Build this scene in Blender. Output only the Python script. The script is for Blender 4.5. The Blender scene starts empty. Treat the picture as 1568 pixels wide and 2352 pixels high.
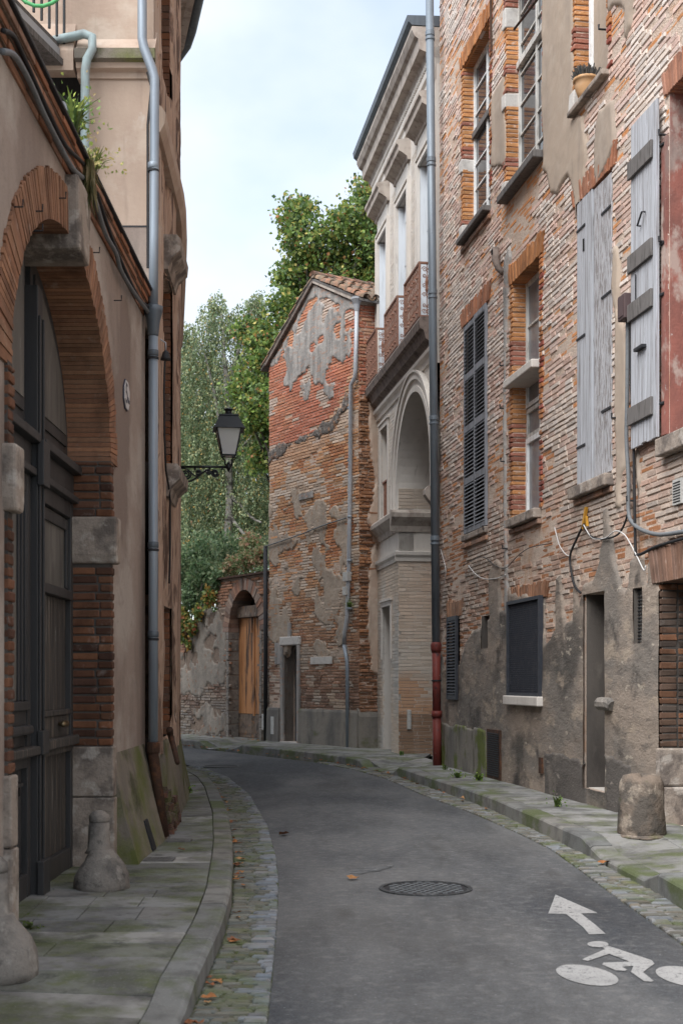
import bpy, math, random
import numpy as np
from mathutils import Vector, Matrix
rnd = random.Random(7)
nrs = np.random.RandomState(11)
SC = bpy.context.scene
COL = SC.collection

# ------------------------------------------------------------------ camera
F, CX, HY, CH = 3000.0, 784.0, 1565.0, 1.55      # focal length, centre, horizon (pixels of a 1568x2352 picture), eye height in m
cam = bpy.data.cameras.new("camera")
cam.sensor_fit = 'VERTICAL'; cam.sensor_height = 36.0
cam.lens = F / 2352 * 36
cam.shift_y = (HY - 1176) / 2352
cam.clip_start = 0.1; cam.clip_end = 2000
cam.dof.use_dof = True; cam.dof.focus_distance = 18.0; cam.dof.aperture_fstop = 5.0
camo = bpy.data.objects.new("camera", cam); COL.objects.link(camo)
camo.location = (0, 0, CH); camo.rotation_euler = (math.pi/2, 0, 0)
SC.camera = camo
# ------------------------------------------------------------------ sky
SUN_EL, SUN_AZ = math.radians(50), math.radians(218)    # azimuth clockwise from +Y
wd = bpy.data.worlds.new("World"); SC.world = wd; wd.use_nodes = True
nt = wd.node_tree; nt.nodes.clear()
out = nt.nodes.new('ShaderNodeOutputWorld')
sky = nt.nodes.new('ShaderNodeTexSky'); sky.sky_type = 'NISHITA'; sky.sun_disc = False
sky.sun_elevation = SUN_EL; sky.sun_rotation = SUN_AZ; sky.air_density = 1.0; sky.dust_density = 2.0
b1 = nt.nodes.new('ShaderNodeBackground'); b1.inputs[1].default_value = 0.09
nt.links.new(sky.outputs[0], b1.inputs[0])
b2 = nt.nodes.new('ShaderNodeBackground'); b2.inputs[0].default_value = (0.875, 0.935, 1.0, 1); b2.inputs[1].default_value = 0.355
tc = nt.nodes.new('ShaderNodeTexCoord'); mp = nt.nodes.new('ShaderNodeMapping'); mp.inputs['Scale'].default_value = (2.2, 2.2, 3.6)
mp.inputs['Location'].default_value = (0.35, 0.1, 0.15)
nz = nt.nodes.new('ShaderNodeTexNoise'); nz.inputs['Scale'].default_value = 1.6; nz.inputs['Detail'].default_value = 5; nz.inputs['Roughness'].default_value = 0.5
rp = nt.nodes.new('ShaderNodeValToRGB'); rp.color_ramp.elements[0].position = 0.36; rp.color_ramp.elements[0].color = (0.5, 0.5, 0.5, 1)
rp.color_ramp.elements[1].position = 0.60; rp.color_ramp.elements[1].color = (0.98, 0.98, 0.98, 1)
mx = nt.nodes.new('ShaderNodeMixShader')
nt.links.new(tc.outputs['Generated'], mp.inputs[0]); nt.links.new(mp.outputs[0], nz.inputs[0]); nt.links.new(nz.outputs[0], rp.inputs[0])
nt.links.new(rp.outputs[0], mx.inputs[0]); nt.links.new(b1.outputs[0], mx.inputs[1]); nt.links.new(b2.outputs[0], mx.inputs[2])
nt.links.new(mx.outputs[0], out.inputs[0])
# ------------------------------------------------------------------ sun behind thin cloud
sl = bpy.data.lights.new("sun", 'SUN'); sl.energy = 1.5; sl.angle = math.radians(50); sl.color = (1, 0.985, 0.97)
so = bpy.data.objects.new("sun", sl); COL.objects.link(so)
sd = Vector((math.sin(SUN_AZ)*math.cos(SUN_EL), math.cos(SUN_AZ)*math.cos(SUN_EL), math.sin(SUN_EL)))
so.rotation_euler = sd.to_track_quat('Z', 'Y').to_euler(); so.location = (0, -5, 30)
# ------------------------------------------------------------------ exposure
vs = SC.view_settings
vs.view_transform = 'Standard'; vs.look = 'None'; vs.exposure = 1.78; vs.gamma = 1.0; vs.use_curve_mapping = False
SC.cycles.use_denoising = True
SC.cycles.max_bounces = 6; SC.cycles.diffuse_bounces = 4; SC.cycles.transparent_max_bounces = 8

# ================================================================== helpers
ORG = {}
def root(name, label, cat, loc, group=None):
    o = bpy.data.objects.new(name, None); COL.objects.link(o)
    o.empty_display_size = 0.2
    o.location = loc; ORG[o] = Vector(loc)
    o['label'] = label; o['category'] = cat
    if group: o['group'] = group
    return o
def tag(o, label, cat, group=None):
    o['label'] = label; o['category'] = cat
    if group: o['group'] = group
    return o
def sroot(name, loc=(0, 0, 0)):
    o = bpy.data.objects.new(name, None); COL.objects.link(o); o.location = loc; ORG[o] = Vector(loc); o['kind'] = 'structure'
    return o
def link_mesh(name, V, Fc, mat, parent=None, smooth=False, cols=None, kind=None, bevel=0, origin=None):
    """one mesh object; V in world coordinates, origin moved to the middle of the base"""
    V = np.asarray(V, dtype=np.float64)
    if origin is None:
        lo = V.min(0); hi = V.max(0); c = Vector(((lo[0]+hi[0])/2, (lo[1]+hi[1])/2, lo[2]))
    else: c = Vector(origin)
    me = bpy.data.meshes.new(name)
    me.from_pydata((V - np.array(c)).tolist(), [], Fc)
    if cols is not None:
        a = me.color_attributes.new("Col", 'FLOAT_COLOR', 'POINT')
        cc = np.ones((len(V), 4), dtype=np.float32); cc[:, :3] = np.asarray(cols)
        a.data.foreach_set('color', cc.ravel())
    if smooth: me.polygons.foreach_set('use_smooth', [True]*len(me.polygons))
    if mat: me.materials.append(mat)
    me.update()
    o = bpy.data.objects.new(name, me); COL.objects.link(o)
    if parent is not None:
        o.parent = parent; o.location = c - ORG[parent]
    else: o.location = c
    ORG[o] = c
    if kind: o['kind'] = kind
    if bevel:
        m = o.modifiers.new('bevel', 'BEVEL'); m.width = bevel; m.segments = 2; m.limit_method = 'ANGLE'
    return o
class MB:
    def __init__(s): s.V = []; s.F = []; s.C = []
    def add(s, vs, fs, col=None):
        b = len(s.V); s.V.extend([tuple(v) for v in vs]); s.F.extend([tuple(b+i for i in f) for f in fs])
        if col is not None: s.C.extend([col]*len(vs))
    def hexa(s, c, col=None):       # 8 corners: 0-3 one ring, 4-7 the other ring
        s.add(c, [(3,2,1,0),(4,5,6,7),(0,1,5,4),(1,2,6,5),(2,3,7,6),(3,0,4,7)], col)
    def box(s, x0,x1,y0,y1,z0,z1, col=None):
        s.hexa([(x0,y0,z0),(x1,y0,z0),(x1,y1,z0),(x0,y1,z0),(x0,y0,z1),(x1,y0,z1),(x1,y1,z1),(x0,y1,z1)], col)
    def wbox(s, W, s0,s1,h0,h1,d0,d1, col=None):
        s.hexa([W.at(a,h,d) for d in (d0,d1) for a,h in ((s0,h0),(s1,h0),(s1,h1),(s0,h1))], col)
    def wprism(s, W, poly, d0, d1, col=None):
        n = len(poly)
        vs = [W.at(a,h,d0) for a,h in poly] + [W.at(a,h,d1) for a,h in poly]
        s.add(vs, [tuple(range(n-1,-1,-1)), tuple(range(n,2*n))] + [(i,(i+1)%n,n+(i+1)%n,n+i) for i in range(n)], col)
    def wprofile(s, W, s0, s1, prof):          # moulding: profile list of (d,h), swept from s0 to s1
        n = len(prof)
        vs = [W.at(s0,h,d) for d,h in prof] + [W.at(s1,h,d) for d,h in prof]
        s.add(vs, [tuple(range(n)), tuple(range(2*n-1,n-1,-1))] + [(i,n+i,n+(i+1)%n,(i+1)%n) for i in range(n)])
    def tube(s, pts, r, n=8, cap=True):
        pts = [Vector(p) for p in pts]; m = len(pts)
        rs = r if isinstance(r, (list, tuple)) else [r]*m
        b = len(s.V); up = None
        for i in range(m):
            t = (pts[min(i+1,m-1)] - pts[max(i-1,0)])
            if t.length < 1e-9: t = Vector((0,0,1))
            t.normalize()
            if up is None:
                up = Vector((1,0,0)) if abs(t.x) < .8 else Vector((0,1,0))
            up = (up - t*up.dot(t)).normalized(); v = t.cross(up)
            for k in range(n):
                a = 2*math.pi*k/n
                s.V.append(tuple(pts[i] + up*(rs[i]*math.cos(a)) + v*(rs[i]*math.sin(a))))
        for i in range(m-1):
            for k in range(n):
                s.F.append((b+i*n+k, b+i*n+(k+1)%n, b+(i+1)*n+(k+1)%n, b+(i+1)*n+k))
        if cap:
            s.F.append(tuple(b+k for k in range(n-1,-1,-1))); s.F.append(tuple(b+(m-1)*n+k for k in range(n)))
    def lathe(s, c, prof, n=16, jit=0, rs=None):   # prof: (r,z)
        b = len(s.V); c = Vector(c)
        for i,(r,z) in enumerate(prof):
            for k in range(n):
                a = 2*math.pi*k/n; q = r*(1+(rs.uniform(-jit,jit) if rs else 0))
                s.V.append((c.x+q*math.cos(a), c.y+q*math.sin(a), c.z+z))
        m = len(prof)
        for i in range(m-1):
            for k in range(n):
                s.F.append((b+i*n+k, b+i*n+(k+1)%n, b+(i+1)*n+(k+1)%n, b+(i+1)*n+k))
        s.F.append(tuple(b+k for k in range(n-1,-1,-1))); s.F.append(tuple(b+(m-1)*n+k for k in range(n)))
    def build(s, name, mat, parent=None, **k):
        return link_mesh(name, s.V, s.F, mat, parent, cols=(s.C if len(s.C) == len(s.V) and s.C else None), **k)
def part_box(name, mat, parent, W, s0,s1,h0,h1,d0,d1, **k):
    m = MB(); m.wbox(W,s0,s1,h0,h1,d0,d1); return m.build(name, mat, parent, **k)
def pix(px, py, y):          # point seen at a picture position, at depth y
    return Vector(((px-CX)/F*y, y, CH+(HY-py)/F*y))
class Wall:
    """upright plane through two plan points; s runs from p0 to p1, d outwards to the street"""
    def __init__(self, p0, p1):
        self.p0 = Vector(p0); e = Vector(p1)-self.p0; self.L = e.length; self.e = e.normalized()
        n = Vector((-self.e.y, self.e.x))
        if n.dot(-self.p0) < 0: n = -n
        self.n = n
    def at(self, s, h, d=0.0):
        p = self.p0 + self.e*s + self.n*d
        return (p.x, p.y, h)
    def sh(self, px, py, d=0.0):
        u = (px-CX)/F; q = self.p0 + self.n*d
        s = (u*q.y - q.x)/(self.e.x - u*self.e.y)
        y = q.y + s*self.e.y
        return s, CH+(HY-py)/F*y
    def S(self, px): return self.sh(px, HY)[0]
    def polar(self, poly): return [self.sh(*p) for p in poly]
def sub(W, s, h, d=0): return Vector(W.at(s,h,d))
# ---------------------------------------------------------------- numpy noise
_perm = nrs.rand(512, 512)
def vnoise(x, y):
    xi = np.floor(x).astype(int); yi = np.floor(y).astype(int); fx = x-xi; fy = y-yi
    fx = fx*fx*(3-2*fx); fy = fy*fy*(3-2*fy)
    g = lambda a,b: _perm[a & 511, b & 511]
    return (g(xi,yi)*(1-fx)+g(xi+1,yi)*fx)*(1-fy) + (g(xi,yi+1)*(1-fx)+g(xi+1,yi+1)*fx)*fy
def fbm(x, y, o=4):
    x = np.asarray(x, float); y = np.asarray(y, float); v = 0; a = .5; t = 0
    for i in range(o):
        v = v+a*vnoise(x*2**i+17.3*i, y*2**i+9.1*i); t += a; a *= .5
    return v/t
def psdf(X, Y, poly):       # signed distance to polygon, positive inside
    d = np.full(X.shape, 1e9); ins = np.zeros(X.shape, bool); n = len(poly)
    for i in range(n):
        ax, ay = poly[i]; bx, by = poly[(i+1) % n]
        ex, ey = bx-ax, by-ay; wx, wy = X-ax, Y-ay
        t = np.clip((wx*ex+wy*ey)/(ex*ex+ey*ey+1e-12), 0, 1)
        d = np.minimum(d, (wx-ex*t)**2+(wy-ey*t)**2)
        c = ((ay > Y) != (by > Y)) & (X < (bx-ax)*(Y-ay)/((by-ay) if abs(by-ay) > 1e-12 else 1e-12)+ax)
        ins ^= c
    d = np.sqrt(d)
    return np.where(ins, d, -d)
# ================================================================== materials
def surf(name, base, layers=(), rough=0.85, bump=None, attr=False, metal=0.0, spec=0.3, transl=0.0):
    """base colour + noise layers: (colour, scale xyz, lo, hi, amount [, detail]) mixed on top; bump = [(scale, strength, metres)]"""
    m = bpy.data.materials.new(name); m.use_nodes = True
    t = m.node_tree; N = t.nodes; L = t.links
    bs = N['Principled BSDF']; bs.inputs['Roughness'].default_value = rough; bs.inputs['Metallic'].default_value = metal
    bs.inputs['Specular IOR Level'].default_value = spec
    geo = N.new('ShaderNodeNewGeometry')
    def nz(scale, detail=5, off=0.0, rg=0.6):
        if not isinstance(scale, (tuple, list)): scale = (scale,)*3
        vm = N.new('ShaderNodeMapping'); vm.inputs['Scale'].default_value = scale; vm.inputs['Location'].default_value = (off, off*1.7, off*.6)
        L.new(geo.outputs['Position'], vm.inputs[0])
        n = N.new('ShaderNodeTexNoise'); n.inputs['Scale'].default_value = 1.0; n.inputs['Detail'].default_value = detail; n.inputs['Roughness'].default_value = rg
        L.new(vm.outputs[0], n.inputs[0]); return n.outputs[0]
    if attr:
        a = N.new('ShaderNodeAttribute'); a.attribute_name = 'Col'; cur = a.outputs['Color']
    else:
        r = N.new('ShaderNodeRGB'); r.outputs[0].default_value = (*base, 1); cur = r.outputs[0]
    for i, ly in enumerate(layers):
        c, sc, lo, hi, amt = ly[:5]; det = ly[5] if len(ly) > 5 else 5
        n = nz(sc, det, 3.7*i+1)
        mr = N.new('ShaderNodeMapRange'); mr.inputs[1].default_value = lo; mr.inputs[2].default_value = hi; mr.inputs[4].default_value = amt
        L.new(n, mr.inputs[0])
        mixn = N.new('ShaderNodeMix'); mixn.data_type = 'RGBA'
        if c == 'dark': mixn.blend_type = 'MULTIPLY'; cc = (0.35, 0.33, 0.32)
        elif c == 'light': mixn.blend_type = 'SCREEN'; cc = (0.30, 0.29, 0.27)
        else: cc = c
        L.new(mr.outputs[0], mixn.inputs['Factor']); L.new(cur, mixn.inputs[6]); mixn.inputs[7].default_value = (*cc, 1)
        cur = mixn.outputs[2]
    L.new(cur, bs.inputs['Base Color'])
    if bump:
        prev = None
        for i, (sc, st, dist) in enumerate(bump):
            b = N.new('ShaderNodeBump'); b.inputs['Strength'].default_value = st; b.inputs['Distance'].default_value = dist
            L.new(nz(sc, 4, 11+i), b.inputs['Height'])
            if prev: L.new(prev, b.inputs['Normal'])
            prev = b.outputs[0]
        L.new(prev, bs.inputs['Normal'])
    if transl:
        tr = N.new('ShaderNodeBsdfTranslucent'); L.new(cur, tr.inputs[0])
        mx = N.new('ShaderNodeMixShader'); mx.inputs[0].default_value = transl
        L.new(bs.outputs[0], mx.inputs[1]); L.new(tr.outputs[0], mx.inputs[2]); L.new(mx.outputs[0], N['Material Output'].inputs[0])
    return m
M = {}
M['asphalt'] = surf('asphalt', (0.058,0.063,0.071), [((0.115,0.124,0.138), 75, .53, .68, .85, 3), ((0.028,0.03,0.034), 55, .53, .68, .8, 3), ('light', 13, .5, .75, .25), ('dark', 9, .52, .75, .35), ('light', (.6,.22,1), .42, .66, .30), ('dark', (1.1,.3,1), .5, .68, .45), ((0.06,0.058,0.055),(2.5,.6,1),.58,.7,.5), ((.32,.33,.34), 38, .70, .74, .55, 2)], rough=.8, bump=[(75,.8,.008),(1.2,.2,.02)])
M['ground'] = surf('ground', (0.10,0.095,0.085), [('dark', 3, .4, .7, .5)], bump=[(40,.4,.01)])
M['slab'] = surf('slab', (0.2,0.2,0.195), [((.085,.083,.08),(2.2,2.2,3),.45,.62,.7),((.09,.11,.035),(1.6,1.6,2),.48,.62,.75),((.05,.05,.048),(5,5,5),.56,.66,.6),((.30,.30,.29),60,.55,.8,.45,2),('dark',14,.5,.8,.4),((.13,.15,.05),9,.56,.7,.5)], attr=True, rough=.85, bump=[(90,.35,.004),(9,.3,.01)])
M['kerb'] = surf('kerb', (0.22,0.22,0.215), [((.085,.083,.08),4,.44,.64,.7),((.085,.11,.03),(1.4,1.4,2.8),.47,.6,.8),((.36,.36,.35),80,.55,.8,.4,2)], attr=True, rough=.85, bump=[(80,.4,.005),(8,.4,.012)])
M['sett'] = surf('sett', (0.2,0.2,0.2), [((.10,.125,.035),(2.4,2.4,2),.5,.64,.75),('dark',22,.5,.8,.4),((.32,.33,.34),90,.58,.8,.4,2)], attr=True, rough=.7, bump=[(70,.4,.006)])
M['moss_mortar'] = surf('moss_mortar', (0.115,0.12,0.085), [((.07,.095,.022),6,.42,.6,.8),((.05,.045,.035),20,.5,.7,.7)], rough=.95, bump=[(50,.6,.01)])
M['paint'] = surf('paint', (0.40,0.40,0.395), [((.12,.125,.13),70,.55,.66,.75,3),((.28,.28,.28),5,.45,.7,.7),((.09,.092,.097),22,.60,.66,.8)], rough=.7, bump=[(150,.3,.003)])
M['iron'] = surf('iron', (0.035,0.036,0.04), [((.12,.06,.03),12,.6,.75,.5),((.12,.12,.12),60,.6,.8,.3)], rough=.6, metal=.3, bump=[(60,.2,.002)])
M['cover_iron'] = surf('cover_iron', (0.07,0.075,0.08), [('light',30,.5,.8,.3)], rough=.5, metal=.5)
M['grate'] = surf('grate', (0.17,0.165,0.16), [('dark',30,.45,.7,.6)], rough=.6, metal=.2)
M['black_iron'] = surf('black_iron', (0.012,0.016,0.02), [((.05,.05,.05),20,.6,.8,.4)], rough=.4, spec=.5)
M['brick'] = surf('brick', (.4,.17,.08), [((.67,.58,.51),(13,13,22),.56,.68,.5),('dark',(20,20,26),.55,.75,.45),('dark',(1.6,1.6,.7),.58,.74,.3),('light',70,.55,.8,.3,2)], attr=True, rough=.92, bump=[(55,.7,.012),(220,.4,.003)])
M['brick_clean'] = surf('brick_clean', (.4,.17,.08), [('dark',(4,4,3),.45,.7,.75),('light',(9,9,9),.6,.75,.4),('dark',40,.5,.8,.4)], attr=True, rough=.8, bump=[(60,.4,.005)])
M['painted_brick'] = surf('painted_brick', (.5,.4,.32), [('dark',(3,3,.8),.55,.75,.35),('light',(5,5,2),.5,.75,.4),('dark',50,.55,.8,.35)], attr=True, rough=.9, bump=[(70,.4,.004)])
M['mortar'] = surf('mortar', (0.59,0.48,0.40), [((.46,.23,.11),(3,3,3),.5,.7,.7),((.34,.25,.18),18,.5,.75,.6),((.55,.48,.4),7,.55,.75,.7)], rough=.95, bump=[(45,.9,.02)])
M['mortar_dark'] = surf('mortar_dark', (0.24,0.18,0.14), [((.12,.09,.07),12,.45,.7,.8),((.36,.3,.24),5,.55,.75,.6)], rough=.95, bump=[(45,.8,.015)])
M['plaster_beige'] = surf('plaster_beige', (0.42,0.34,0.27), [((.30,.25,.21),(1.5,1.5,.5),.45,.72,.8),((.49,.42,.35),4,.5,.75,.6),((.22,.19,.17),(7,7,1.1),.6,.8,.55)], rough=.92, bump=[(9,.25,.02),(110,.3,.003)])
M['soot_shade'] = surf('soot_shade', (0.10,0.088,0.078), [((.05,.045,.042),(2,2,1),.45,.65,.8),((.17,.15,.13),(5,5,2),.58,.7,.5)], rough=.93, bump=[(30,.4,.01)])  # soot on the entrance jamb; in recesses, shade put into the colour
M['plaster_base'] = surf('plaster_base', (0.31,0.255,0.21), [((.185,.168,.15),(.7,.55,1.1),.44,.6,.85),((.065,.06,.055),(.9,.6,.8),.53,.63,.75),((.40,.33,.26),(2,1.5,3.0),.56,.64,.75),((.045,.04,.038),(2.5,1.4,1.3),.58,.66,.75),((.50,.44,.36),(7,4.5,12),.63,.67,.7),((.12,.105,.095),(5,3,9),.58,.66,.6),('dark',(60,35,70),.5,.8,.5)], rough=.93, bump=[((5,3,7),.5,.04),((28,18,45),.6,.012),(120,.4,.004)])
M['dado'] = surf('dado', (0.25,0.23,0.2), [((.13,.125,.12),(1.4,1.4,.6),.42,.62,.85),((.06,.06,.06),(3,3,1),.55,.7,.7),((.085,.11,.02),(1.1,1.1,1.6),.57,.68,.85),('dark',50,.5,.8,.4)], rough=.93, bump=[(8,.4,.03),(60,.5,.008)])
M['moss_dado'] = surf('moss_dado', (0.24,0.21,0.17), [((.14,.125,.11),(2,2,.8),.45,.65,.8),((.125,.145,.035),(1.2,.9,1.3),.45,.60,.88),((.05,.055,.02),(2.5,1.6,2.2),.54,.66,.75),((.2,.22,.06),(6,4,3),.56,.7,.5),('dark',50,.5,.8,.4)], rough=.95, bump=[(8,.4,.03),(70,.5,.008)])
M['dado_moss'] = surf('dado_moss', (0.25,0.23,0.2), [((.13,.125,.12),(1.4,1.4,.6),.42,.62,.85),((.12,.15,.025),(1.5,1.5,1.5),.5,.58,.9),((.045,.05,.018),(7,7,1.8),.54,.7,.7),('dark',50,.5,.8,.4)], rough=.95, bump=[(8,.4,.03),(60,.5,.008)])
M['render_beige'] = surf('render_beige', (0.42,0.345,0.275), [((.28,.235,.195),(1.5,1.5,.8),.44,.62,.7),((.5,.43,.36),(4,4,3),.55,.7,.6),((.36,.19,.10),(9,9,7),.58,.66,.6),('dark',40,.5,.8,.4)], rough=.94, bump=[(10,.6,.03)])
M['render_old'] = surf('render_old', (0.30,0.265,0.225), [((.17,.15,.13),(1.5,1.5,.8),.44,.62,.8),((.4,.35,.3),(3,3,2),.55,.7,.6),((.28,.14,.08),(8,8,6),.58,.66,.7),('dark',40,.5,.8,.5)], rough=.94, bump=[(10,.6,.03)])
M['plaster_brown'] = surf('plaster_brown', (0.35,0.285,0.245), [((.22,.17,.145),(1,.9,.3),.45,.6,.8),((.47,.42,.375),(1,.7,1.0),.48,.60,.75),((.13,.105,.09),(2,1.1,.5),.57,.68,.6),((.15,.115,.095),(3,1.6,.35),.56,.74,.5),((.2,.17,.15),(9,5,7),.55,.75,.4),('dark',(90,50,90),.5,.8,.3)], rough=.92, bump=[((12,8,14),.3,.012),(90,.4,.004)])
M['plaster_pink'] = surf('plaster_pink', (0.48,0.37,0.295), [((.36,.26,.205),(1.7,1.7,.6),.45,.7,.75),((.56,.47,.39),(2.2,2.2,2.2),.52,.66,.7),((.6,.57,.53),(4,4,3),.62,.72,.5),((.25,.18,.145),(7,7,.7),.6,.75,.45)], rough=.92, bump=[(25,.35,.012),(120,.3,.003)])
M['plaster_red'] = surf('plaster_red', (0.30,0.12,0.095), [((.15,.075,.065),(2,2,1.2),.45,.62,.8),((.42,.34,.30),(3,3,2),.53,.6,.85),((.25,.2,.18),(2,2,1),.56,.66,.8),((.5,.47,.44),9,.66,.72,.7)], rough=.9, bump=[(30,.5,.012)])
M['flake'] = surf('flake', (0.46,0.325,0.245), [((.10,.06,.045),(9,5,1.3),.52,.57,.9),((.34,.23,.17),(5,5,1),.48,.65,.6),((.56,.46,.38),(14,14,2.2),.58,.66,.6),((.05,.04,.035),(20,20,2.2),.60,.66,.8)], rough=.93, bump=[((12,12,2),1,.05),(70,.5,.008)])
M['grey_plaster'] = surf('grey_plaster', (0.38,0.36,0.34), [((.19,.185,.18),(7,7,1),.44,.64,.85),((.45,.25,.17),(5,5,14),.55,.64,.6),((.5,.47,.44),5,.55,.75,.6),((.1,.1,.1),(14,14,2),.6,.74,.7)], rough=.95, bump=[(20,.6,.02),(90,.4,.005)])
M['black_crust'] = surf('black_crust', (0.13,0.115,0.105), [((.36,.33,.3),12,.5,.64,.8),((.36,.19,.11),7,.54,.64,.75)], rough=.95, bump=[(25,.9,.03)])
M['plaster_dark'] = surf('plaster_dark', (0.125,0.112,0.102), [((.06,.055,.052),(.9,.6,.8),.45,.62,.85),((.24,.21,.18),(2,1.4,2.5),.56,.66,.7),((.4,.35,.3),(7,4.5,10),.64,.68,.6),('dark',(60,35,70),.5,.8,.5)], rough=.93, bump=[((5,3,7),.5,.04),((28,18,45),.6,.012)])
M['worn'] = surf('worn', (0.13,0.135,0.14), [((.26,.27,.28),(14,20,10),.52,.62,.8),((.05,.05,.05),(9,16,9),.5,.62,.8)], rough=.8, bump=[(25,.8,.02)])
M['stone_pale'] = surf('stone_pale', (0.64,0.605,0.56), [((.50,.46,.42),(3,3,1.2),.45,.7,.7),((.25,.215,.19),(9,9,2),.6,.75,.5),('dark',70,.55,.8,.3)], rough=.88, bump=[(60,.3,.005)])
M['stone_white'] = surf('stone_white', (0.58,0.56,0.53), [((.4,.38,.36),8,.5,.7,.7),('dark',60,.55,.8,.4)], rough=.9, bump=[(50,.5,.008)])
M['cornice_stone'] = surf('cornice_stone', (0.45,0.40,0.355), [((.22,.18,.155),(5,5,5),.45,.66,.75),((.48,.43,.38),3,.55,.75,.6),((.09,.075,.068),(14,14,3),.58,.72,.6)], rough=.9, bump=[(50,.3,.006)])
M['cornice_dark'] = surf('cornice_dark', (0.20,0.16,0.14), [((.06,.05,.045),(8,8,8),.45,.65,.8),((.28,.23,.2),6,.58,.72,.6)], rough=.92, bump=[(40,.4,.008)])
M['old_stone'] = surf('old_stone', (0.34,0.285,0.24), [((.14,.118,.105),4,.46,.6,.85),((.50,.45,.40),7,.54,.64,.75),((.06,.055,.05),(7,7,4),.6,.72,.6),('dark',80,.5,.8,.4)], rough=.92, bump=[(12,.5,.03),(70,.6,.008)])
M['guard'] = surf('guard', (0.25,0.225,0.2), [((.09,.085,.08),4,.48,.66,.8),((.4,.37,.33),14,.56,.7,.6),((.05,.048,.045),8,.6,.7,.8),('dark',80,.5,.8,.4)], rough=.9, bump=[(10,.5,.03),(80,.6,.006)])
M['bollard'] = surf('bollard', (0.21,0.165,0.13), [((.10,.09,.08),(3.5,3.5,3),.46,.6,.85),((.38,.32,.26),(5,5,5),.56,.64,.75),((.045,.042,.04),(4,4,3),.58,.66,.8),((.10,.12,.035),(3,3,4),.56,.68,.6),('dark',70,.5,.8,.5)], rough=.93, bump=[(9,.7,.04),(60,.7,.01)])
M['door_black'] = surf('door_black', (0.046,0.045,0.046), [((.055,.052,.05),(5,5,.8),.5,.75,.6),((.012,.012,.012),(9,9,1.2),.5,.7,.6)], rough=.55, spec=.35, bump=[((60,60,4),.25,.003)])
M['door_worn'] = surf('door_worn', (0.06,0.056,0.053), [((.16,.135,.11),(26,26,1.0),.53,.63,.75),((.32,.31,.3),(45,45,2.2),.64,.69,.8),((.012,.011,.011),(18,18,1),.55,.7,.7)], rough=.7, spec=.25, bump=[((50,50,4),.5,.004)])
M['door_panel'] = surf('door_panel', (0.12,0.115,0.105), [((.22,.205,.185),(7,7,1.5),.5,.7,.7),((.04,.04,.04),(12,12,2),.5,.72,.7),((.3,.3,.28),(30,30,5),.66,.7,.6)], rough=.6, spec=.35, bump=[((60,60,5),.3,.003)])
M['brass'] = surf('brass', (0.22,0.17,0.10), [('dark',20,.45,.7,.6)], rough=.4, metal=.8)
M['zinc'] = surf('zinc', (0.29,0.335,0.385), [((.19,.22,.26),(10,10,1.2),.45,.7,.7),((.36,.38,.4),(4,4,2),.55,.75,.5)], rough=.5, metal=.35, bump=[(30,.15,.004)])
M['zinc_light'] = surf('zinc_light', (0.43,0.45,0.48), [((.28,.3,.34),(9,9,1),.45,.7,.7)], rough=.55, metal=.25)
M['zinc_dark'] = surf('zinc_dark', (0.115,0.135,0.155), [((.07,.075,.085),(10,10,1.2),.45,.7,.7),((.2,.22,.24),(8,8,2),.6,.75,.5)], rough=.5, metal=.3, bump=[(30,.15,.004)])
M['zinc_mid'] = surf('zinc_mid', (0.19,0.225,0.26), [((.12,.14,.165),(10,10,1.2),.45,.7,.7),((.27,.29,.31),(8,8,2),.6,.75,.5)], rough=.5, metal=.25)
M['pvc'] = surf('pvc', (0.33,0.42,0.43), [((.25,.25,.25),(6,6,3),.48,.66,.7)], rough=.5)
M['rust'] = surf('rust', (0.055,0.03,0.02), [((.14,.06,.03),14,.5,.7,.8)], rough=.85, bump=[(50,.5,.006)])
M['rust_rail'] = surf('rust_rail', (0.27,0.145,0.105), [((.13,.065,.05),18,.5,.7,.7),((.33,.24,.2),30,.6,.75,.5)], rough=.85)
M['red_pipe'] = surf('red_pipe', (0.17,0.035,0.028), [((.03,.025,.03),(5,5,3),.56,.62,.9),((.09,.03,.025),(9,9,3),.45,.7,.6),((.5,.48,.46),40,.70,.73,.8)], rough=.6, bump=[(30,.2,.004)])
M['wood_grey'] = surf('wood_grey', (0.44,0.455,0.49), [((.19,.18,.18),(30,30,1.3),.46,.66,.85),((.56,.59,.63),(50,50,2.6),.56,.7,.6),((.11,.09,.075),(40,40,3.5),.63,.7,.7)], rough=.85, bump=[((60,60,3),.6,.004)])
M['wood_peel'] = surf('wood_peel', (0.42,0.42,0.44), [((.17,.15,.14),(40,40,5),.49,.56,.8),((.52,.54,.58),(60,60,9),.56,.62,.7),((.2,.14,.1),(70,70,9),.6,.66,.7)], rough=.85, bump=[((60,60,6),.8,.005)])
M['wood_dark'] = surf('wood_dark', (0.15,0.14,0.135), [((.07,.063,.06),(25,25,4),.48,.66,.8),((.24,.23,.22),(50,50,5),.58,.7,.6)], rough=.85, bump=[((60,60,6),.6,.004)])
M['louvre'] = surf('louvre', (0.24,0.25,0.275), [((.09,.09,.095),(20,20,2),.48,.68,.8),((.26,.27,.29),(30,30,4),.58,.7,.6)], rough=.75)
M['navy'] = surf('navy', (0.028,0.032,0.042), [((.06,.06,.065),10,.5,.7,.6)], rough=.6, spec=.4)
M['mesh_panel'] = surf('mesh_panel', (0.055,0.05,0.058), [((.025,.024,.03),(2,2,1.2),.45,.65,.8)], rough=.7)
M['white_frame'] = surf('white_frame', (0.82,0.83,0.83), [((.36,.34,.31),(20,20,4),.52,.68,.7),((.2,.17,.14),(40,40,6),.63,.7,.6)], rough=.75, bump=[(60,.3,.003)])
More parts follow.
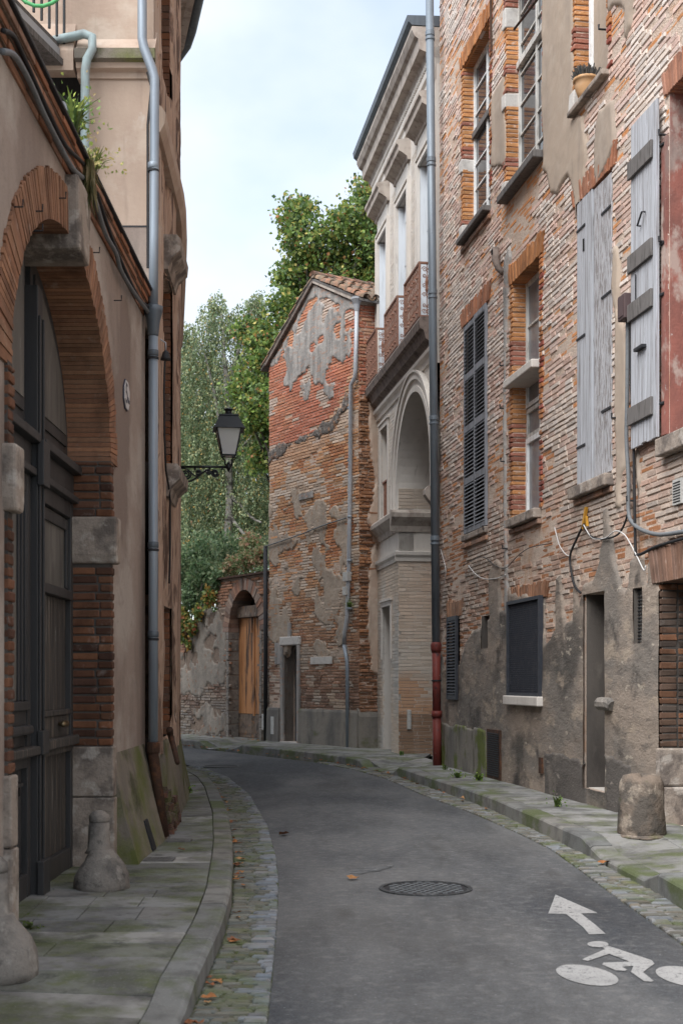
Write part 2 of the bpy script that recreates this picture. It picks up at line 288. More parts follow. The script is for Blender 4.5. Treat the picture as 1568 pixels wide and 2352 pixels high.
M['grey_frame'] = surf('grey_frame', (0.64,0.63,0.60), [((.2,.18,.155),(20,20,3),.48,.68,.8),((.46,.45,.43),(30,30,5),.6,.72,.5)], rough=.8)
M['white_shutter'] = surf('white_shutter', (0.62,0.66,0.70), [((.46,.49,.52),(16,16,1.5),.5,.7,.7),((.3,.28,.26),(40,40,4),.66,.72,.5)], rough=.75)
M['glass'] = surf('glass', (0.045,0.05,0.058), [((.1,.1,.105),(1.4,1.4,1.4),.45,.7,.6)], rough=.08, spec=.7)
M['dusty_glass'] = surf('dusty_glass', (0.22,0.23,0.245), [((.09,.09,.1),(3,3,3),.45,.7,.6)], rough=.25, spec=.5)
M['dark'] = surf('dark', (0.012,0.011,0.011), rough=.9)
M['tile'] = surf('tile', (.4,.2,.13), [((.15,.125,.1),(7,7,7),.42,.58,.85),((.14,.15,.08),(9,9,9),.57,.68,.6),('dark',40,.5,.8,.4)], attr=True, rough=.9, bump=[(50,.4,.006)])
M['orange_wood'] = surf('orange_wood', (0.52,0.25,0.11), [((.28,.115,.045),(14,14,.8),.45,.68,.7),((.055,.045,.04),(5.5,5.5,.62),.535,.60,.88),((.5,.27,.13),(30,30,1.4),.56,.7,.5)], rough=.7, bump=[((40,40,2),.4,.004)])
M['worn_wood'] = surf('worn_wood', (0.2,0.15,0.115), [((.07,.06,.055),(9,9,4),.48,.62,.85),((.3,.27,.25),(12,12,9),.58,.68,.6),((.34,.17,.08),(6,6,9),.58,.66,.7)], rough=.85, bump=[(30,.5,.006)])
M['bark'] = surf('bark', (0.085,0.075,0.065), [((.035,.03,.028),(8,8,3),.45,.65,.8)], rough=.9, bump=[(20,.6,.02)])
M['birch_bark'] = surf('birch_bark', (0.30,0.285,0.265), [((.05,.045,.04),(3,3,9),.5,.62,.85),((.16,.15,.14),8,.5,.7,.6)], rough=.85, bump=[(20,.4,.01)])
M['leaf'] = surf('leaf', (.08,.12,.03), [('light',1.2,.45,.7,.12)], attr=True, rough=.5, spec=.4, transl=.42)
M['dry_leaf'] = surf('dry_leaf', (.3,.13,.05), [((.14,.06,.03),40,.45,.7,.7)], attr=True, rough=.8)
M['terracotta'] = surf('terracotta', (0.55,0.33,0.17), [('dark',14,.5,.8,.3),('light',9,.5,.75,.3)], rough=.85, bump=[(60,.2,.003)])
M['heather'] = surf('heather', (0.07,0.065,0.06), attr=True, rough=.9)
M['cable_grey'] = surf('cable_grey', (0.16,0.17,0.18), [('dark',20,.5,.7,.4)], rough=.6)
M['cable_black'] = surf('cable_black', (0.02,0.02,0.022), rough=.6)
M['cable_white'] = surf('cable_white', (0.55,0.54,0.53), rough=.6)
M['enamel'] = surf('enamel', (0.62,0.6,0.6), [((.4,.36,.33),20,.55,.7,.5)], rough=.4)
M['enamel_blue'] = surf('enamel_blue', (0.05,0.05,0.075), rough=.4)
M['box_white'] = surf('box_white', (0.5,0.5,0.48), [('dark',20,.5,.7,.4)], rough=.6)
M['box_brown'] = surf('box_brown', (0.09,0.06,0.06), rough=.6)
M['lamp_white'] = surf('lamp_white', (0.72,0.70,0.70), rough=.5)
M['gold'] = surf('gold', (0.55,0.28,0.035), [('dark',20,.5,.7,.3)], rough=.6)
M['hose'] = surf('hose', (0.10,0.42,0.16), rough=.5)
def lamp_glass():
    m = bpy.data.materials.new('lamp_glass'); m.use_nodes = True; N = m.node_tree.nodes; L = m.node_tree.links
    t = N.new('ShaderNodeBsdfTransparent'); g = N.new('ShaderNodeBsdfGlossy'); g.inputs['Roughness'].default_value = .05
    d = N.new('ShaderNodeBsdfDiffuse'); d.inputs[0].default_value = (.75,.78,.8,1)
    a = N.new('ShaderNodeMixShader'); a.inputs[0].default_value = .8; L.new(t.outputs[0],a.inputs[1]); L.new(d.outputs[0],a.inputs[2])
    b = N.new('ShaderNodeMixShader'); b.inputs[0].default_value = .12; L.new(a.outputs[0],b.inputs[1]); L.new(g.outputs[0],b.inputs[2])
    L.new(b.outputs[0], N['Material Output'].inputs[0]); return m
M['lamp_glass'] = lamp_glass()

# ================================================================== wall builders
def wall_face(name, W, s0, s1, h0, h1, holes, mat, parent, depth=0.35, front=0.0, top=None):
    """wall sheet with openings and their reveals; holes: (s0,s1,h0,h1)"""
    ss = sorted({s0, s1} | {min(max(v, s0), s1) for q in holes for v in q[:2]}); hs = sorted({h0, h1} | {min(max(v, h0), h1) for q in holes for v in q[2:]})
    m = MB()
    for a, b in zip(ss, ss[1:]):
        for c, d in zip(hs, hs[1:]):
            ms, mh = (a+b)/2, (c+d)/2
            if any(q[0] < ms < q[1] and q[2] < mh < q[3] for q in holes): continue
            m.add([W.at(a,c,front), W.at(b,c,front), W.at(b,d,front), W.at(a,d,front)], [(0,1,2,3)])
    for q in holes:
        a,b,c,d = q
        for (p,r),(t,u) in (((a,c),(a,d)),((a,d),(b,d)),((b,d),(b,c)),((b,c),(a,c))):
            m.add([W.at(p,r,front), W.at(t,u,front), W.at(t,u,front-depth), W.at(p,r,front-depth)], [(0,1,2,3)])
    for (a,c),(b,d) in (((s0,h0),(s0,h1)),((s0,h1),(s1,h1)),((s1,h1),(s1,h0))):
        m.add([W.at(a,c,front), W.at(b,d,front), W.at(b,d,front-depth), W.at(a,c,front-depth)], [(0,1,2,3)])
    return m.build(name, mat, parent)
PER = {}
def brick_geo(B):
    """one worn brick (s0,s1,h0,h1,d0,d1): back ring, shoulder ring, inset front ring; 18 triangles"""
    W, s0,s1,h0,h1,d0,d1,col,ch = B
    j = lambda k: rnd.uniform(-k, k)
    ring = ((s0,h0),(s1,h0),(s1,h1),(s0,h1)); sg = ((1,1),(-1,1),(-1,-1),(1,-1))
    vs = [W.at(a,h,d0) for a,h in ring]
    tilt = j(.0025)
    r1 = [(a+j(ch*.4), h+j(ch*.3)) for a,h in ring]
    vs += [W.at(a,h,d1-ch*1.1) for a,h in r1]
    vs += [W.at(a+g*ch*rnd.uniform(.5,1.6), h+k*ch*rnd.uniform(.4,1.3), d1+j(ch*.25)+(tilt if q < 2 else -tilt)) for q,((a,h),(g,k)) in enumerate(zip(r1,sg))]
    fs = [(0,1,5,4),(1,2,6,5),(2,3,7,6),(3,0,4,7),(4,5,9,8),(5,6,10,9),(6,7,11,10),(7,4,8,11),(8,9,10,11)]
    return vs, fs, col
def emit_bricks(bricks, parent, mat, n=300, name='brick', stuff='brickwork'):
    sc = []
    for i, B in enumerate(bricks):
        W = B[0]; p = W.at((B[1]+B[2])/2, (B[3]+B[4])/2, B[6])
        y = max(p[1], .5); px = CX+p[0]/y*F; py = HY-(p[2]-CH)/y*F
        vis = 0 < px < 1568 and 0 < py < 2352
        v = Vector((p[0], p[1])).normalized(); cosn = abs(W.n.dot(v))
        sc.append((-(B[2]-B[1])*(B[4]-B[3])*max(cosn,.12)/(y*y) if vis else 0, i))
    sc.sort(); pick = {i for _, i in sc[:n]}
    big = MB()
    for i, B in enumerate(bricks):
        vs, fs, col = brick_geo(B)
        if i in pick:
            link_mesh(name, vs, fs, mat, parent, cols=[col]*len(vs))
        else: big.add(vs, fs, col)
    if big.V: big.build(stuff, mat, parent, kind='stuff')
def courses(W, s0, s1, h0, h1, colf, holes=(), skip=None, ch=.070, lens=(.24,.40), joint=.013, d1=(.010,.026), d0=-.03, chf=.008, edge=0.0, wob=.5):
    """rows of bricks; colf(s,h) -> (colour, depth offset) or None"""
    out = []; h = h0; r = 0
    while h < h1-.02:
        hh = ch*rnd.uniform(.9, 1.1); s = s0 - rnd.uniform(0, lens[1])
        hm = h+hh/2
        segs = [(s0, s1)]
        for q in holes:
            if q[2] < hm < q[3]:
                ns = []
                for a, b in segs:
                    if q[1] <= a or q[0] >= b: ns.append((a,b)); continue
                    if q[0]-edge > a: ns.append((a, q[0]-edge))
                    if q[1]+edge < b: ns.append((q[1]+edge, b))
                segs = ns
        while s < s1:
            ln = rnd.uniform(*lens); 
            for a, b in segs:
                x0 = max(s, a); x1 = min(s+ln-joint*rnd.uniform(.6,1.5), b)
                if x1-x0 < .04: continue
                sm = (x0+x1)/2
                if skip and skip(sm, hm): continue
                c = colf(sm, hm)
                if c is None: continue
                col, dd = c
                j = rnd.uniform(-wob, wob)*.005
                out.append((W, x0, x1, h+j+joint*.4, h+j+hh-joint*rnd.uniform(.5,1.0), d0, rnd.uniform(*d1)+dd, col, chf))
            s += ln
        h += hh; r += 1
    return out
def sheet(name, W, poly_list, mat, parent, step=.035, grow=0.0, d_out=.035, d_in=-.045, rough=.06, nscale=2.2, holes=(), bumpy=.006, bbox=None, fade=.05, seed=0, negs=(), kind=None, cap=None):
    """plaster skin: a height field over the wall that stands proud inside the polygons and dives behind the brick face outside them"""
    allp = [p for q in poly_list for p in q]
    a0 = min(p[0] for p in allp)-.12; a1 = max(p[0] for p in allp)+.12; b0 = min(p[1] for p in allp)-.12; b1 = max(p[1] for p in allp)+.12
    if bbox: a0 = max(a0,bbox[0]); a1 = min(a1,bbox[1]); b0 = max(b0,bbox[2]); b1 = min(b1,bbox[3])
    na = max(2, int((a1-a0)/step)+1); nb = max(2, int((b1-b0)/step)+1)
    gs = np.linspace(a0,a1,na); gh = np.linspace(b0,b1,nb); S, H = np.meshgrid(gs, gh, indexing='ij')
    sd = np.full(S.shape, -1e9)
    for q in poly_list: sd = np.maximum(sd, psdf(S,H,q))
    for q in negs: sd = np.minimum(sd, -psdf(S,H,q))
    if cap is not None: sd = np.minimum(sd, cap)
    sd = sd + grow + (fbm(S*nscale+seed, H*nscale+seed*2, 5)-.5)*rough*4
    k = np.clip(sd/fade, -1, 1)
    D = np.where(k > 0, d_out*np.minimum(1,k*2.2), d_in*np.minimum(1,-k*1.6)) + (fbm(S*3+5,H*3+8,4)-.5)*bumpy*3*(k > 0)
    idx = -np.ones(S.shape, int); V = []; Fc = []
    keep = sd > -fade*1.6
    hm = np.zeros(S.shape, bool)
    for q in holes: hm |= (S > q[0]) & (S < q[1]) & (H > q[2]) & (H < q[3])
    cell = keep[:-1,:-1] | keep[1:,:-1] | keep[:-1,1:] | keep[1:,1:]
    hc = hm[:-1,:-1] & hm[1:,:-1] & hm[:-1,1:] & hm[1:,1:]
    for q in holes:      # cells whose middle lies in an opening
        cs = (S[:-1,:-1]+S[1:,1:])/2; chh = (H[:-1,:-1]+H[1:,1:])/2
        hc |= (cs > q[0]) & (cs < q[1]) & (chh > q[2]) & (chh < q[3])
    cell &= ~hc
    # snap grid lines next to openings onto their edges
    for q in holes:
        for (lo, axis) in ((q[0],0),(q[1],0),(q[2],1),(q[3],1)):
            A = S if axis == 0 else H
            oth = H if axis == 0 else S
            l0, l1 = (q[2], q[3]) if axis == 0 else (q[0], q[1])
            st = (gs[1]-gs[0]) if axis == 0 else (gh[1]-gh[0])
            near = (np.abs(A-lo) < st*.5001) & (oth > l0-st) & (oth < l1+st)
            A[near] = lo
    def vi(i,j):
        if idx[i,j] < 0:
            idx[i,j] = len(V); V.append(W.at(S[i,j], H[i,j], D[i,j]))
        return int(idx[i,j])
    for i,j in np.argwhere(cell): Fc.append((vi(i,j), vi(i+1,j), vi(i+1,j+1), vi(i,j+1)))
    if not V: return None
    return link_mesh(name, V, Fc, mat, parent, smooth=True, kind=kind)
def sdf_fn(polys, holes=(), nscale=2.2, rough=.06, seed=0, negs=()):
    def f(s, h):
        S = np.array([s]); H = np.array([h]); v = max(float(psdf(S,H,q)[0]) for q in polys)
        for q in negs: v = min(v, -float(psdf(S,H,q)[0]))
        return v + float((fbm(S*nscale+seed, H*nscale+seed*2, 5)[0]-.5)*rough*4)
    return f
def N2(s, h, k, o=0): return float(fbm(np.array([s*k+o]), np.array([h*k+o*1.3]), 3)[0])
def lerp(a, b, t): return tuple(x+(y-x)*t for x,y in zip(a,b))
def jitc(c, k=.12):
    f = 1+rnd.uniform(-k,k); w = rnd.uniform(-k,k)*.3; return (max(0,c[0]*f*(1+w)), c[1]*f, max(0,c[2]*f*(1-w)))
# ================================================================== ground, road, pavements
def gp(px, py, z=0.0):
    y = (CH-z)*F/(py-HY); return Vector(((px-CX)/F*y, y, z))
gm = MB(); gm.add([(-300,-100,-.06),(300,-100,-.06),(300,500,-.06),(-300,500,-.06)], [(0,1,2,3)])
gm.build('ground', M['ground'], kind='structure')
LG = [(-.33,-6),(-.33,3),(-.335,6),(-.362,6.92),(-.414,8.47),(-.478,9.96),(-.561,11.34),(-.79,14),(-1.243,17.75),(-1.82,21.0),(-2.45,23.25),(-3.7,26),(-6.3,28.9),(-10,31.3),(-16,33.6)]
LP = [((-.71,-6),(-2.3,-6)),((-.71,6.35),(-2.3,6.35)),((-.72,7.87),(-2.3,7.87)),((-.7675,9.03),(-2.3,9.1)),((-.895,10.7),(-2.3,10.5)),((-.983,11.75),(-2.0,11.6)),((-1.248,14.35),(-2.1,14.0)),((-1.697,17.8),(-2.3,17.3)),((-2.03,19.8),(-2.8,19.2)),((-2.75,22.5),(-3.6,21.8)),((-4.2,25.6),(-5,24.6)),((-6.8,28.4),(-7.6,27.2)),((-10.5,30.7),(-11,29)),((-16.3,33),(-16.5,31))]
RG = [(2.0,-6),(2.0,5),(2.0,7.7),(1.96,9.43),(1.95,10.5),(1.93,11.9),(1.81,13.2),(1.52,15.4),(1.10,17.75),(.876,19.46),(.62,21.2),(.2,22.9),(-.12,23.9),(-.55,25.1),(-1.0,26.0),(-1.72,27.2),(-2.35,28.4),(-3.62,30.6),(-4.4,31.8),(-7.2,34.7),(-12.2,37.7)]
RP = [((2.4,-6),(6.2,-6)),((2.4,5),(4.5,5)),((2.32,9.5),(3.80,9.5)),((2.18,11.8),(3.42,11.8)),((2.0,13.84),(3.08,13.9)),((1.84,15.57),(2.8,15.7)),((1.62,17.1),(2.53,17.4)),((1.22,19.5),(2.10,20.0)),((.96,21.2),(1.80,22.0)),((.5,22.9),(1.5,23.9)),((.1,24.2),(1.8,25.6)),((-.3,25.2),(1.2,27.5)),((-.75,26.2),(.65,27.9)),((-1.5,27.5),(-.2,29.2)),((-2.15,28.7),(-1.1,30.6)),((-3.46,30.9),(-2.6,33.0)),((-4.2,32.1),(-4.0,35.2)),((-7,35),(-7.5,40)),((-12,38),(-13,45))]
class PL:
    def __init__(s, pts):
        s.p = np.array(pts, float); d = np.r_[0, np.cumsum(np.hypot(*np.diff(s.p, axis=0).T))]; s.d = d; s.L = d[-1]
    def at(s, t): return np.array([np.interp(t, s.d, s.p[:,0]), np.interp(t, s.d, s.p[:,1])])
    def t_of_y(s, y): return float(np.interp(y, s.p[:,1], s.d))
    def nrm(s, t):
        a = s.at(max(0,t-.3)); b = s.at(min(s.L,t+.3)); e = (b-a)/np.hypot(*(b-a)); return np.array([e[1], -e[0]])   # to the right of travel
def strip(A, B, n, za, zb, name, mat, **k):
    V = []; Fc = []
    for i in range(n+1):
        for P, z in ((A,za),(B,zb)):
            q = P.at(P.L*i/n); V.append((q[0], q[1], z))
        if i: Fc.append((2*i-2, 2*i-1, 2*i+1, 2*i))
    return link_mesh(name, V, Fc, mat, **k)
pLG, pRG = PL(LG), PL(RG)
lk, lb = [p[0] for p in LP], [p[1] for p in LP]; rk, rb = [p[0] for p in RP], [p[1] for p in RP]
pLK, pRK = PL(lk), PL(rk)
# road sheet: left and right edges matched by their index along the street
ys = [-6,0,3,5,6,7,8,9,10,11,12,13,14,15,16,17,18,19,20,21]
pairs = [((float(np.interp(y,*zip(*[(q[1],q[0]) for q in LG]))), y), (float(np.interp(y,*zip(*[(q[1],q[0]) for q in RG]))), y)) for y in ys]
pairs += [((-2.3,22.8),(.2,22.9)),((-3.0,24.6),(-.55,25.1)),((-3.7,26),(-1.72,27.2)),((-4.9,27.4),(-2.35,28.4)),((-6.3,28.9),(-3.62,30.6)),((-8,30.2),(-4.4,31.8)),((-10,31.3),(-7.2,34.7)),((-16,33.6),(-12.2,37.7))]
V = []; Fc = []
for i,(a,b) in enumerate(pairs):
    for k in range(9):
        t = k/8; x = a[0]+(b[0]-a[0])*t; y = a[1]+(b[1]-a[1])*t
        V.append((x, y, 0.0+.025*(1-(2*t-1)**2)*.6))
    if i:
        for k in range(8): q = (i-1)*9+k; Fc.append((q, q+1, q+10, q+9))
road = link_mesh('road', V, Fc, M['asphalt'], kind='structure', smooth=True)
def road_z(x, y):
    a = float(np.interp(y,*zip(*[(q[1],q[0]) for q in LG]))); b = float(np.interp(y,*zip(*[(q[1],q[0]) for q in RG])))
    t = min(1,max(0,(x-a)/(b-a))); return .015*(1-(2*t-1)**2)
# gutters of setts
def gutter(name, K, G, y0, y1, side, step, lens, colf):
    r = sroot(name, (float(K.at(K.t_of_y(y0))[0]), y0, 0))
    V = []; Fc = []; n = 60
    g_of = lambda y: float(np.interp(y, G.p[:,1], G.p[:,0]))
    t0, t1 = K.t_of_y(y0-9 if y0 < 6 else y0), K.t_of_y(y1)
    def width(t):
        p = K.at(t); nn = K.nrm(t)*side; lo, hi = 0.0, 1.5
        for _ in range(22):
            md = (lo+hi)/2; q = p+nn*md
            if (g_of(q[1])-q[0])*side > 0: lo = md
            else: hi = md
        return lo
    for i in range(n+1):
        t = t0+(t1-t0)*i/n; p = K.at(t); nn = K.nrm(t)*side; w = width(t)+.03
        a = p-nn*.05; b = p+nn*w; V += [(a[0],a[1],-.004),(b[0],b[1],-.006)]
        if i: Fc.append((2*i-2,2*i-1,2*i+1,2*i))
    link_mesh('bedding', V, Fc, M['moss_mortar'], r)
    stones = []; t = K.t_of_y(y0)
    while t < t1:
        p = K.at(t); nn = K.nrm(t)*side; e = np.array([-nn[1], nn[0]])*side; w = width(t); st = step*rnd.uniform(.75,1.25)
        if w > .06:
            u = rnd.uniform(0,.02); k = 0
            rowl = []
            while u < w-.03:
                ln = min(rnd.uniform(*lens), w-u)
                rowl.append((u, u+ln)); u += ln
            for (u0,u1) in rowl:
                if u1-u0 < .03: continue
                last = u1 > w-.02
                z = rnd.uniform(.004,.016) + (.006 if last else -.004); sk = rnd.uniform(-.012,.012)
                g = rnd.uniform(.004,.011) if not last else .004
                def P(uu, tt, zz): q = p+nn*uu+e*tt; return (q[0], q[1], zz)
                hw = st/2-g*.35
                base = [P(u0+g,-hw+sk,-.05),P(u1-g,-hw,-.05),P(u1-g,hw,-.05),P(u0+g,hw+sk,-.05)]
                j = lambda: rnd.uniform(-.004,.004)
                mid = [(x+j(),y+j(),z-.008) for x,y,_ in base]
                c = (sum(q[0] for q in base)/4, sum(q[1] for q in base)/4)
                top = [(c[0]+(x-c[0])*.8, c[1]+(y-c[1])*.8, z+j()*.8) for x,y,_ in mid]
                fs = [(0,1,5,4),(1,2,6,5),(2,3,7,6),(3,0,4,7),(4,5,9,8),(5,6,10,9),(6,7,11,10),(7,4,8,11),(8,9,10,11)]
                stones.append((c, base+mid+top, fs, colf(last)))
        t += st
    stones.sort(key=lambda q: (q[0][1]**2) if 0 < CX+q[0][0]/q[0][1]*F < 1568 and HY+1.55/q[0][1]*F < 2352 else 1e5)
    big = MB()
    for i,(c,vs,fs,col) in enumerate(stones):
        if i < 300: link_mesh('sett', vs, fs, M['sett'], r, cols=[col]*12)
        else: big.add(vs, fs, col)
    if big.V: big.build('sett_paving', M['sett'], r, kind='stuff')
    return r
gutter('left_gutter', pLK, pLG, 4.6, 23.5, 1, .046, (.08,.19), lambda last: jitc((.19,.20,.215),.25) if last else jitc((.145,.145,.125),.3))
gutter('right_gutter', pRK, pRG, 6.8, 25.0, -1, .05, (.08,.2), lambda last: jitc((.155,.15,.13),.3) if rnd.random() > .3 else jitc((.21,.215,.22),.2))
def smooth(x, a, b): t = min(1,max(0,(x-a)/(b-a))); return t*t*(3-2*t)
def drop(y, a, b, r=.35): return smooth(y,a-r,a)*(1-smooth(y,b,b+r))
def hk_r(y): return .15 - .095*drop(y,9.9,11.35) - .12*drop(y,21.7,23.2) - .125*drop(y,29.2,30.3)
def hk_l(y): return .12 - .045*(1-smooth(y,6.15,6.2))
def pavement(name, prs, hk, side, kw, y0, y1, row, slabc, nsplit, wall_z):
    K = PL([p[0] for p in prs]); T = K.d; Bx = [p[1][0] for p in prs]; By = [p[1][1] for p in prs]
    B = lambda t: np.array([np.interp(t,T,Bx), np.interp(t,T,By)])
    r = sroot(name, (float(K.at(K.t_of_y(y0))[0]), y0, 0))
    # bedding under the slabs
    V = []; Fc = []; n = 80
    for i in range(n+1):
        t = K.L*i/n; a = K.at(t)-K.nrm(t)*side*.06; b = B(t); z = min(hk(a[1]),hk(a[1]-.5))-.02
        V += [(a[0],a[1],z),(b[0],b[1],wall_z-.05)]
        if i: Fc.append((2*i-2,2*i-1,2*i+1,2*i))
    link_mesh('bedding', V, Fc, M['moss_mortar'], r)
    # kerb stones
    t = K.t_of_y(y0)-1.0; tend = K.t_of_y(y1)
    while t < tend:
        ln = rnd.uniform(.75,1.15); ln = min(ln, 1.2)
        a, b = t+.007, t+ln-.007; nseg = 3; m = MB(); vs = []; fs = []
        for i in range(nseg+1):
            tt = a+(b-a)*i/nseg; p = K.at(tt); nn = K.nrm(tt)*side; z = hk(p[1]); z += rnd.uniform(-.002,.002)
            q = p-nn*kw
            bev = .022
            for P_, zz in ((p+nn*.012,-.06),(p+nn*.006,z-bev),(p-nn*bev*.35,z-bev*.3),(p-nn*bev*1.1,z),(q,z+.002),(q,-.06)):
                vs.append((P_[0],P_[1],zz))
            if i:
                o = (i-1)*6
                for k in range(5): fs.append((o+k,o+k+1,o+k+7,o+k+6))
        fs.append((0,1,2,3,4,5)); fs.append(tuple(nseg*6+k for k in range(5,-1,-1)))
        link_mesh('kerb_stone', vs, fs, M['kerb'], r, cols=[jitc((.20,.20,.19),.15)]*len(vs))
        t += ln
    # slabs in rows across the pavement
    t = K.t_of_y(y0)-.6; ri = 0
    while t < tend:
        ln = rnd.uniform(*row); ns = nsplit(float(K.at(t)[1]), ri); tone = slabc(float(K.at(t)[1]), ri)
        cuts = [0]+sorted((k+rnd.uniform(-.12,.12))/ns for k in range(1,ns))+[1]
        for c0,c1 in zip(cuts,cuts[1:]):
            pts = []; dz = rnd.uniform(-.004,.004)
            for (tt,cc) in ((t+.003,c0),(t+.003,c1),(t+ln-.003,c1),(t+ln-.003,c0)):
                p = K.at(tt); nn = K.nrm(tt)*side; k0 = p-nn*(kw+.006); b = B(tt)
                g = .003/np.hypot(*(b-k0)); f = cc+(g if cc == c0 else -g)
                q = k0+(b-k0)*f; zk = hk(p[1]); pts.append((q[0],q[1],zk+(wall_z-zk)*f+dz))
            m = MB(); col = jitc(tone,.07)
            lo = [(x,y,z-.05) for x,y,z in pts]
            ctr = (sum(q[0] for q in pts)/4, sum(q[1] for q in pts)/4)
            top = [(ctr[0]+(x-ctr[0])*.988, ctr[1]+(y-ctr[1])*.988, z) for x,y,z in pts]; mid = [(x,y,z-.006) for x,y,z in pts]
            fs = [(0,1,5,4),(1,2,6,5),(2,3,7,6),(3,0,4,7),(4,5,9,8),(5,6,10,9),(6,7,11,10),(7,4,8,11),(8,9,10,11)]
            link_mesh('paving_slab', lo+mid+top, fs, M['slab'], r, cols=[col]*12)
        t += ln; ri += 1
    return r
def sc_l(y, i):
    q = [(.21,.21,.205),(.18,.18,.17),(.20,.21,.18),(.23,.23,.225)]
    if i % 9 == 4: return (.37,.37,.355)
    if i % 7 == 2: return (.28,.28,.27)
    return q[rnd.randrange(4)]
pavement('left_pavement', LP, hk_l, 1, .16, 3.0, 27.0, (.26,.48), sc_l, lambda y,i: (rnd.choice([3,4]) if 7.4 < y < 8.9 else rnd.choice([1,1,2])), .125)
pavement('right_pavement', RP, hk_r, -1, .19, 6.5, 36.0, (.45,.8), lambda y,i: rnd.choice([(.27,.27,.26),(.24,.24,.23),(.29,.285,.275)]), lambda y,i: rnd.choice([1,2,2]), .155)

# ---------------------------------------------------------------- things lying in the road surface
def on_road(px, py):
    g = gp(px,py); return (g.x, g.y, road_z(g.x,g.y))
def paint_poly(m, pts, up=.004):
    n = len(pts); P3 = [on_road(*p) for p in pts]
    m.add([(x,y,z+up) for x,y,z in P3], [tuple(range(n))])
cr = lambda x,y: (1221.6+.2208*x, 2002.3+.2208*y)
m = MB(); paint_poly(m, [cr(*p) for p in [(240,255),(680,445),(505,452),(660,575),(760,665),(590,675),(530,600),(350,460),(165,458)]])
tag(m.build('arrow_marking', M['paint']), 'white painted arrow on the asphalt ahead of the bicycle symbol', 'road marking')
bk = root('bicycle_marking', 'white painted bicycle rider symbol on the asphalt behind the arrow', 'road marking', on_road(*cr(900,1100)))
for nm, cx_ in (('wheel',570),('wheel',1605)):
    m = MB(); paint_poly(m, [cr(cx_+312*math.cos(a)+85*math.sin(a), 1108+22*math.cos(a)+109*math.sin(a)) for a in np.linspace(0,2*math.pi,40,endpoint=False)])
    m.build(nm, M['paint'], bk)
m = MB(); paint_poly(m, [cr(682+110*math.cos(a), 778+32*math.sin(a)) for a in np.linspace(0,2*math.pi,28,endpoint=False)], .0042); m.build('head', M['paint'], bk)
m = MB(); paint_poly(m, [cr(*p) for p in [(790,795),(1240,940),(1270,975),(1150,1070),(1260,1160),(1240,1170),(1165,1168),(1025,1070),(1050,1005),(930,1015),(985,1045),(960,1060),(870,1055),(725,995),(740,975),(1010,960),(800,880),(575,958),(520,945),(540,930),(755,830),(730,812)]], .0047); m.build('body', M['paint'], bk)
m = MB(); paint_poly(m, [(466,1716),(500,1713),(512,1717),(560,1718),(562,1720),(480,1721)])
tag(m.build('lane_marking', M['paint']), 'worn white marking on the asphalt before the orange gate', 'road marking')
def manhole(px, py, r, label, detail=True):
    c = on_road(px,py); rt = root('manhole_cover', label, 'manhole cover', c, 'manhole covers')
    m = MB(); n = 40
    for i in range(n):
        a, b = 2*math.pi*i/n, 2*math.pi*(i+1)/n
        m.hexa([(c[0]+q*math.cos(t),c[1]+q*math.sin(t),c[2]+z) for z in (-.03,.009) for t,q in ((a,r),(b,r),(b,r*.91),(a,r*.91))])
    m.build('frame', M['cover_iron'], rt)
    m = MB(); m.lathe((c[0],c[1],c[2]-.03), [(r*.885,0),(r*.885,.034)], 40); cv = m.build('cover', M['iron'], rt)
    if detail:
        k = 0; st = .062
        mm = MB()
        for i in range(-7,8):
            for j in range(-7,8):
                x, y = i*st+(st/2 if j%2 else 0), j*st*.9
                if math.hypot(x,y) < r*.82:
                    mm.hexa([(c[0]+x+dx*s_, c[1]+y+dy*s_, c[2]+z) for z,s_ in ((.003,1),(.011,.75)) for dx,dy in ((-.021,-.016),(.021,-.016),(.021,.016),(-.021,.016))])
        mm.build('tread_studs', M['cover_iron'], cv, kind='stuff')
    return rt
manhole(977, 2046, .345, 'round studded iron manhole cover in the asphalt near the arrow')
manhole(508, 1762, .33, 'small dark manhole cover in the asphalt at the bend before the gate', False)
# worn patch of old setts showing through the asphalt
m = MB(); lens_ = [(800,2008),(815,1999),(835,1997),(850,1994),(872,1995),(905,1991),(897,1998),(880,2001),(868,2006),(845,2007),(830,2012),(812,2011)]
P3 = [on_road(*p) for p in lens_]; m.add([(x,y,z+.004) for x,y,z in P3],[tuple(range(len(P3)))])
tag(m.build('worn_patch', M['worn']), 'worn hole in the asphalt with old stones showing, beyond the manhole', 'road patch')
# drain grates in the left pavement
def grate(px, py, w, d, label):
    g = gp(px,py,.128); rt = root('drain_grate', label, 'drain grate', (g.x,g.y,.123), 'pavement drain grates')
    m = MB(); t = .02
    for (x0,x1,y0,y1) in ((-w/2,w/2,-d/2,-d/2+t),(-w/2,w/2,d/2-t,d/2),(-w/2,-w/2+t,-d/2+t,d/2-t),(w/2-t,w/2,-d/2+t,d/2-t)):
        m.box(g.x+x0,g.x+x1,g.y+y0,g.y+y1,.11,.136)
    m.build('frame', M['grate'], rt)
    m = MB(); m.box(g.x-w/2+t,g.x+w/2-t,g.y-d/2+t,g.y+d/2-t,.118,.1295); m.build('pit', M['dark'], rt)
    for i in range(9):
        x = g.x-w/2+t+(w-2*t)*(i+.5)/9; m = MB(); m.box(x-.008,x+.008,g.y-d/2+t,g.y+d/2-t,.1296,.135); m.build('bar', M['grate'], rt)
grate(366,1974,.24,.17,'iron drain grate in the pavement beside the mossy sloping wall foot')
grate(412,1930,.22,.17,'iron drain grate in the pavement under the corner downpipe')
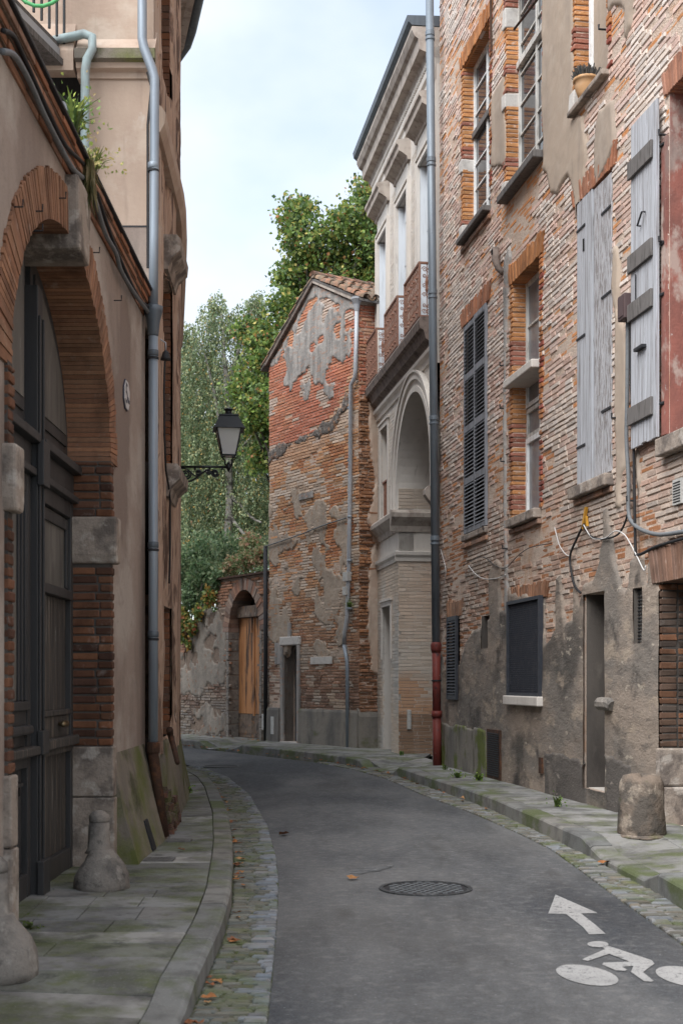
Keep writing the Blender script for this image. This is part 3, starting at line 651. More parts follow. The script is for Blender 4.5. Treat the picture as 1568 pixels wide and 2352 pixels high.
# ================================================================== left: house with the carriage entrance
WL = Wall((-1.80,0),(-1.80,20)); DZ = -.30       # door plane behind the wall face
Y0, Y1 = 7.08, 10.10; YC = (Y0+Y1)/2; AA = (Y1-Y0)/2; SPR = 3.25; BB = 1.23; RT = .30
H1 = root('carriage_house', 'low brown plastered house with brick arched carriage entrance and dark double door', 'house', (-1.8,8.6,0))
def arch_h(y, e=0.0):
    q = (y-YC)/(AA+e); return SPR+(BB+e)*math.sqrt(max(0,1-q*q))
m = MB(); ytop = 4.87; f = 0.0
def q4(a,b,c,d): m.add([a,b,c,d],[(0,1,2,3)])
for (a,b) in ((-2,Y0-.02),(Y1+.02,11.98)): q4(WL.at(a,0,f),WL.at(b,0,f),WL.at(b,ytop,f),WL.at(a,ytop,f))
n = 40; ysn = np.linspace(Y0-.02,Y1+.02,n+1); e = RT-.06
hh = [max(arch_h(y,e) if abs(y-YC) < AA+e else SPR, SPR) for y in ysn]
for i in range(n): q4(WL.at(ysn[i],hh[i],f),WL.at(ysn[i+1],hh[i+1],f),WL.at(ysn[i+1],ytop,f),WL.at(ysn[i],ytop,f))
m.build('wall', M['plaster_brown'], H1)
mb = MB(); mb.box(-7,-1.95,-2,6.9,0,5.0); mb.box(-7,-1.95,10.25,11.9,0,5.0); mb.box(-7,-2.5,6.9,10.25,0,5.0); mb.box(-2.5,-1.95,6.9,10.25,4.6,5.0); mb.build('house_body', M['plaster_brown'], H1)
# arch ring of thin radial bricks running through the depth of the opening
th = []; t = 0.0
def ell(t, e=0.0): return (YC+(AA+e)*math.cos(t), SPR+(BB+e)*math.sin(t))
tt = 0.0
while tt < math.pi:
    th.append(tt); p = ell(tt); 
    sp = math.hypot(AA*math.sin(tt), BB*math.cos(tt)); tt += .037/sp
th[-1] = math.pi
for a,b in zip(th,th[1:]):
    if b-a < .004: continue
    mid = (a+b)/2
    if abs(mid-math.pi*.47) < .11: continue
    g = .0028/math.hypot(AA*math.sin(mid), BB*math.cos(mid)); col = jitc(lerp((.34,.18,.105),(.25,.12,.07),rnd.random()),.18)
    rr = RT+rnd.uniform(-.012,.012); dq = rnd.uniform(.012,.022)
    vs = [WL.at(*ell(x,e_),d) for d in (DZ-.05,dq) for x,e_ in ((a+g,0),(b-g,0),(b-g,rr),(a+g,rr))]
    mm = MB(); mm.hexa(vs, col); mm.build('arch_brick', M['brick_clean'], H1)
# mortar core of the arch
m = MB(); tl = np.linspace(0,math.pi,49)
for a,b in zip(tl,tl[1:]): m.hexa([WL.at(*ell(x,e_),d) for d in (DZ-.04,.006) for x,e_ in ((a,.006),(b,.006),(b,RT-.02),(a,RT-.02))])
m.build('arch_core', M['mortar_dark'], H1)
kp = [ell(math.pi*.47-.115,-.09), ell(math.pi*.47+.115,-.09), (ell(math.pi*.47+.15,0)[0], 4.86), (ell(math.pi*.47-.15,0)[0], 4.86)]
m = MB(); m.wprism(WL, kp, DZ-.06, .09); m.build('keystone', M['old_stone'], H1, bevel=.02)
# jambs: brick piers, carved impost blocks, stone feet
def jamb(y_edge, sgn, far):
    # bricks fill y from y_edge going outwards (sgn) for .09, d from DZ to .03
    h = 1.05
    def rows(h0, h1):
        h = h0
        while h < h1-.03:
            hh = min(.066, h1-h); off = rnd.uniform(-.006,.006)
            cut = DZ+rnd.choice([.20,.235,.22])
            for (d0,d1) in ((DZ-.03,cut-.004),(cut+.004,.028)):
                y0, y1 = sorted((y_edge-sgn*(.008+rnd.uniform(0,.008)), y_edge+sgn*.10))
                col = jitc(lerp((.085,.04,.027),(.19,.085,.045),rnd.random()),.25)
                mm = MB(); j = lambda: rnd.uniform(-.003,.003)
                mm.hexa([Vector(WL.at(a,hq,d))+Vector((j(),j(),j())) for d in (d0,d1+off) for a,hq in ((y0,h+.005),(y1,h+.005),(y1,h+hh-.007),(y0,h+hh-.007))], col)
                mm.build('brick', M['brick_clean'], H1, bevel=.010)
            h += hh
    rows(1.05, 2.46); rows(2.82, SPR)
    mm = MB(); y0, y1 = sorted((y_edge, y_edge+sgn*.098)); mm.wbox(WL, y0,y1,.1,SPR+.02,DZ-.02,.018); mm.build('jamb_core', M['soot_shade'], H1)
    y0, y1 = sorted((y_edge-sgn*.05, y_edge+sgn*.14))
    mm = MB(); pr = [(y0+.02,2.46),(y1-.02,2.46),(y1,2.53),(y1,2.82),(y0,2.82),(y0,2.53)]
    mm.wprism(WL, pr, DZ-.03, .075); mm.build('impost_block', M['old_stone'], H1, bevel=.018)
    y0, y1 = sorted((y_edge-sgn*.025, y_edge+sgn*.12))
    part_box('foot_stone', M['old_stone'], H1, WL, y0,y1,.66,1.045,DZ-.03,.045, bevel=.012)
    part_box('foot_stone', M['old_stone'], H1, WL, y0,y1,.0,.652,DZ-.03,.05, bevel=.012)
jamb(Y1, 1, True); jamb(Y0, -1, False)
# ---------------------------------------------------------------- carriage door
CD = root('carriage_door', '', '', WL.at(YC,0,DZ)); del CD['label']; del CD['category']
CD.parent = H1; CD.location = Vector(WL.at(YC,0,DZ))-ORG[H1]
def db(name, y0,y1,h0,h1,d0,d1, mat='door_black', bev=.006): return part_box(name, M[mat], CD, WL, y0,y1,h0,h1,DZ+d0,DZ+d1, bevel=bev)
db('backboard', Y0,Y1,.02,SPR+BB,-.09,-.045, bev=0)
YP = 8.80
db('meeting_post', YP-.075,YP+.075,.0,4.2,-.04,.075); db('post_edge', YP+.04,YP+.066,.3,4.0,.0751,.092); db('post_edge', YP-.066,YP-.04,.3,4.0,.0751,.092)
db('post_block', YP-.095,YP+.095,2.86,3.16,.0755,.12); db('post_block', YP-.09,YP+.09,1.06,1.22,.0755,.115); db('post_foot', YP-.1,YP+.1,.0,.35,.0755,.12)
for (a,b) in ((YP+.08,Y1),(Y0,YP-.08)):
    w = b-a
    db('stile', a,a+.09,.1,3.0,-.04,.03); db('stile', b-.09,b,.1,3.0,-.04,.03)
    db('transom', a,b,2.97,3.14,-.04,.035); db('transom_ledge', a,b,3.14,3.2,-.04,.10); db('transom_ledge', a+.01,b-.01,2.92,2.968,-.04,.075)
    db('rail', a+.091,b-.091,2.80,2.92,-.04,.028); db('bottom_rail', a,b,.02,.12,-.04,.05); db('bottom_rail', a+.091,b-.091,.121,.28,-.04,.028)
# right leaf with a wicket
a, b = YP+.17, Y1-.09
db('glazed_panel', a,b,2.24,2.80,-.045,-.012,'door_panel'); db('panel_bead', a+.03,a+.06,2.26,2.78,-.012,.012); db('panel_bead', b-.06,b-.03,2.26,2.78,-.012,.012); db('panel_bead', a+.06,b-.06,2.70,2.78,-.012,.01)
db('rail', a,b,2.17,2.24,-.04,.045)
nb = 9
for i in range(nb): db('plank', a+(b-a)*i/nb+.004, a+(b-a)*(i+1)/nb-.004, 1.34,2.17,-.045,-.012,'door_worn',.004)
db('rail', a,b,1.30,1.34,-.04,.03,'door_worn'); db('rail', a,b,1.14,1.3,-.04,.012,'door_worn'); db('ledge', a-.04,b+.06,1.07,1.14,-.04,.085,'door_worn',.012); db('rail', a,b,1.02,1.068,-.04,.04,'door_worn')
for i in range(nb): db('plank', a+(b-a)*i/nb+.003, a+(b-a)*(i+1)/nb-.003, .28,1.02,-.045,-.012,'door_worn',.003)
# left leaf
a, b = Y0+.09, YP-.17
db('upper_panel', a,b,1.42,2.80,-.045,-.01,'door_panel')
for q in (0,1,2): db('panel_bead', b-.05-.045*q, b-.02-.045*q, 1.42,2.8, -.01, .03-.012*q)
db('panel_sill', a,b,1.36,1.42,-.04,.05); db('rail', a,b,1.26,1.36,-.04,.02); db('bolection', a,b,1.2,1.262,-.04,.075,bev=.02); db('ledge', a-.02,b+.08,1.06,1.12,-.04,.10,'door_worn',.012); db('rail', a,b,1.121,1.2,-.04,.012); db('rail', a,b,.98,1.059,-.04,.03)
nb = 14
for i in range(nb): db('plank', a+(b-a)*i/nb+.003, a+(b-a)*(i+1)/nb-.003, .28,.98,-.045,-.012,'door_black',.003)
db('letter_slot', 8.25,8.55,.80,.86,-.012,.0,'dark',0); db('letter_flap', 8.24,8.56,.862,.885,-.012,.02)
# fan panels over the transom, following the arch
def fan(y0, y1, h0, inset, d0, d1, mat, name):
    yy = np.linspace(y0,y1,15); poly = [(y0,h0)]+[(y1,h0)]+[(y, max(h0+.01, SPR+(BB-inset)*math.sqrt(max(0,1-((y-YC)/(AA-inset))**2)))) for y in yy[::-1]]
    mm = MB(); mm.wprism(WL, poly, DZ+d0, DZ+d1); mm.build(name, M[mat], CD)
fan(YP+.08,Y1-.02,3.2,.0,-.045,-.012,'door_black','fan_frame'); fan(YP+.16,Y1-.12,3.34,.1,-.012,.004,'door_black','fan_moulding'); fan(YP+.20,Y1-.17,3.42,.15,.004,.012,'door_panel','fan_panel')
fan(Y0+.02,YP-.08,3.2,.0,-.045,-.012,'door_black','fan_frame'); fan(Y0+.12,YP-.16,3.34,.1,-.012,.004,'door_black','fan_moulding'); fan(Y0+.17,YP-.20,3.42,.15,.004,.012,'door_panel','fan_panel')
m = MB(); kx, ky, kz = WL.at(9.66,1.235,DZ)
m.tube([(kx+.01,ky,kz),(kx+.05,ky,kz)],.014,10); m.tube([(kx+.052,ky-.075,kz-.004),(kx+.055,ky-.05,kz),(kx+.057,ky,kz),(kx+.055,ky+.05,kz),(kx+.052,ky+.075,kz-.002)],[.012,.024,.02,.026,.016],12)
m.build('door_handle', M['brass'], CD, smooth=True)
# door step
part_box('door_step', M['old_stone'], H1, WL, Y0+.1,Y1-.13,-.05,.035,DZ-.1,-.06, bevel=.02)
# ---------------------------------------------------------------- brick cornice under the roof edge
yc = -2.0
for (h0,h1,d) in ((4.87,4.92,.012),(4.923,4.973,.032),(4.976,5.026,.052),(5.029,5.079,.072)):
    y = 4.6+rnd.uniform(0,.2); part_box('cornice_core', M['mortar_dark'], H1, WL, -2,11.9,h0-.002,h1+.002,-.15,d-.012)
    while y < 11.85:
        ln = min(rnd.uniform(.30,.42), 11.88-y)
        if ln > .06: 
            mm = MB(); j = rnd.uniform(-.006,.006); mm.wbox(WL, y+.004,y+ln-.004,h0+.003,h1-.003,-.05,d+j, jitc(lerp((.27,.115,.06),(.34,.19,.13),rnd.random()),.2)); mm.build('cornice_brick', M['brick_clean'], H1, bevel=.005)
        y += ln
part_box('roof_edge', M['iron'], H1, WL, -2,11.9,5.082,5.108,-.3,.095, bevel=.008)
mb = MB(); mb.wbox(WL,-2,11.9,4.86,5.08,-.4,-.05); mb.build('cornice_backing', M['mortar_dark'], H1)
# mossy sloping foot of the wall beyond the entrance
m = MB(); hs = [0,.06,.3,.5,.7,.87,.98]; ds = [.245,.235,.165,.11,.062,.026,.002]
yy = np.linspace(10.2,11.9,14); V = []; Fc = []
for i,y in enumerate(yy):
    for h,d in zip(hs,ds): V.append(WL.at(y,h,d+(rnd.uniform(-.004,.004) if 0 < h < .9 else 0)))
    if i:
        for k in range(6): q = (i-1)*7+k; Fc.append((q,q+1,q+8,q+7))
V.append(WL.at(10.2,0,-.02)); V.append(WL.at(10.2,.98,-.02)); Fc.append(tuple(range(7))+(len(V)-1,len(V)-2))
link_mesh('wall_foot', V, Fc, M['moss_dado'], H1, smooth=False)
m = MB(); m.hexa([WL.at(a,h,d+o) for o in (-.03,.012) for a,h,d in ((10.95,.13,.218),(11.12,.13,.218),(11.12,.38,.142),(10.95,.38,.142))]); m.build('hatch', M['iron'], H1)
# iron hooks in the wall and arch
for (px,py) in ((28,475),(75,530),(75,485),(130,455),(170,508),(210,580),(262,690),(262,470)):
    s,h = WL.sh(px,py)
    if h > 4.8: continue
    m = MB(); p = Vector(WL.at(s,h,.0)); m.tube([p,p+Vector((.06,.0,0)),p+Vector((.06,0,.04))],.005,5); m.build('wall_hook', M['iron'], H1)
# cables along the cornice
def wall_cable(W, pts, r, mat, label, d=.03, group=None, name='wall_cable', dd=None):
    P = []
    for i,(px,py) in enumerate(pts):
        s,h = W.sh(px,py); P.append(Vector(W.at(s,h,(dd[i] if dd else d))))
    # smooth
    Q = []
    for i in range(len(P)-1):
        p0 = P[max(i-1,0)]; p1 = P[i]; p2 = P[i+1]; p3 = P[min(i+2,len(P)-1)]
        for k in range(5):
            t = k/5; Q.append(.5*((2*p1)+(p2-p0)*t+(2*p0-5*p1+4*p2-p3)*t*t+(3*p1-p0-3*p2+p3)*t**3))
    Q.append(P[-1]); m = MB(); m.tube(Q, r, 7); return tag(m.build(name, M[mat], smooth=True), label, 'cable', group)
wall_cable(WL, [(-20,118),(10,128),(45,185),(80,262),(118,335),(150,390),(185,420),(200,455),(225,535),(250,580),(262,620),(290,668),(318,705),(330,722)], .018, 'cable_grey', 'grey cable clipped under the brick cornice over the arch', .055)
wall_cable(WL, [(-20,70),(5,82),(30,130),(60,195),(95,270),(130,335),(170,375),(195,415),(215,478),(245,560),(280,640),(312,695),(338,708)], .014, 'cable_black', 'thin black cable running above the grey cable under the cornice', .06)
# house number plate
sg = root('house_number_sign', 'small white enamel house number plate with dark rim on brown plaster', 'sign', WL.at(10.9,3.82,.0))
cs, chh = WL.sh(288,908)
oct_ = [(cs+.135*math.cos(a)*(.98 if k%2 else 1), chh+.125*math.sin(a)) for k,a in enumerate(np.linspace(math.pi/8,2*math.pi+math.pi/8,8,endpoint=False))]
m = MB(); m.wprism(WL, [(cs+(a-cs)*1.07, chh+(h-chh)*1.07) for a,h in oct_], .002,.012); m.build('rim', M['enamel_blue'], sg)
m = MB(); m.wprism(WL, oct_, .0125,.018); m.build('plate', M['enamel'], sg)
def text_part(txt, W, s, h, size, d, mat, parent, name, sx=1):
    cu = bpy.data.curves.new('t','FONT'); cu.body = txt; cu.size = size; cu.align_x = 'CENTER'; cu.align_y = 'CENTER'; cu.extrude = .001
    o = bpy.data.objects.new('t', cu); COL.objects.link(o); dg = bpy.context.evaluated_depsgraph_get(); me = bpy.data.meshes.new_from_object(o.evaluated_get(dg))
    vs = [W.at(s+v.co.x*sx, h+v.co.y, d+v.co.z) for v in me.vertices]; fs = [tuple(p.vertices) for p in me.polygons]
    bpy.data.objects.remove(o); bpy.data.curves.remove(cu); bpy.data.meshes.remove(me)
    return link_mesh(name, vs, fs, M[mat], parent)
text_part('5', WL, cs-.035, chh, .24, .0195, 'enamel_blue', sg, 'numeral'); text_part('bis', WL, cs+.068, chh-.035, .075, .0195, 'enamel_blue', sg, 'lettering')
# guard stones at the entrance
def guard_stone(px, py, label, sc=1.0, y=None):
    g = gp(px,py,.12) if y is None else Vector(((px-CX)/F*y, y, .12)); c = (g.x, g.y, .10)
    rt = root('guard_stone', label, 'guard stone', c, 'guard stones')
    m = MB(); r = random.Random(5)
    m.lathe(c, [(.205*sc,0),(.208*sc,.05),(.195*sc,.12*sc),(.165*sc,.19*sc),(.125*sc,.25*sc),(.095*sc,.29*sc),(.085*sc,.31*sc)], 13, .06, r); m.build('base', M['guard'], rt, smooth=True)
    m = MB(); m.lathe((c[0]-.03,c[1]+.03,c[2]+.28*sc), [(.10*sc,0),(.092*sc,.03),(.082*sc,.13*sc),(.074*sc,.23*sc)], 11, .08, r); m.build('shaft', M['guard'], rt, smooth=True)
    m = MB(); m.lathe((c[0]-.03,c[1]+.03,c[2]+.51*sc), [(.070*sc,0),(.079*sc,.012),(.07*sc,.05*sc),(.045*sc,.078*sc),(.015*sc,.088*sc)], 11, .11, r); m.build('cap', M['guard'], rt, smooth=True)
guard_stone(236, 2040, 'squat conical guard stone at the far side of the carriage entrance', .93)
guard_stone(-8, 2222, 'leaning guard stone at the near side of the carriage entrance', 1.0, 6.4)
# ================================================================== left: tall corner building following the bend
H2 = root('corner_building', 'tall flaking plaster corner building with grey downpipe and overhanging gutter', 'building', (-1.72,12.2,0))
CURV = PL([(-1.72,12.02),(-1.76,13.2),(-1.80,14.3),(-1.94,15.6),(-2.12,17),(-2.52,20),(-3.2,23),(-4.6,26),(-7,28.3),(-12,30.5)])
FOOT = PL([(-1.575,11.85),(-1.62,12.6),(-1.675,13.4),(-1.80,15.3),(-1.955,17.2),(-2.42,20.2),(-3.05,23),(-4.4,26.1),(-6.9,28.5),(-12,30.7)])
class Curve:       # same interface as Wall, along a bent plan line
    def __init__(s, P): s.P = P; s.n = Vector((1,-.1)).normalized()
    def at(s, t, h, d=0.0):
        p = s.P.at(t); n = s.P.nrm(t); return (p[0]+n[0]*d, p[1]+n[1]*d, h)
WC = Curve(CURV)
ty = CURV.t_of_y
open_ = [(ty(12.78),ty(13.60),3.7,5.6),(ty(12.74),ty(13.5),7.55,9.9),(ty(12.85),ty(13.5),1.0,2.3)]
# grid lines snapped to openings
tg = sorted(set(np.round(np.r_[np.arange(0,10,.08), np.arange(10,CURV.L,.35), [q for o in open_ for q in o[:2]], [0]],4)))
hg = sorted(set(np.round(np.r_[np.arange(.85,13.0,.12), [q for o in open_ for q in o[2:]]],4)))
V = []; Fc = []; nh = len(hg)
T_, H_ = np.meshgrid(tg, hg, indexing='ij')
fl = fbm(T_*3.2, H_*.55, 5); fl2 = fbm(T_*9+3, H_*1.6, 4)
D_ = np.where(fl > .5, -.012, .02) + (fl2-.5)*.03
for i,t in enumerate(tg):
    for j,h in enumerate(hg): V.append(WC.at(t,h,float(D_[i,j]) if t > 0 else 0))
for i in range(len(tg)-1):
    for j in range(nh-1):
        tm, hm = (tg[i]+tg[i+1])/2, (hg[j]+hg[j+1])/2
        if any(o[0] < tm < o[1] and o[2] < hm < o[3] for o in open_): continue
        Fc.append((i*nh+j, (i+1)*nh+j, (i+1)*nh+j+1, i*nh+j+1))
link_mesh('side_wall', V, Fc, M['flake'], H2)
for o in open_:
    h = o[2]
    part_box('blind_panel', M['wood_dark'], H2, WC, o[0]-.02,o[1]+.02,o[2]-.02,o[3]+.02,-.30,-.24)
    while h < o[3]-.02:      # brick reveal, far side
        hh = min(.07,o[3]-h); col = jitc(lerp((.26,.10,.045),(.17,.10,.07),rnd.random()),.25)
        mm = MB(); mm.wbox(WC,o[1]-.012+rnd.uniform(-.006,.006),o[1]+.1,h+.005,h+hh-.005,-.24,-.004,col); mm.build('reveal_brick', M['brick_clean'], H2)
        h += hh
    part_box('reveal', M['mortar_dark'], H2, WC, o[0]-.06,o[0],o[2],o[3],-.24,-.01); part_box('reveal', M['mortar_dark'], H2, WC, o[1],o[1]+.08,o[2],o[3],-.25,-.02)
    part_box('lintel', M['flake'], H2, WC, o[0]-.05,o[1]+.05,o[3],o[3]+.1,-.24,-.002)
def console(o, h0, hh):
    m = MB(); m.wprofile(WC, o[0]+.1, o[1]+.16, [(-.02,h0),(.04,h0),(.07,h0+hh*.3),(.16,h0+hh*.55),(.17,h0+hh*.85),(.13,h0+hh),(-.02,h0+hh)]); m.build('stone_console', M['old_stone'], H2)
console(open_[0],3.38,.32); console(open_[0],5.62,.34); console(open_[1],9.9,.3)
m = MB()
st = sorted(set(np.r_[np.arange(ty(12.05),ty(24),.5)]))
for a,b in zip(st,st[1:]): m.wprofile(WC, a, b, [(-.02,6.62),(.05,6.62),(.09,6.70),(.10,6.80),(.06,6.86),(-.02,6.88)])
m.build('string_course', M['plaster_pink'], H2)
for (d0,h0,h1,mt) in ((.10,12.2,12.4,'cornice_stone'),(.24,12.4,12.6,'brickdark'),(.40,12.6,12.78,'cornice_stone')):
    m = MB()
    ts_ = np.arange(0,CURV.L-.5,.6)
    for a,b in zip(ts_,ts_[1:]): m.wbox(WC,a,b,h0,h1,-.2,d0)
    m.build('eaves_course', M['old_stone'] if mt == 'brickdark' else M['cornice_stone'], H2)
m = MB(); ts_ = np.arange(0.0,CURV.L-.5,.4); m.tube([WC.at(t,12.9,.52) for t in ts_], .095, 10); m.build('roof_gutter', M['zinc_dark'], H2, smooth=True)
m = MB()
for a,b in zip(ts_,ts_[1:]): m.hexa([WC.at(a,12.97,.6),WC.at(b,12.97,.6),WC.at(b,13.4,-.6),WC.at(a,13.4,-.6),WC.at(a,13.02,.6),WC.at(b,13.02,.6),WC.at(b,13.46,-.6),WC.at(a,13.46,-.6)])
m.build('roof', M['tile'], H2)
# sloping mossy foot
V = []; Fc = []; prof = [(0,0),(.05,.02),(.25,.28),(.5,.55),(.75,.8),(.93,.97),(.97,1.03)]; tn = np.linspace(0,1,90)
for i,k in enumerate(tn):
    y = 11.9+k*14; f = FOOT.at(FOOT.t_of_y(y)); w = CURV.at(CURV.t_of_y(max(y,12.03)))
    for (h,q) in prof:
        jj = 0 if h == 0 else float(fbm(np.array([y*6.]),np.array([h*8.]),3)[0]-.5)*.05
        V.append((f[0]+(w[0]-f[0])*q+jj, f[1]+(w[1]-f[1])*q, h))
    if i:
        for j in range(6): q = (i-1)*7+j; Fc.append((q,q+1,q+8,q+7))
Fc.append(tuple(range(7)))
link_mesh('wall_foot', V, Fc, M['moss_dado'], H2)
# fallen-away rubble at the foot below the pipe
for i in range(70):
    k = rnd.random(); y = 12.05+k*1.25; f = FOOT.at(FOOT.t_of_y(y)); h = rnd.uniform(.1,.62)*(1-.5*k); w = CURV.at(CURV.t_of_y(max(y,12.03)))
    x = f[0]+(w[0]-f[0])*h*1.05+.012; r = rnd.uniform(.022,.05)
    m = MB(); m.hexa([(x+dx*r*rnd.uniform(.6,1.1), y+dy*r*rnd.uniform(.7,1.3), h+dz*r*rnd.uniform(.5,.9)) for dz in (-1,1) for dx,dy in ((-1,-1),(1,-1),(1,1),(-1,1))], jitc((.12,.065,.05),.5)); m.build('rubble_stone', M['sett'], H2)
# body and front (towards the camera) with its ledge
mb = MB(); V0 = [(-9,12.6),(-1.98,12.6),(-2.0,14.3),(-2.35,17),(-2.8,20),(-3.5,23),(-5,25.8),(-9,27.8)]
n = len(V0); mb.add([(x,y,0) for x,y in V0]+[(x,y,13.2) for x,y in V0], [tuple(range(n-1,-1,-1)),tuple(range(n,2*n))]+[(i,(i+1)%n,n+(i+1)%n,n+i) for i in range(n)]); mb.build('building_body', M['dark'], H2)
WF = Wall((-1.72,12.0),(-9,12.0))
part_box('front_wall', M['plaster_pink'], H2, WF, .004,7.2,7.45,13.2,-.5,-.02)
part_box('front_pier', M['plaster_pink'], H2, WF, .0,.60,4.9,7.08,-.5,.0)
part_box('front_pier_foot', M['plaster_brown'], H2, WF, .002,.61,4.8,5.72,-.4,.008)
m = MB(); m.wprofile(WF, -.02,.70,[(-.1,7.08),(.02,7.08),(.03,7.13),(.08,7.15),(.09,7.20),(.13,7.22),(.13,7.30),(.09,7.32),(-.1,7.56)]); lg = m.build('ledge', M['plaster_pink'], H2)
m = MB(); m.wprofile(WF, -.025,.705,[(.06,7.196),(.092,7.196),(.136,7.215),(.136,7.306),(.095,7.326),(.06,7.326)]); m.build('mossy_edge', M['moss_dado'], H2)
part_box('recess_back', M['door_black'], H2, WF, .605,3.5,5.0,7.45,-.6,-.45)
m = MB(); m.wprofile(WF,.72,1.25,[(-.05,7.12),(.10,7.12),(.10,7.3),(-.02,7.6),(-.05,7.6)]); m.build('vent_hood', M['plaster_pink'], H2)
m = MB(); m.hexa([(-2.34,11.95,6.62),(-3.2,11.3,6.62),(-3.2,11.42,6.62),(-2.34,12.07,6.62),(-2.34,11.95,6.80),(-3.2,11.3,6.80),(-3.2,11.42,6.80),(-2.34,12.07,6.80)]); m.build('steel_beam', M['zinc_light'], H2)
m = MB(); m.wbox(WF,.64,1.3,6.75,7.08,-.40,-.35); m.build('roof_light', M['glass'], H2)
m = MB(); m.hexa([WF.at(.0,5.72,.012),WF.at(.62,5.72,.012),WF.at(.62,5.735,.012),WF.at(.0,5.735,.012),WF.at(.0,5.72,-.01),WF.at(.62,5.72,-.01),WF.at(.62,5.735,-.01),WF.at(.0,5.735,-.01)]); m.build('lead_flashing', M['iron'], H2)
# zinc downpipe at the corner
DP = root('x','','',(-1.71,11.84,.95)); del DP['label']; del DP['category']; DP.name = 'downpipe'; DP.parent = H2; DP.location = Vector((-1.71,11.84,.95))-ORG[H2]
px_, py_ = -1.705, 11.85
m = MB(); m.tube([(px_,py_,.95),(px_,py_,4.72)],.043,14); m.build('lower_pipe', M['zinc'], DP, smooth=True)
m = MB(); m.tube([(px_,py_,4.9),(px_+.005,py_,5.6),(px_+.012,py_,7.02),(px_-.01,py_,7.10),(px_-.085,py_,7.30),(px_-.10,py_,7.38),(px_-.10,py_,12.9)],.043,14); m.build('upper_pipe', M['zinc'], DP, smooth=True)
m = MB(); m.lathe((px_,py_,4.68),[(.044,0),(.05,.02),(.062,.14),(.085,.22),(.088,.27),(.07,.272)],14); m.build('hopper', M['zinc_dark'], DP, smooth=True)
for z in (1.95,2.76,4.5,6.2,8.5,10.4): 
    xo = -.10 if z > 7.3 else 0
    m = MB(); m.lathe((px_+xo,py_,z),[(.045,0),(.05,.005),(.05,.05),(.045,.055)],14); m.build('collar', M['zinc_dark'] if z < 5 else M['zinc'], DP, smooth=True)
    m = MB(); m.lathe((px_+xo,py_,z-.03),[(.046,0),(.052,.003),(.052,.02),(.046,.023)],14); m.build('clamp', M['iron'], DP)
m = MB(); m.tube([(px_,py_,1.0),(px_,py_,.88),(px_+.025,py_-.005,.7),(px_+.105,py_-.03,.14)],[.055,.05,.048,.046],12); m.build('cast_iron_shoe', M['rust'], DP, smooth=True)
m = MB(); m.lathe((px_,py_,.9),[(.056,0),(.06,.01),(.06,.09),(.052,.1)],12); m.build('shoe_collar', M['rust'], DP)
m = MB(); m.tube([(px_-.05,py_,5.3),(px_-.05,py_,6.6),(px_-.02,py_+.02,6.95),(px_-.06,py_+.05,7.1)],.012,6); m.build('strapped_cable', M['cable_black'], DP)
# pale plastic waste pipe on the front face
m = MB(); X = -2.32; m.tube([(-2.62,11.92,7.40),(-2.42,11.9,7.43),(-2.34,11.88,7.44),(-2.26,11.86,7.40),(-2.255,11.84,7.28),(-2.30,11.82,7.18),(-2.315,11.82,7.08),(-2.32,11.82,6.2),(-2.32,11.84,5.28)],.04,12)
m.build('waste_pipe', M['pvc'], H2, smooth=True)
# iron balcony
BL = root('balcony','','',(-2.7,11.3,7.2)); del BL['label']; del BL['category']; BL.parent = H2; BL.location = Vector((-2.7,11.3,7.2))-ORG[H2]
ba, bb = Vector((-2.52,11.95,0)), Vector((-2.92,10.4,0)); dirb = (bb-ba).normalized()
def slabp(z0,z1,e): 
    o = Vector((-dirb.y,dirb.x,0))*(-e)
    return [(q.x,q.y,z) for z in (z0,z1) for q in (ba+o,bb+o,Vector((-6,10.4,0)),Vector((-6,11.95,0)))]
m = MB(); m.hexa(slabp(7.16,7.22,0)); m.build('soffit', M['wood_dark'], BL)
m = MB(); m.hexa(slabp(7.222,7.32,.03)); m.build('slab', M['zinc_light'], BL)
m = MB(); m.hexa(slabp(7.322,7.38,.05)); m.build('coping', M['wood_dark'], BL)
for i in range(11):
    p = ba+dirb*(.03+i*.145)
    m = MB(); m.tube([(p.x,p.y,7.37),(p.x,p.y,8.4)],.013,6); m.build('baluster', M['black_iron'], BL)
    if i in (1,3,5,7):
        p = p+dirb*.0725
        m = MB()
        for k in range(9): m.lathe((p.x,p.y,7.72+k*.052),[(.004,0),(.03-.002*abs(k-4),.018),(.022,.035),(.006,.05)],6)
        m.build('cast_ornament', M['black_iron'], BL)
m = MB(); p, q = ba+dirb*.0, bb; m.tube([(p.x,p.y,8.4),(q.x,q.y,8.4)],.022,6); m.build('handrail', M['black_iron'], BL)
hm = MB(); c = ba+dirb*.9+Vector((-.15,0,0)); hm.tube([(c.x+.24*math.cos(a)+.02*a, c.y+.1*math.sin(a), 7.95+.38*math.sin(a)-.02*a) for a in np.linspace(0,6.5*math.pi,70)],.016,7)
tag(hm.build('garden_hose', M['hose'], smooth=True), 'coiled green garden hose behind the iron balcony railing', 'hose')
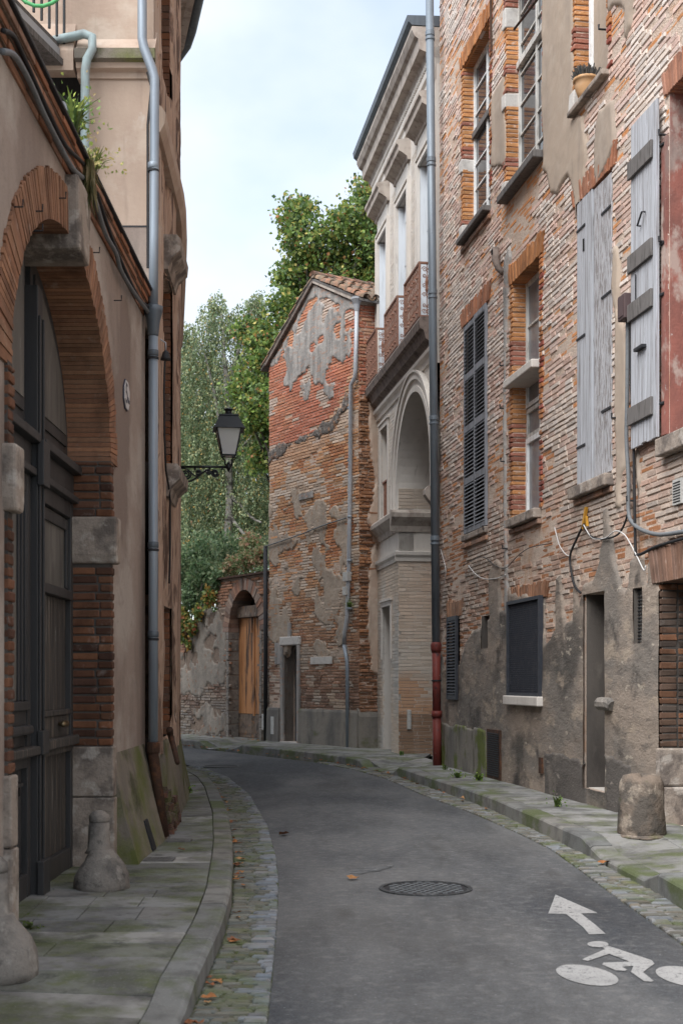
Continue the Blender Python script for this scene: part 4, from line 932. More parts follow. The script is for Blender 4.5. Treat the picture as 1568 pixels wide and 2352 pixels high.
# wall bell-shaped cable outlet, cable and hooks on the side facade
def side_pt(px, py, d=.05):
    # walk along the bent wall until the picture column matches
    best = None
    for t in np.arange(0,4.5,.01):
        p = WC.at(t,0,d); q = CX+p[0]/p[1]*F
        if best is None or abs(q-px) < best[0]: best = (abs(q-px), t)
    t = best[1]; p = WC.at(t,0,d); return Vector((p[0],p[1],CH+(HY-py)/F*p[1]))
m = MB(); P = [side_pt(*q) for q in ((379,815),(377,900),(378,1000),(381,1080),(388,1120),(391,1150),(391,1250),(389,1340))]; m.tube(P,.01,6)
tag(m.build('wall_cable', M['cable_black'], smooth=True), 'black cable hanging from the bell-shaped outlet on flaking plaster', 'cable')
ol = root('cable_outlet', 'small bell-shaped metal cable outlet on the flaking corner wall', 'cable outlet', side_pt(381,818,.06))
p = side_pt(381,822,.07); m = MB(); m.lathe(p,[(.05,-.02),(.045,0),(.03,.05),(.012,.07)],12); m.build('bell', M['iron'], ol, smooth=True)
m = MB(); m.tube([p+Vector((0,0,.07)),p+Vector((0,-.01,.14)),p+Vector((-.05,-.03,.17)),p+Vector((-.08,-.01,.12))],.009,6); m.build('swan_neck', M['zinc_light'], ol, smooth=True)
m = MB(); P = [side_pt(390,1676,.06), side_pt(392,1690,.06), side_pt(399,1715,.11), side_pt(408,1752,.2)]; m.tube(P,[.035,.03,.026,.022],10); m.build('old_waste_pipe', M['rust'], H2, smooth=True)

# ================================================================== wall lantern
LY = 18.0
lx = (525-CX)/F*LY; lz = CH+(HY-1072)/F*LY
LM = root('street_lamp', 'black wrought iron wall lantern on a scrolled bracket at the corner building', 'street lamp', (-2.235,LY,lz-.2))
br = MB(); br.tube([(-2.28,LY,lz),(lx,LY,lz-.004)],.016,10); br.build('arm', M['black_iron'], LM, smooth=True)
def sp(cx,cz,r0,r1,a0,a1,n=26): return [(cx+(r0+(r1-r0)*t)*math.cos(a0+(a1-a0)*t), LY, cz+(r0+(r1-r0)*t)*math.sin(a0+(a1-a0)*t)) for t in np.linspace(0,1,n)]
X0 = -2.24
def scroll(pts, r=.0125): m = MB(); m.tube(pts,r,6); m.build('scroll', M['black_iron'], LM, smooth=True)
scroll(sp(X0+.10,lz-.105,.012,.075,0,math.pi*4.2)); scroll(sp(X0+.27,lz-.085,.008,.045,math.pi,math.pi*-2.6)); scroll(sp(X0+.50,lz-.085,.008,.055,0,math.pi*3.9)); scroll(sp(X0+.42,lz-.075,.006,.032,0,-math.pi*3))
scroll([(X0+x,LY,lz-z) for x,z in ((-.02,.13),(.02,.185),(.09,.21),(.17,.195),(.25,.15),(.31,.10),(.37,.055),(.44,.025))],.013)
scroll([(X0+x,LY,lz-z) for x,z in ((-.02,.03),(.05,.02),(.12,.035),(.17,.08),(.22,.125),(.27,.13))],.011)
for (x,z) in ((X0+.225,lz-.03),(X0+.03,lz-.11),(X0+.6,lz-.03)):
    m = MB(); m.lathe((x,LY,z-.02),[(.004,0),(.016,.012),(.016,.026),(.004,.04)],8); m.build('boss', M['black_iron'], LM)
m = MB(); m.lathe((lx,LY,lz-.07),[(.006,0),(.03,.04),(.042,.07),(.03,.10),(.02,.13)],12); m.build('socket', M['black_iron'], LM, smooth=True)
for a in (45,135,225,315):
    c, s = math.cos(math.radians(a)), math.sin(math.radians(a)); r0 = .13
    m = MB(); m.tube([(lx+c*.02,LY+s*.02,lz+.01),(lx+c*.07,LY+s*.07,lz+.03),(lx+c*.07,LY+s*.07,lz+.09),(lx+c*.12,LY+s*.12,lz+.12),(lx+c*r0,LY+s*r0,lz+.145)],.009,6); m.build('cradle_arm', M['black_iron'], LM, smooth=True)
zb, zt = lz+.15, lz+.51; wb, wt = .092, .165
yaw = math.radians(8); ca, sa = math.cos(yaw), math.sin(yaw)
def rot(x,y): return (lx+x*ca-y*sa, LY+x*sa+y*ca)
def ring(w,z): return [(*rot(dx*w,dy*w),z) for dx,dy in ((-1,-1),(1,-1),(1,1),(-1,1))]
RB, RTp = ring(wb,zb), ring(wt,zt)
for i in range(4):
    m = MB(); m.tube([RB[i],RTp[i]],.011,6); m.build('corner_bar', M['black_iron'], LM)
    j = (i+1)%4; m = MB(); m.tube([RB[i],RB[j]],.011,6); m.build('bottom_bar', M['black_iron'], LM)
    q = MB(); f_ = lambda P,Q,k: tuple(P[t]+(Q[t]-P[t])*k for t in range(3))
    A,B,C,D = RB[i],RB[j],RTp[j],RTp[i]
    q.add([A,B,C,D],[(0,1,2,3)]); q.build('glass_pane', M['lamp_glass'], LM)
def frus(name, w0,z0,w1,z1, mat='black_iron'):
    m = MB(); m.hexa(ring(w0,z0)+ring(w1,z1)); return m.build(name, M[mat], LM)
frus('eaves', .215,zt-.005,.20,zt+.025); frus('lantern_roof', .195,zt+.0255,.125,zt+.175); frus('roof_lip', .135,zt+.1755,.135,zt+.19)
m = MB(); m.lathe((lx,LY,zt+.1905),[(.10,0),(.085,.015),(.05,.03),(.042,.055),(.055,.075),(.065,.08),(.065,.088),(.045,.102),(.012,.108)],18); m.build('chimney_cap', M['black_iron'], LM, smooth=True)
m = MB(); m.lathe((lx,LY,zb-.02),[(.045,0),(.062,.03),(.068,.1),(.075,.345)],18); m.build('diffuser', M['lamp_white'], LM, smooth=True)
# ================================================================== right: brick town house with shuttered windows
WR = Wall((5.2-.16*22.1,22.1),(5.2-.16*5.0,5.0))
R1 = root('brick_townhouse', 'tall eroded pink brick town house with shutters and stained plaster base', 'house', WR.at(5,0,0))
def hole(W, pl, pr, t, b):
    s0 = W.S(pl); s1 = W.S(pr); return (min(s0,s1), max(s0,s1), W.sh(*b)[1], W.sh(*t)[1])
W1 = hole(WR,1065,1126,(1067,150),(1065,553)); W2 = hole(WR,1165,1247,(1165,-40),(1165,452)); W3 = hole(WR,1322,1396,(1322,-500),(1322,258))
W2 = (W2[0],W2[1],W2[2],11.2); W3 = (W3[0],W3[1],W3[2],11.2)
W4 = hole(WR,1536,1640,(1536,215),(1536,1008))
LS = hole(WR,1067,1120,(1067,750),(1067,1232)); MW = hole(WR,1178,1241,(1178,652),(1176,1195)); PS = hole(WR,1328,1406,(1328,470),(1328,1122))
LL = hole(WR,1036,1056,(1036,1418),(1036,1606)); HO = hole(WR,1110,1125,(1110,1415),(1110,1490)); GR = hole(WR,1177,1251,(1177,1386),(1177,1598))
DR = hole(WR,1345,1395,(1345,1366),(1356,1812)); VT = hole(WR,1461,1481,(1461,1352),(1470,1478)); EN = hole(WR,1520,1720,(1520,1338),(1520,1338)); EN = (EN[0],EN[1],.14,EN[3])
BG = hole(WR,1127,1156,(1127,1677),(1127,1782))
HOLES = [W1,W2,W3,W4,LS,MW,PS,LL,HO,GR,DR,VT,EN,BG]
SEND = WR.L
wall_face('wall', WR, 0, SEND, .1, 14.2, HOLES, M['mortar'], R1, depth=.34)
mb = MB(); mb.wbox(WR, .0, SEND, 0, 14.2, -6, -.42); mb.build('house_body', M['dark'], R1)
part_box('end_wall', M['mortar'], R1, WR, -.012,-.002, .1,14.2,-6,0.0)
def grid_lookup(polys, s0,s1,h0,h1, st=.04, nscale=2.2, rough=.06, seed=0, negs=()):
    gs = np.arange(s0,s1,st); gh = np.arange(h0,h1,st); S,H = np.meshgrid(gs,gh,indexing='ij'); sd = np.full(S.shape,-1e9)
    for q in polys: sd = np.maximum(sd, psdf(S,H,q))
    for q in negs: sd = np.minimum(sd, -psdf(S,H,q))
    sd = sd+(fbm(S*nscale+seed,H*nscale+seed*2,5)-.5)*rough*4
    def f(s,h):
        i = int((s-s0)/st); j = int((h-h0)/st)
        return sd[i,j] if 0 <= i < sd.shape[0] and 0 <= j < sd.shape[1] else -1
    return f
beige = [WR.polar(p) for p in (
    [(1249,-60),(1320,-60),(1320,262),(1342,262),(1350,330),(1344,400),(1332,480),(1326,520),(1322,440),(1308,395),(1294,420),(1282,452),(1268,440),(1258,400),(1249,395)],
    [(1130,215),(1162,165),(1164,386),(1131,388)],
    [(1398,-60),(1470,-60),(1452,60),(1440,95),(1432,40),(1420,20),(1400,30)],
    [(1378,250),(1408,235),(1413,330),(1395,380),(1372,430),(1366,360)],
    [(1412,560),(1421,560),(1424,700),(1440,780),(1446,1000),(1440,1075),(1432,1100),(1428,1165),(1415,1168)],
    [(1453,560),(1463,520),(1468,1010),(1474,1100),(1466,1160),(1458,1060)],
    [(1325,520),(1330,620),(1322,600)])]
chase = [WR.polar(p) for p in ([(1160,600),(1172,560),(1176,590),(1166,680),(1163,900),(1164,1150),(1168,1300),(1172,1420),(1172,1500),(1164,1500),(1160,1250),(1158,900)],)]
base = [WR.polar([(995,1490),(1015,1505),(1022,1530),(1060,1520),(1076,1478),(1088,1452),(1105,1440),(1112,1425),(1128,1420),(1130,1320),(1140,1290),(1151,1298),(1152,1400),(1168,1398),(1172,1330),(1178,1360),(1252,1370),(1256,1475),(1272,1455),(1280,1440),(1283,1330),(1288,1325),(1293,1390),(1303,1425),(1318,1428),(1320,1320),(1328,1320),(1331,1405),(1340,1370),(1346,1345),(1366,1340),(1380,1290),(1388,1240),(1390,1170),(1397,1165),(1408,1230),(1420,1290),(1432,1345),(1442,1360),(1452,1345),(1456,1296),(1478,1296),(1484,1345),(1492,1340),(1496,1285),(1506,1300),(1522,1345),(1900,1345),(1900,2400),(995,2400)])]
lk_b = grid_lookup(beige, 0,SEND,0,14.3); lk_c = grid_lookup(chase,0,SEND,0,14.3,rough=.02); lk_p = grid_lookup(base,0,SEND,0,14.3,seed=3,rough=.05)
sheet('plaster_patch', WR, beige, M['plaster_beige'], R1, holes=HOLES, bbox=(0,SEND,0,14.2), rough=.05, d_out=.034)
sheet('plaster_chase', WR, chase, M['grey_plaster'], R1, holes=HOLES, rough=.02, d_out=.036, step=.025)
sheet('plaster_base', WR, base, M['plaster_base'], R1, holes=HOLES, bbox=(0,SEND,.0,14.2), seed=3, rough=.05, d_out=.04, step=.03, bumpy=.009)
dpoly = [WR.polar([(985,1640),(1010,1655),(1060,1662),(1121,1673),(1124,1830),(985,1830)])]
sheet('mossy_dado', WR, dpoly, M['dado_moss'], R1, holes=HOLES, bbox=(0,SEND,.0,3), rough=.05, d_out=.055, step=.03, seed=8)
dpoly2 = [WR.polar([(1255,1722),(1352,1742),(1358,1870),(1255,1850)]), WR.polar([(1396,1735),(1460,1745),(1470,1960),(1396,1920)])]
sheet('dark_dado', WR, dpoly2, M['plaster_dark'], R1, holes=HOLES, bbox=(0,SEND,.0,3), rough=.05, d_out=.048, step=.03, seed=5)
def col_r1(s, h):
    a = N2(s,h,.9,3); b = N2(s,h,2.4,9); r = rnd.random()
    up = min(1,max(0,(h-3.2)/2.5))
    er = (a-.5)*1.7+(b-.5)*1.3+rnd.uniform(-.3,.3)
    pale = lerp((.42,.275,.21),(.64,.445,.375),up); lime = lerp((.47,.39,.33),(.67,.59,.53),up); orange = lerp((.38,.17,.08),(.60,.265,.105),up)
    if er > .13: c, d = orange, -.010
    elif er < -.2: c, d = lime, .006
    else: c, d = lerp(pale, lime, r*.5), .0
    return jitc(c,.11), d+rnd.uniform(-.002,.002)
def sk(s,h): return lk_b(s,h) > .05 or lk_p(s,h) > .06 or lk_c(s,h) > .03
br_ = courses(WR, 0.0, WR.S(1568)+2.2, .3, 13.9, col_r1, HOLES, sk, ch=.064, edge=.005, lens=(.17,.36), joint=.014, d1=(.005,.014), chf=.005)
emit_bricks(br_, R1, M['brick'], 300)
# orange brick jambs on the far side of the openings, with lime joints
def jambs(Hl, depth, stones=(), dark=0.0, near=True):
    h = Hl[2]; s0 = Hl[0]; k = 0
    while h < min(Hl[3],13.5)-.02:
        hh = .066+rnd.uniform(-.006,.006); hh = min(hh, Hl[3]-h)
        big = [q for q in stones if q[0] <= h < q[1]]
        if big:
            q = big[0]; m = MB(); j = lambda: rnd.uniform(-.012,.012)
            m.hexa([Vector(WR.at(a,z,d))+Vector((j(),j(),j())) for d in (-depth,.045) for a,z in ((s0-.14,q[0]),(s0+.015,q[0]),(s0+.015,q[1]-.01),(s0-.14,q[1]-.01))]); m.build('jamb_stone', M['stone_white'], R1, bevel=.015)
            h = q[1]; continue
        red = N2(h,s0,4.0,6)+rnd.uniform(-.1,.1) > .66
        col = jitc(lerp((.33,.13,.09) if red else (.50,.235,.095), (.14,.06,.035), dark*rnd.random()),.18)
        w = rnd.choice([.10,.15,.12]); j = lambda: rnd.uniform(-.006,.006)
        m = MB(); q = rnd.uniform(0,.014)
        m.hexa([Vector(WR.at(a,z,d))+Vector((j(),j(),j()*.6)) for d in (-depth,.024+(0.008 if red else -.004)) for a,z in ((s0-w,h+.007),(s0+.008+q*.7,h+.007),(s0+.008+q*.7,h+hh-.008),(s0-w,h+hh-.008))], col); m.build('jamb_brick', M['brick'], R1, bevel=.007)
        if near and rnd.random() < .9:
            m = MB(); s1 = Hl[1]; col = jitc((.40,.17,.07) if rnd.random() > .35 else (.30,.09,.065),.2)
            m.hexa([Vector(WR.at(a,z,d))+Vector((j(),j(),j()*.6)) for d in (-depth,.026) for a,z in ((s1-.006,h+.006),(s1+w,h+.006),(s1+w,h+hh-.007),(s1-.006,h+hh-.007))], col); m.build('jamb_brick', M['brick_clean'], R1, bevel=.009)
        h += hh
jambs(W1,.22,[(8.46,8.72),(9.55,9.75)]); jambs(W2,.22,[(8.25,8.5),(9.5,9.72),(10.62,10.9)]); jambs(W3,.2,[(8.26,8.5)]); jambs(MW,.26,(),.35)
def flat_arch(Hl, ht, col, proud=.03, wob=.0, n=None, mat='brick_clean', ext=.12):
    s0,s1,_,h = Hl; n = n or int((s1-s0+2*ext)/.062); cs = (s0+s1)/2
    for i in range(n):
        a = s0-ext+(s1-s0+2*ext)*i/n; b = s0-ext+(s1-s0+2*ext)*(i+1)/n-.008; t0 = (a-cs)*.12; t1 = (b-cs)*.12; tp = ht+rnd.uniform(-.03,.03)
        m = MB(); d = proud+rnd.uniform(-.01,.008)
        m.hexa([WR.at(x,z,dd) for dd in (-.26,d) for x,z in ((a,h-.004),(b,h-.004),(b+t1,h+tp),(a+t0,h+tp))], jitc(col,.2)); m.build('lintel_brick', M[mat], R1, bevel=.006)
flat_arch(W1,.24,(.42,.18,.07)); flat_arch(LS,.26,(.36,.16,.09),.028); flat_arch(MW,.27,(.42,.18,.07),.032); flat_arch(PS,.24,(.38,.17,.10),.03); flat_arch(GR,.2,(.33,.17,.10),.03); flat_arch(LL,.25,(.34,.2,.13),.03,ext=.18)
flat_arch((EN[0]-.02,EN[1],0,EN[3]),.36,(.21,.125,.09),.05)
flat_arch(W4,.26,(.36,.17,.11),.03,ext=.06)
def sill(Hl, ext, th, pr, mat, name='sill', e2=None, dz=0):
    return part_box(name, M[mat], R1, WR, Hl[0]-ext, Hl[1]+(ext if e2 is None else e2), Hl[2]-th+dz, Hl[2]+.004+dz, -.2, pr, bevel=.014)
sill(W1,.02,.08,.13,'wood_dark'); sill(W2,.04,.10,.15,'wood_dark'); sill(W3,.05,.06,.10,'brick_clean'if 0 else 'old_stone'); sill(PS,.06,.13,.12,'old_stone'); sill(LS,.02,.09,.06,'old_stone'); sill(MW,.03,.12,.11,'old_stone'); sill(W4,.08,.17,.12,'old_stone'); sill(GR,.06,.12,.13,'stone_pale')
for Hl in (LS,MW,PS,W1):      # brick corbel course under the sills
    for i in range(5):
        a = Hl[0]-.05+(Hl[1]-Hl[0]+.1)*i/5; m = MB(); m.wbox(WR,a+.005,a+(Hl[1]-Hl[0]+.1)/5-.005,Hl[2]-.13-.068,Hl[2]-.135,-.02,.05+rnd.uniform(-.01,.01),jitc((.33,.2,.14),.25)); m.build('corbel_brick', M['brick_clean'], R1, bevel=.008)
# ---------------------------------------------------------------- glazed windows
def window(Hl, d, rows, cols, mat, fw=.055, split=None, gl='glass', mw=.022, inset=(0,0)):
    s0,s1,h0,h1 = Hl; m = MB(); s0 += inset[0]
    for (a,b,c,e) in ((s0,s0+fw,h0,h1),(s1-fw,s1,h0,h1),(s0+fw,s1-fw,h0,h0+fw),(s0+fw,s1-fw,h1-fw,h1)): m.wbox(WR,a,b,c,e,d-.05,d)
    w = m.build('window', M[mat], R1)
    def mun(a,b,c,e,dd=.012): q = MB(); q.wbox(WR,a,b,c,e,d-.045,d-dd); q.build('muntin', M[mat], w)
    cuts = [h0+fw]+([split] if split else [])+[h1-fw]
    if split: q = MB(); q.wbox(WR,s0,s1,split-.05,split+.04,d-.05,d+.03); q.build('transom', M[mat if mat != 'white_frame' else 'wood_dark'], w)
    mid = (s0+s1)/2
    if cols % 2 == 0: mun(mid-mw*1.2,mid+mw*1.2,h0+fw,h1-fw,.006)
    for i in range(1,cols):
        x = s0+fw+(s1-s0-2*fw)*i/cols
        if abs(x-mid) > .02: mun(x-mw/2,x+mw/2,h0+fw,h1-fw)
    for j in range(1,rows):
        z = h0+(h1-h0)*j/rows
        if split and abs(z-split) < .12: continue
        mun(s0+fw,s1-fw,z-mw/2,z+mw/2,.014)
    for i in range(cols):
        for j in range(rows):
            a = s0+fw+(s1-s0-2*fw)*i/cols; b = s0+fw+(s1-s0-2*fw)*(i+1)/cols; c = h0+(h1-h0)*j/rows; e = h0+(h1-h0)*(j+1)/rows
            t = rnd.uniform(-.006,.006); q = MB(); q.add([WR.at(a,c,d-.035),WR.at(b,c,d-.035+t),WR.at(b,e,d-.035+t),WR.at(a,e,d-.035)],[(0,1,2,3)]); q.build('glass_pane', M[gl], w)
    return w
window(W1,-.15,7,2,'white_frame',split=W1[2]+(W1[3]-W1[2])*.60); window(W2,-.15,7,2,'grey_frame',split=W2[2]+(W2[3]-W2[2])*.62)
window((MW[0],MW[1],MW[2]+2.02,MW[3]),-.17,2,2,'grey_frame',gl='dusty_glass'); window((MW[0],MW[1],MW[2]+1.52,MW[2]+2.0),-.17,1,2,'white_frame',gl='dusty_glass'); window((MW[0],MW[1],MW[2],MW[2]+1.1),-.17,1,1,'white_frame',.07,gl='dusty_glass'); window((MW[0],MW[1],MW[2]+1.1,MW[2]+1.5),-.18,1,2,'grey_frame',gl='dusty_glass')
s_, h_ = WR.sh(1176,893); part_box('stone_shelf', M['stone_pale'], R1, WR, MW[0]-.10,MW[1]-.02,h_,h_+.11,-.24,.12, bevel=.015)
# blocked window with the pot
part_box('infill', M['plaster_beige'], R1, WR, W3[0],W3[1],W3[2],W3[3],-.30,-.16); part_box('infill_post', M['white_frame'], R1, WR, W3[0]+.1,W3[0]+.16,W3[2],W3[3],-.158,-.12)
# red plastered reveal
part_box('reveal_plaster', M['plaster_red'], R1, WR, W4[0]-.002,W4[0]+.02,W4[2],W4[3],-.33,-.004); part_box('window_board', M['plaster_red'], R1, WR, W4[0]+.02,W4[1],W4[2],W4[3],-.34,-.26)
part_box('red_pier', M['plaster_red'], R1, WR, W4[0]-.12,W4[0]-.004,W4[2]+.05,W4[3]-.4,-.02,.034)
# ---------------------------------------------------------------- shutters
def louvre_leaf(s0,s1,h0,h1,d,panels,pitch,mat,name='louvre_shutter'):
    m = MB(); fw = .05
    m.wbox(WR,s0,s0+fw,h0,h1,d-.02,d+.02); m.wbox(WR,s1-fw,s1,h0,h1,d-.02,d+.02)
    lf = m.build(name, M[mat], R1)
    zs = np.linspace(h0,h1,panels+1)
    for i,z in enumerate(zs):
        a, b = (z, z+.07) if i == 0 else ((z-.07,z) if i == panels else (z-.05,z+.05)); q = MB(); q.wbox(WR,s0+fw,s1-fw,a,b,d-.018,d+.016); q.build('rail', M[mat], lf)
    for k in range(panels):
        z = zs[k]+.08
        while z < zs[k+1]-.08:
            q = MB(); q.hexa([WR.at(x,zz,dd) for x in (s0+fw-.004,s1-fw+.004) for dd,zz in ((d+.022,z),(d+.022,z+.010),(d-.014,z+.044),(d-.014,z+.034))]); q.build('slat', M[mat], lf); z += pitch
    return lf
sm = (LS[0]+LS[1])/2
louvre_leaf(LS[0]+.01,sm-.008,LS[2]+.03,LS[3]-.02,.005,4,.058,'louvre'); louvre_leaf(sm+.008,LS[1]-.01,LS[2]+.02,LS[3]-.01,.02,4,.058,'louvre')
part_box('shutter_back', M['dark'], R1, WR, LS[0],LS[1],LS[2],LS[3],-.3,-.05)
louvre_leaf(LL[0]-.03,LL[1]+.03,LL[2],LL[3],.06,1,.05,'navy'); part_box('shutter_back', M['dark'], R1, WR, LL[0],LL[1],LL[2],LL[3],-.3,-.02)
def plank_leaf(s0,s1,h0,h1,d,n,mat,name='plank_shutter',lab=None):
    w = (s1-s0)/n; lf = None
    for i in range(n):
        m = MB(); a, b = s0+w*i+.003, s0+w*(i+1)-.003; j = rnd.uniform(-.012,.0); m.wbox(WR,a,b,h0+rnd.uniform(0,.02),h1+j,d-.014,d+.014+rnd.uniform(-.003,.003))
        if lf is None: lf = m.build(name, M[mat], R1, bevel=.003)
        else: m.build('plank', M[mat], lf, bevel=.003)
    return lf
sm = PS[0]+(PS[1]-PS[0])*.47
l1 = plank_leaf(PS[0]+.01,sm,PS[2]+.01,PS[3]-.0,.01,3,'wood_grey'); l2 = plank_leaf(sm+.03,PS[1]-.01,PS[2]+.02,PS[3]-.03,-.005,2,'wood_peel')
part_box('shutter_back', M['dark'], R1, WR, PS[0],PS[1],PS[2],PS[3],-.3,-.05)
def strap(lf, sa, sb, h, d): q = MB(); q.wbox(WR,min(sa,sb),max(sa,sb),h-.012,h+.012,d,d+.008); q.build('strap_hinge', M['iron'], lf)
hP = PS[3]-PS[2]
for k in (.14,.52,.90): strap(l1,PS[0]+.01,PS[0]+.30,PS[2]+hP*k,.028)
for k in (.22,.60,.88): strap(l2,PS[1]-.01,PS[1]-.30,PS[2]+hP*k,.016)
q = MB(); q.wbox(WR,PS[0]+.22,PS[0]+.27,PS[3]-.62,PS[3]-.48,.0285,.031); q.build('peep_hole', M['dark'], l1)
oS = hole(WR,1466,1527,(1466,292),(1480,1027))
l3 = plank_leaf(oS[0],oS[1],oS[2],oS[3],.075,5,'wood_grey','open_shutter')
for k in (.10,.42,.57,.86):
    z = oS[2]+(oS[3]-oS[2])*k; q = MB(); q.wbox(WR,oS[0]-.02,oS[1]-.08,z-.09,z+.09,.092,.122); q.build('batten', M['wood_dark'], l3, bevel=.006)
for k in (.10,.42,.57,.86):
    z = oS[2]+(oS[3]-oS[2])*k; q = MB(); q.tube([WR.at(oS[1]-.01,z,.05),WR.at(oS[1]+.05,z,.03)],.018,7); q.build('hinge_pin', M['iron'], l3)
q = MB(); z = oS[2]+2.2; q.tube([WR.at(oS[0]+.28,z,.095),WR.at(oS[0]+.28,z,.13),WR.at(oS[0]+.40,z+.10,.13),WR.at(oS[0]+.40,z+.10,.095)],.010,6); q.build('pull_handle', M['iron'], l3)
q = MB(); q.tube([WR.at(oS[0]+.16,oS[2]+1.75,.10),WR.at(oS[0]+.17,oS[2]+1.35,.105)],.007,6); q.build('hook', M['iron'], l3)
q = MB(); z = oS[2]+.95; q.wbox(WR,oS[0]+.2,oS[0]+.42,z,z+.03,.092,.14); q.build('grip', M['iron'], l3)
# ---------------------------------------------------------------- grilles, recess, vents
g0 = MB(); a,b,c,e = GR[0]-.02,GR[1]+.02,GR[2]-.0,GR[3]+.02; t = .045
for (x0,x1,z0,z1) in ((a,a+t,c,e),(b-t,b,c,e),(a+t,b-t,c,c+t),(a+t,b-t,e-t,e)): g0.wbox(WR,x0,x1,z0,z1,.03,.09)
gr = g0.build('mesh_grille', M['navy'], R1)
q = MB(); q.wbox(WR,a+.01,b-.01,c+.01,e-.01,.0,.04); q.build('back_panel', M['mesh_panel'], gr)
q = MB(); p = .036
def clipseg(x,z,dx,dz):
    pts = []
    for tt in np.linspace(-3,3,2): pass
    t0,t1 = -9,9
    for (o,dv,lo,hi) in ((x,dx,a+t,b-t),(z,dz,c+t,e-t)):
        q0,q1 = (lo-o)/dv,(hi-o)/dv; t0 = max(t0,min(q0,q1)); t1 = min(t1,max(q0,q1))
    return (t0,t1) if t1 > t0+.01 else None
k = a-2.5
while k < b+2.5:
    for sg in (1,-1):
        r_ = clipseg(k,(c+e)/2,.55,sg*.85)
        if r_: q.tube([WR.at(k+.55*r_[0],(c+e)/2+sg*.85*r_[0],.062),WR.at(k+.55*r_[1],(c+e)/2+sg*.85*r_[1],.062)],.0036,4,False)
    k += p
q.build('expanded_mesh', M['navy'], gr, kind='stuff')
part_box('recess_back', M['soot_shade'], R1, WR, DR[0],DR[1],DR[2],DR[3],-.62,-.45)
part_box('recess_side', M['soot_shade'], R1, WR, DR[0]-.01,DR[0]+.012,DR[2],DR[3],-.45,-.002); part_box('recess_step', M['stone_pale'], R1, WR, DR[0]+.013,DR[1],DR[2]-.06,DR[2]+.006,-.45,-.03)  # doorway recess darkened by colour, standing in for shade on sunlit sides
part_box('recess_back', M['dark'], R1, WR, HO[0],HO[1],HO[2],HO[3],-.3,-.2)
for q_ in (HO,VT): part_box('reveal_shade', M['soot_shade'], R1, WR, q_[0]-.001,q_[0]+.006,q_[2],q_[3],-.33,.03)  # thin dark strips added as painted shade over the bright hole sides
v = part_box('air_vent', M['grey_frame'], R1, WR, VT[0],VT[1],VT[2],VT[3],-.2,-.03)
for i in range(16):
    z = VT[2]+(VT[3]-VT[2])*(i+.5)/16; q = MB(); q.wbox(WR,VT[0],VT[1],z-.006,z+.006,-.028,-.008); q.build('vent_bar', M['iron'], v)
v = part_box('cellar_grille', M['rust'], R1, WR, BG[0]-.02,BG[1]+.02,BG[2]-.02,BG[3]+.02,-.02,.06)
for i in range(20):
    z = BG[2]+.02+(BG[3]-BG[2]-.04)*(i+.5)/20; q = MB(); q.wbox(WR,BG[0]+.04,BG[1]-.04,z-.008,z+.008,.061,.072); q.build('louvre_bar', M['iron'], v)
s_,h_ = WR.sh(1250,1758); v = part_box('air_brick', M['rust'], R1, WR, s_-.06,s_+.06,h_-.1,h_+.1,-.02,.062)
s_,h_ = WR.sh(1560,1130); v = part_box('vent_plate', M['box_white'], R1, WR, s_-.08,s_+.12,h_-.12,h_+.12,-.02,.04)
for i in range(8): q = MB(); q.wbox(WR,s_-.06,s_+.1,h_-.1+.026*i,h_-.09+.026*i,.041,.044); q.build('vent_slot', M['dark'], v)
s_,h_ = WR.sh(1402,1617); m = MB(); m.tube([WR.at(s_-.20,h_-.02,.05),WR.at(s_-.16,h_,.06),WR.at(s_+.14,h_,.06),WR.at(s_+.18,h_-.02,.05)],[.05,.075,.07,.06],9); m.build('ledge_stone', M['guard'], R1)
# entrance at the end: brick jamb, stone foot
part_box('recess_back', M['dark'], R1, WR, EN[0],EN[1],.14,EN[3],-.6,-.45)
part_box('jamb_soot', M['soot_shade'], R1, WR, EN[0]-.001,EN[0]+.004,.5,EN[3],-.34,-.002)
z = .9
while z < EN[3]-.05:
    for (d0,d1) in ((-.34,-.16),(-.15,.03)):
        m = MB(); j = lambda: rnd.uniform(-.006,.006); m.hexa([Vector(WR.at(x,zz,d))+Vector((j(),j(),j())) for d in (d0+.004,d1-.004) for x,zz in ((EN[0]-.11,z+.006),(EN[0]+.012,z+.006),(EN[0]+.012,z+.063),(EN[0]-.11,z+.063))], jitc(lerp((.30,.12,.05),(.075,.06,.05),rnd.random()**.3),.25)); m.build('jamb_brick', M['brick_clean'], R1, bevel=.008)
    z += .07
part_box('foot_stone', M['old_stone'], R1, WR, EN[0]-.05,EN[0]+.02,.52,.895,-.34,.055, bevel=.02); part_box('foot_stone', M['old_stone'], R1, WR, EN[0]-.06,EN[0]+.035,.1,.512,-.34,.07, bevel=.02)
# small lead outlet pipe
s_,h_ = WR.sh(1152,605); m = MB(); m.tube([WR.at(s_-.02,h_+.22,.09),WR.at(s_-.02,h_+.05,.09),WR.at(s_+.04,h_-.08,.07),WR.at(s_+.10,h_-.16,.01)],[.055,.055,.045,.045],10); m.build('outlet_pipe', M['cornice_dark'], R1, smooth=True)
q = MB(); q.wbox(WR,s_-.05,s_+.01,h_+.12,h_+.19,.13,.146); q.build('outlet_mouth', M['dark'], R1)
# iron rods and pins on the facade
for pts in ([(1135,-40),(1137,118)],[(1247,-5),(1190,68)]):
    m = MB(); P = [WR.at(*WR.sh(*p),.06) for p in pts]; m.tube(P,.018,6); m.build('iron_rod', M['rust'], R1)
for (px,py) in ((1160,840),(1160,938),(1162,1060),(1166,1260),(1390,68),(1530,310),(1530,555),(1420,960),(1455,1150),(1120,1215)):
    s_,h_ = WR.sh(px,py); m = MB(); m.tube([WR.at(s_,h_,.0),WR.at(s_,h_,.08),WR.at(s_,h_+.05,.08)],.012,6); m.build('iron_pin', M['iron'], R1)
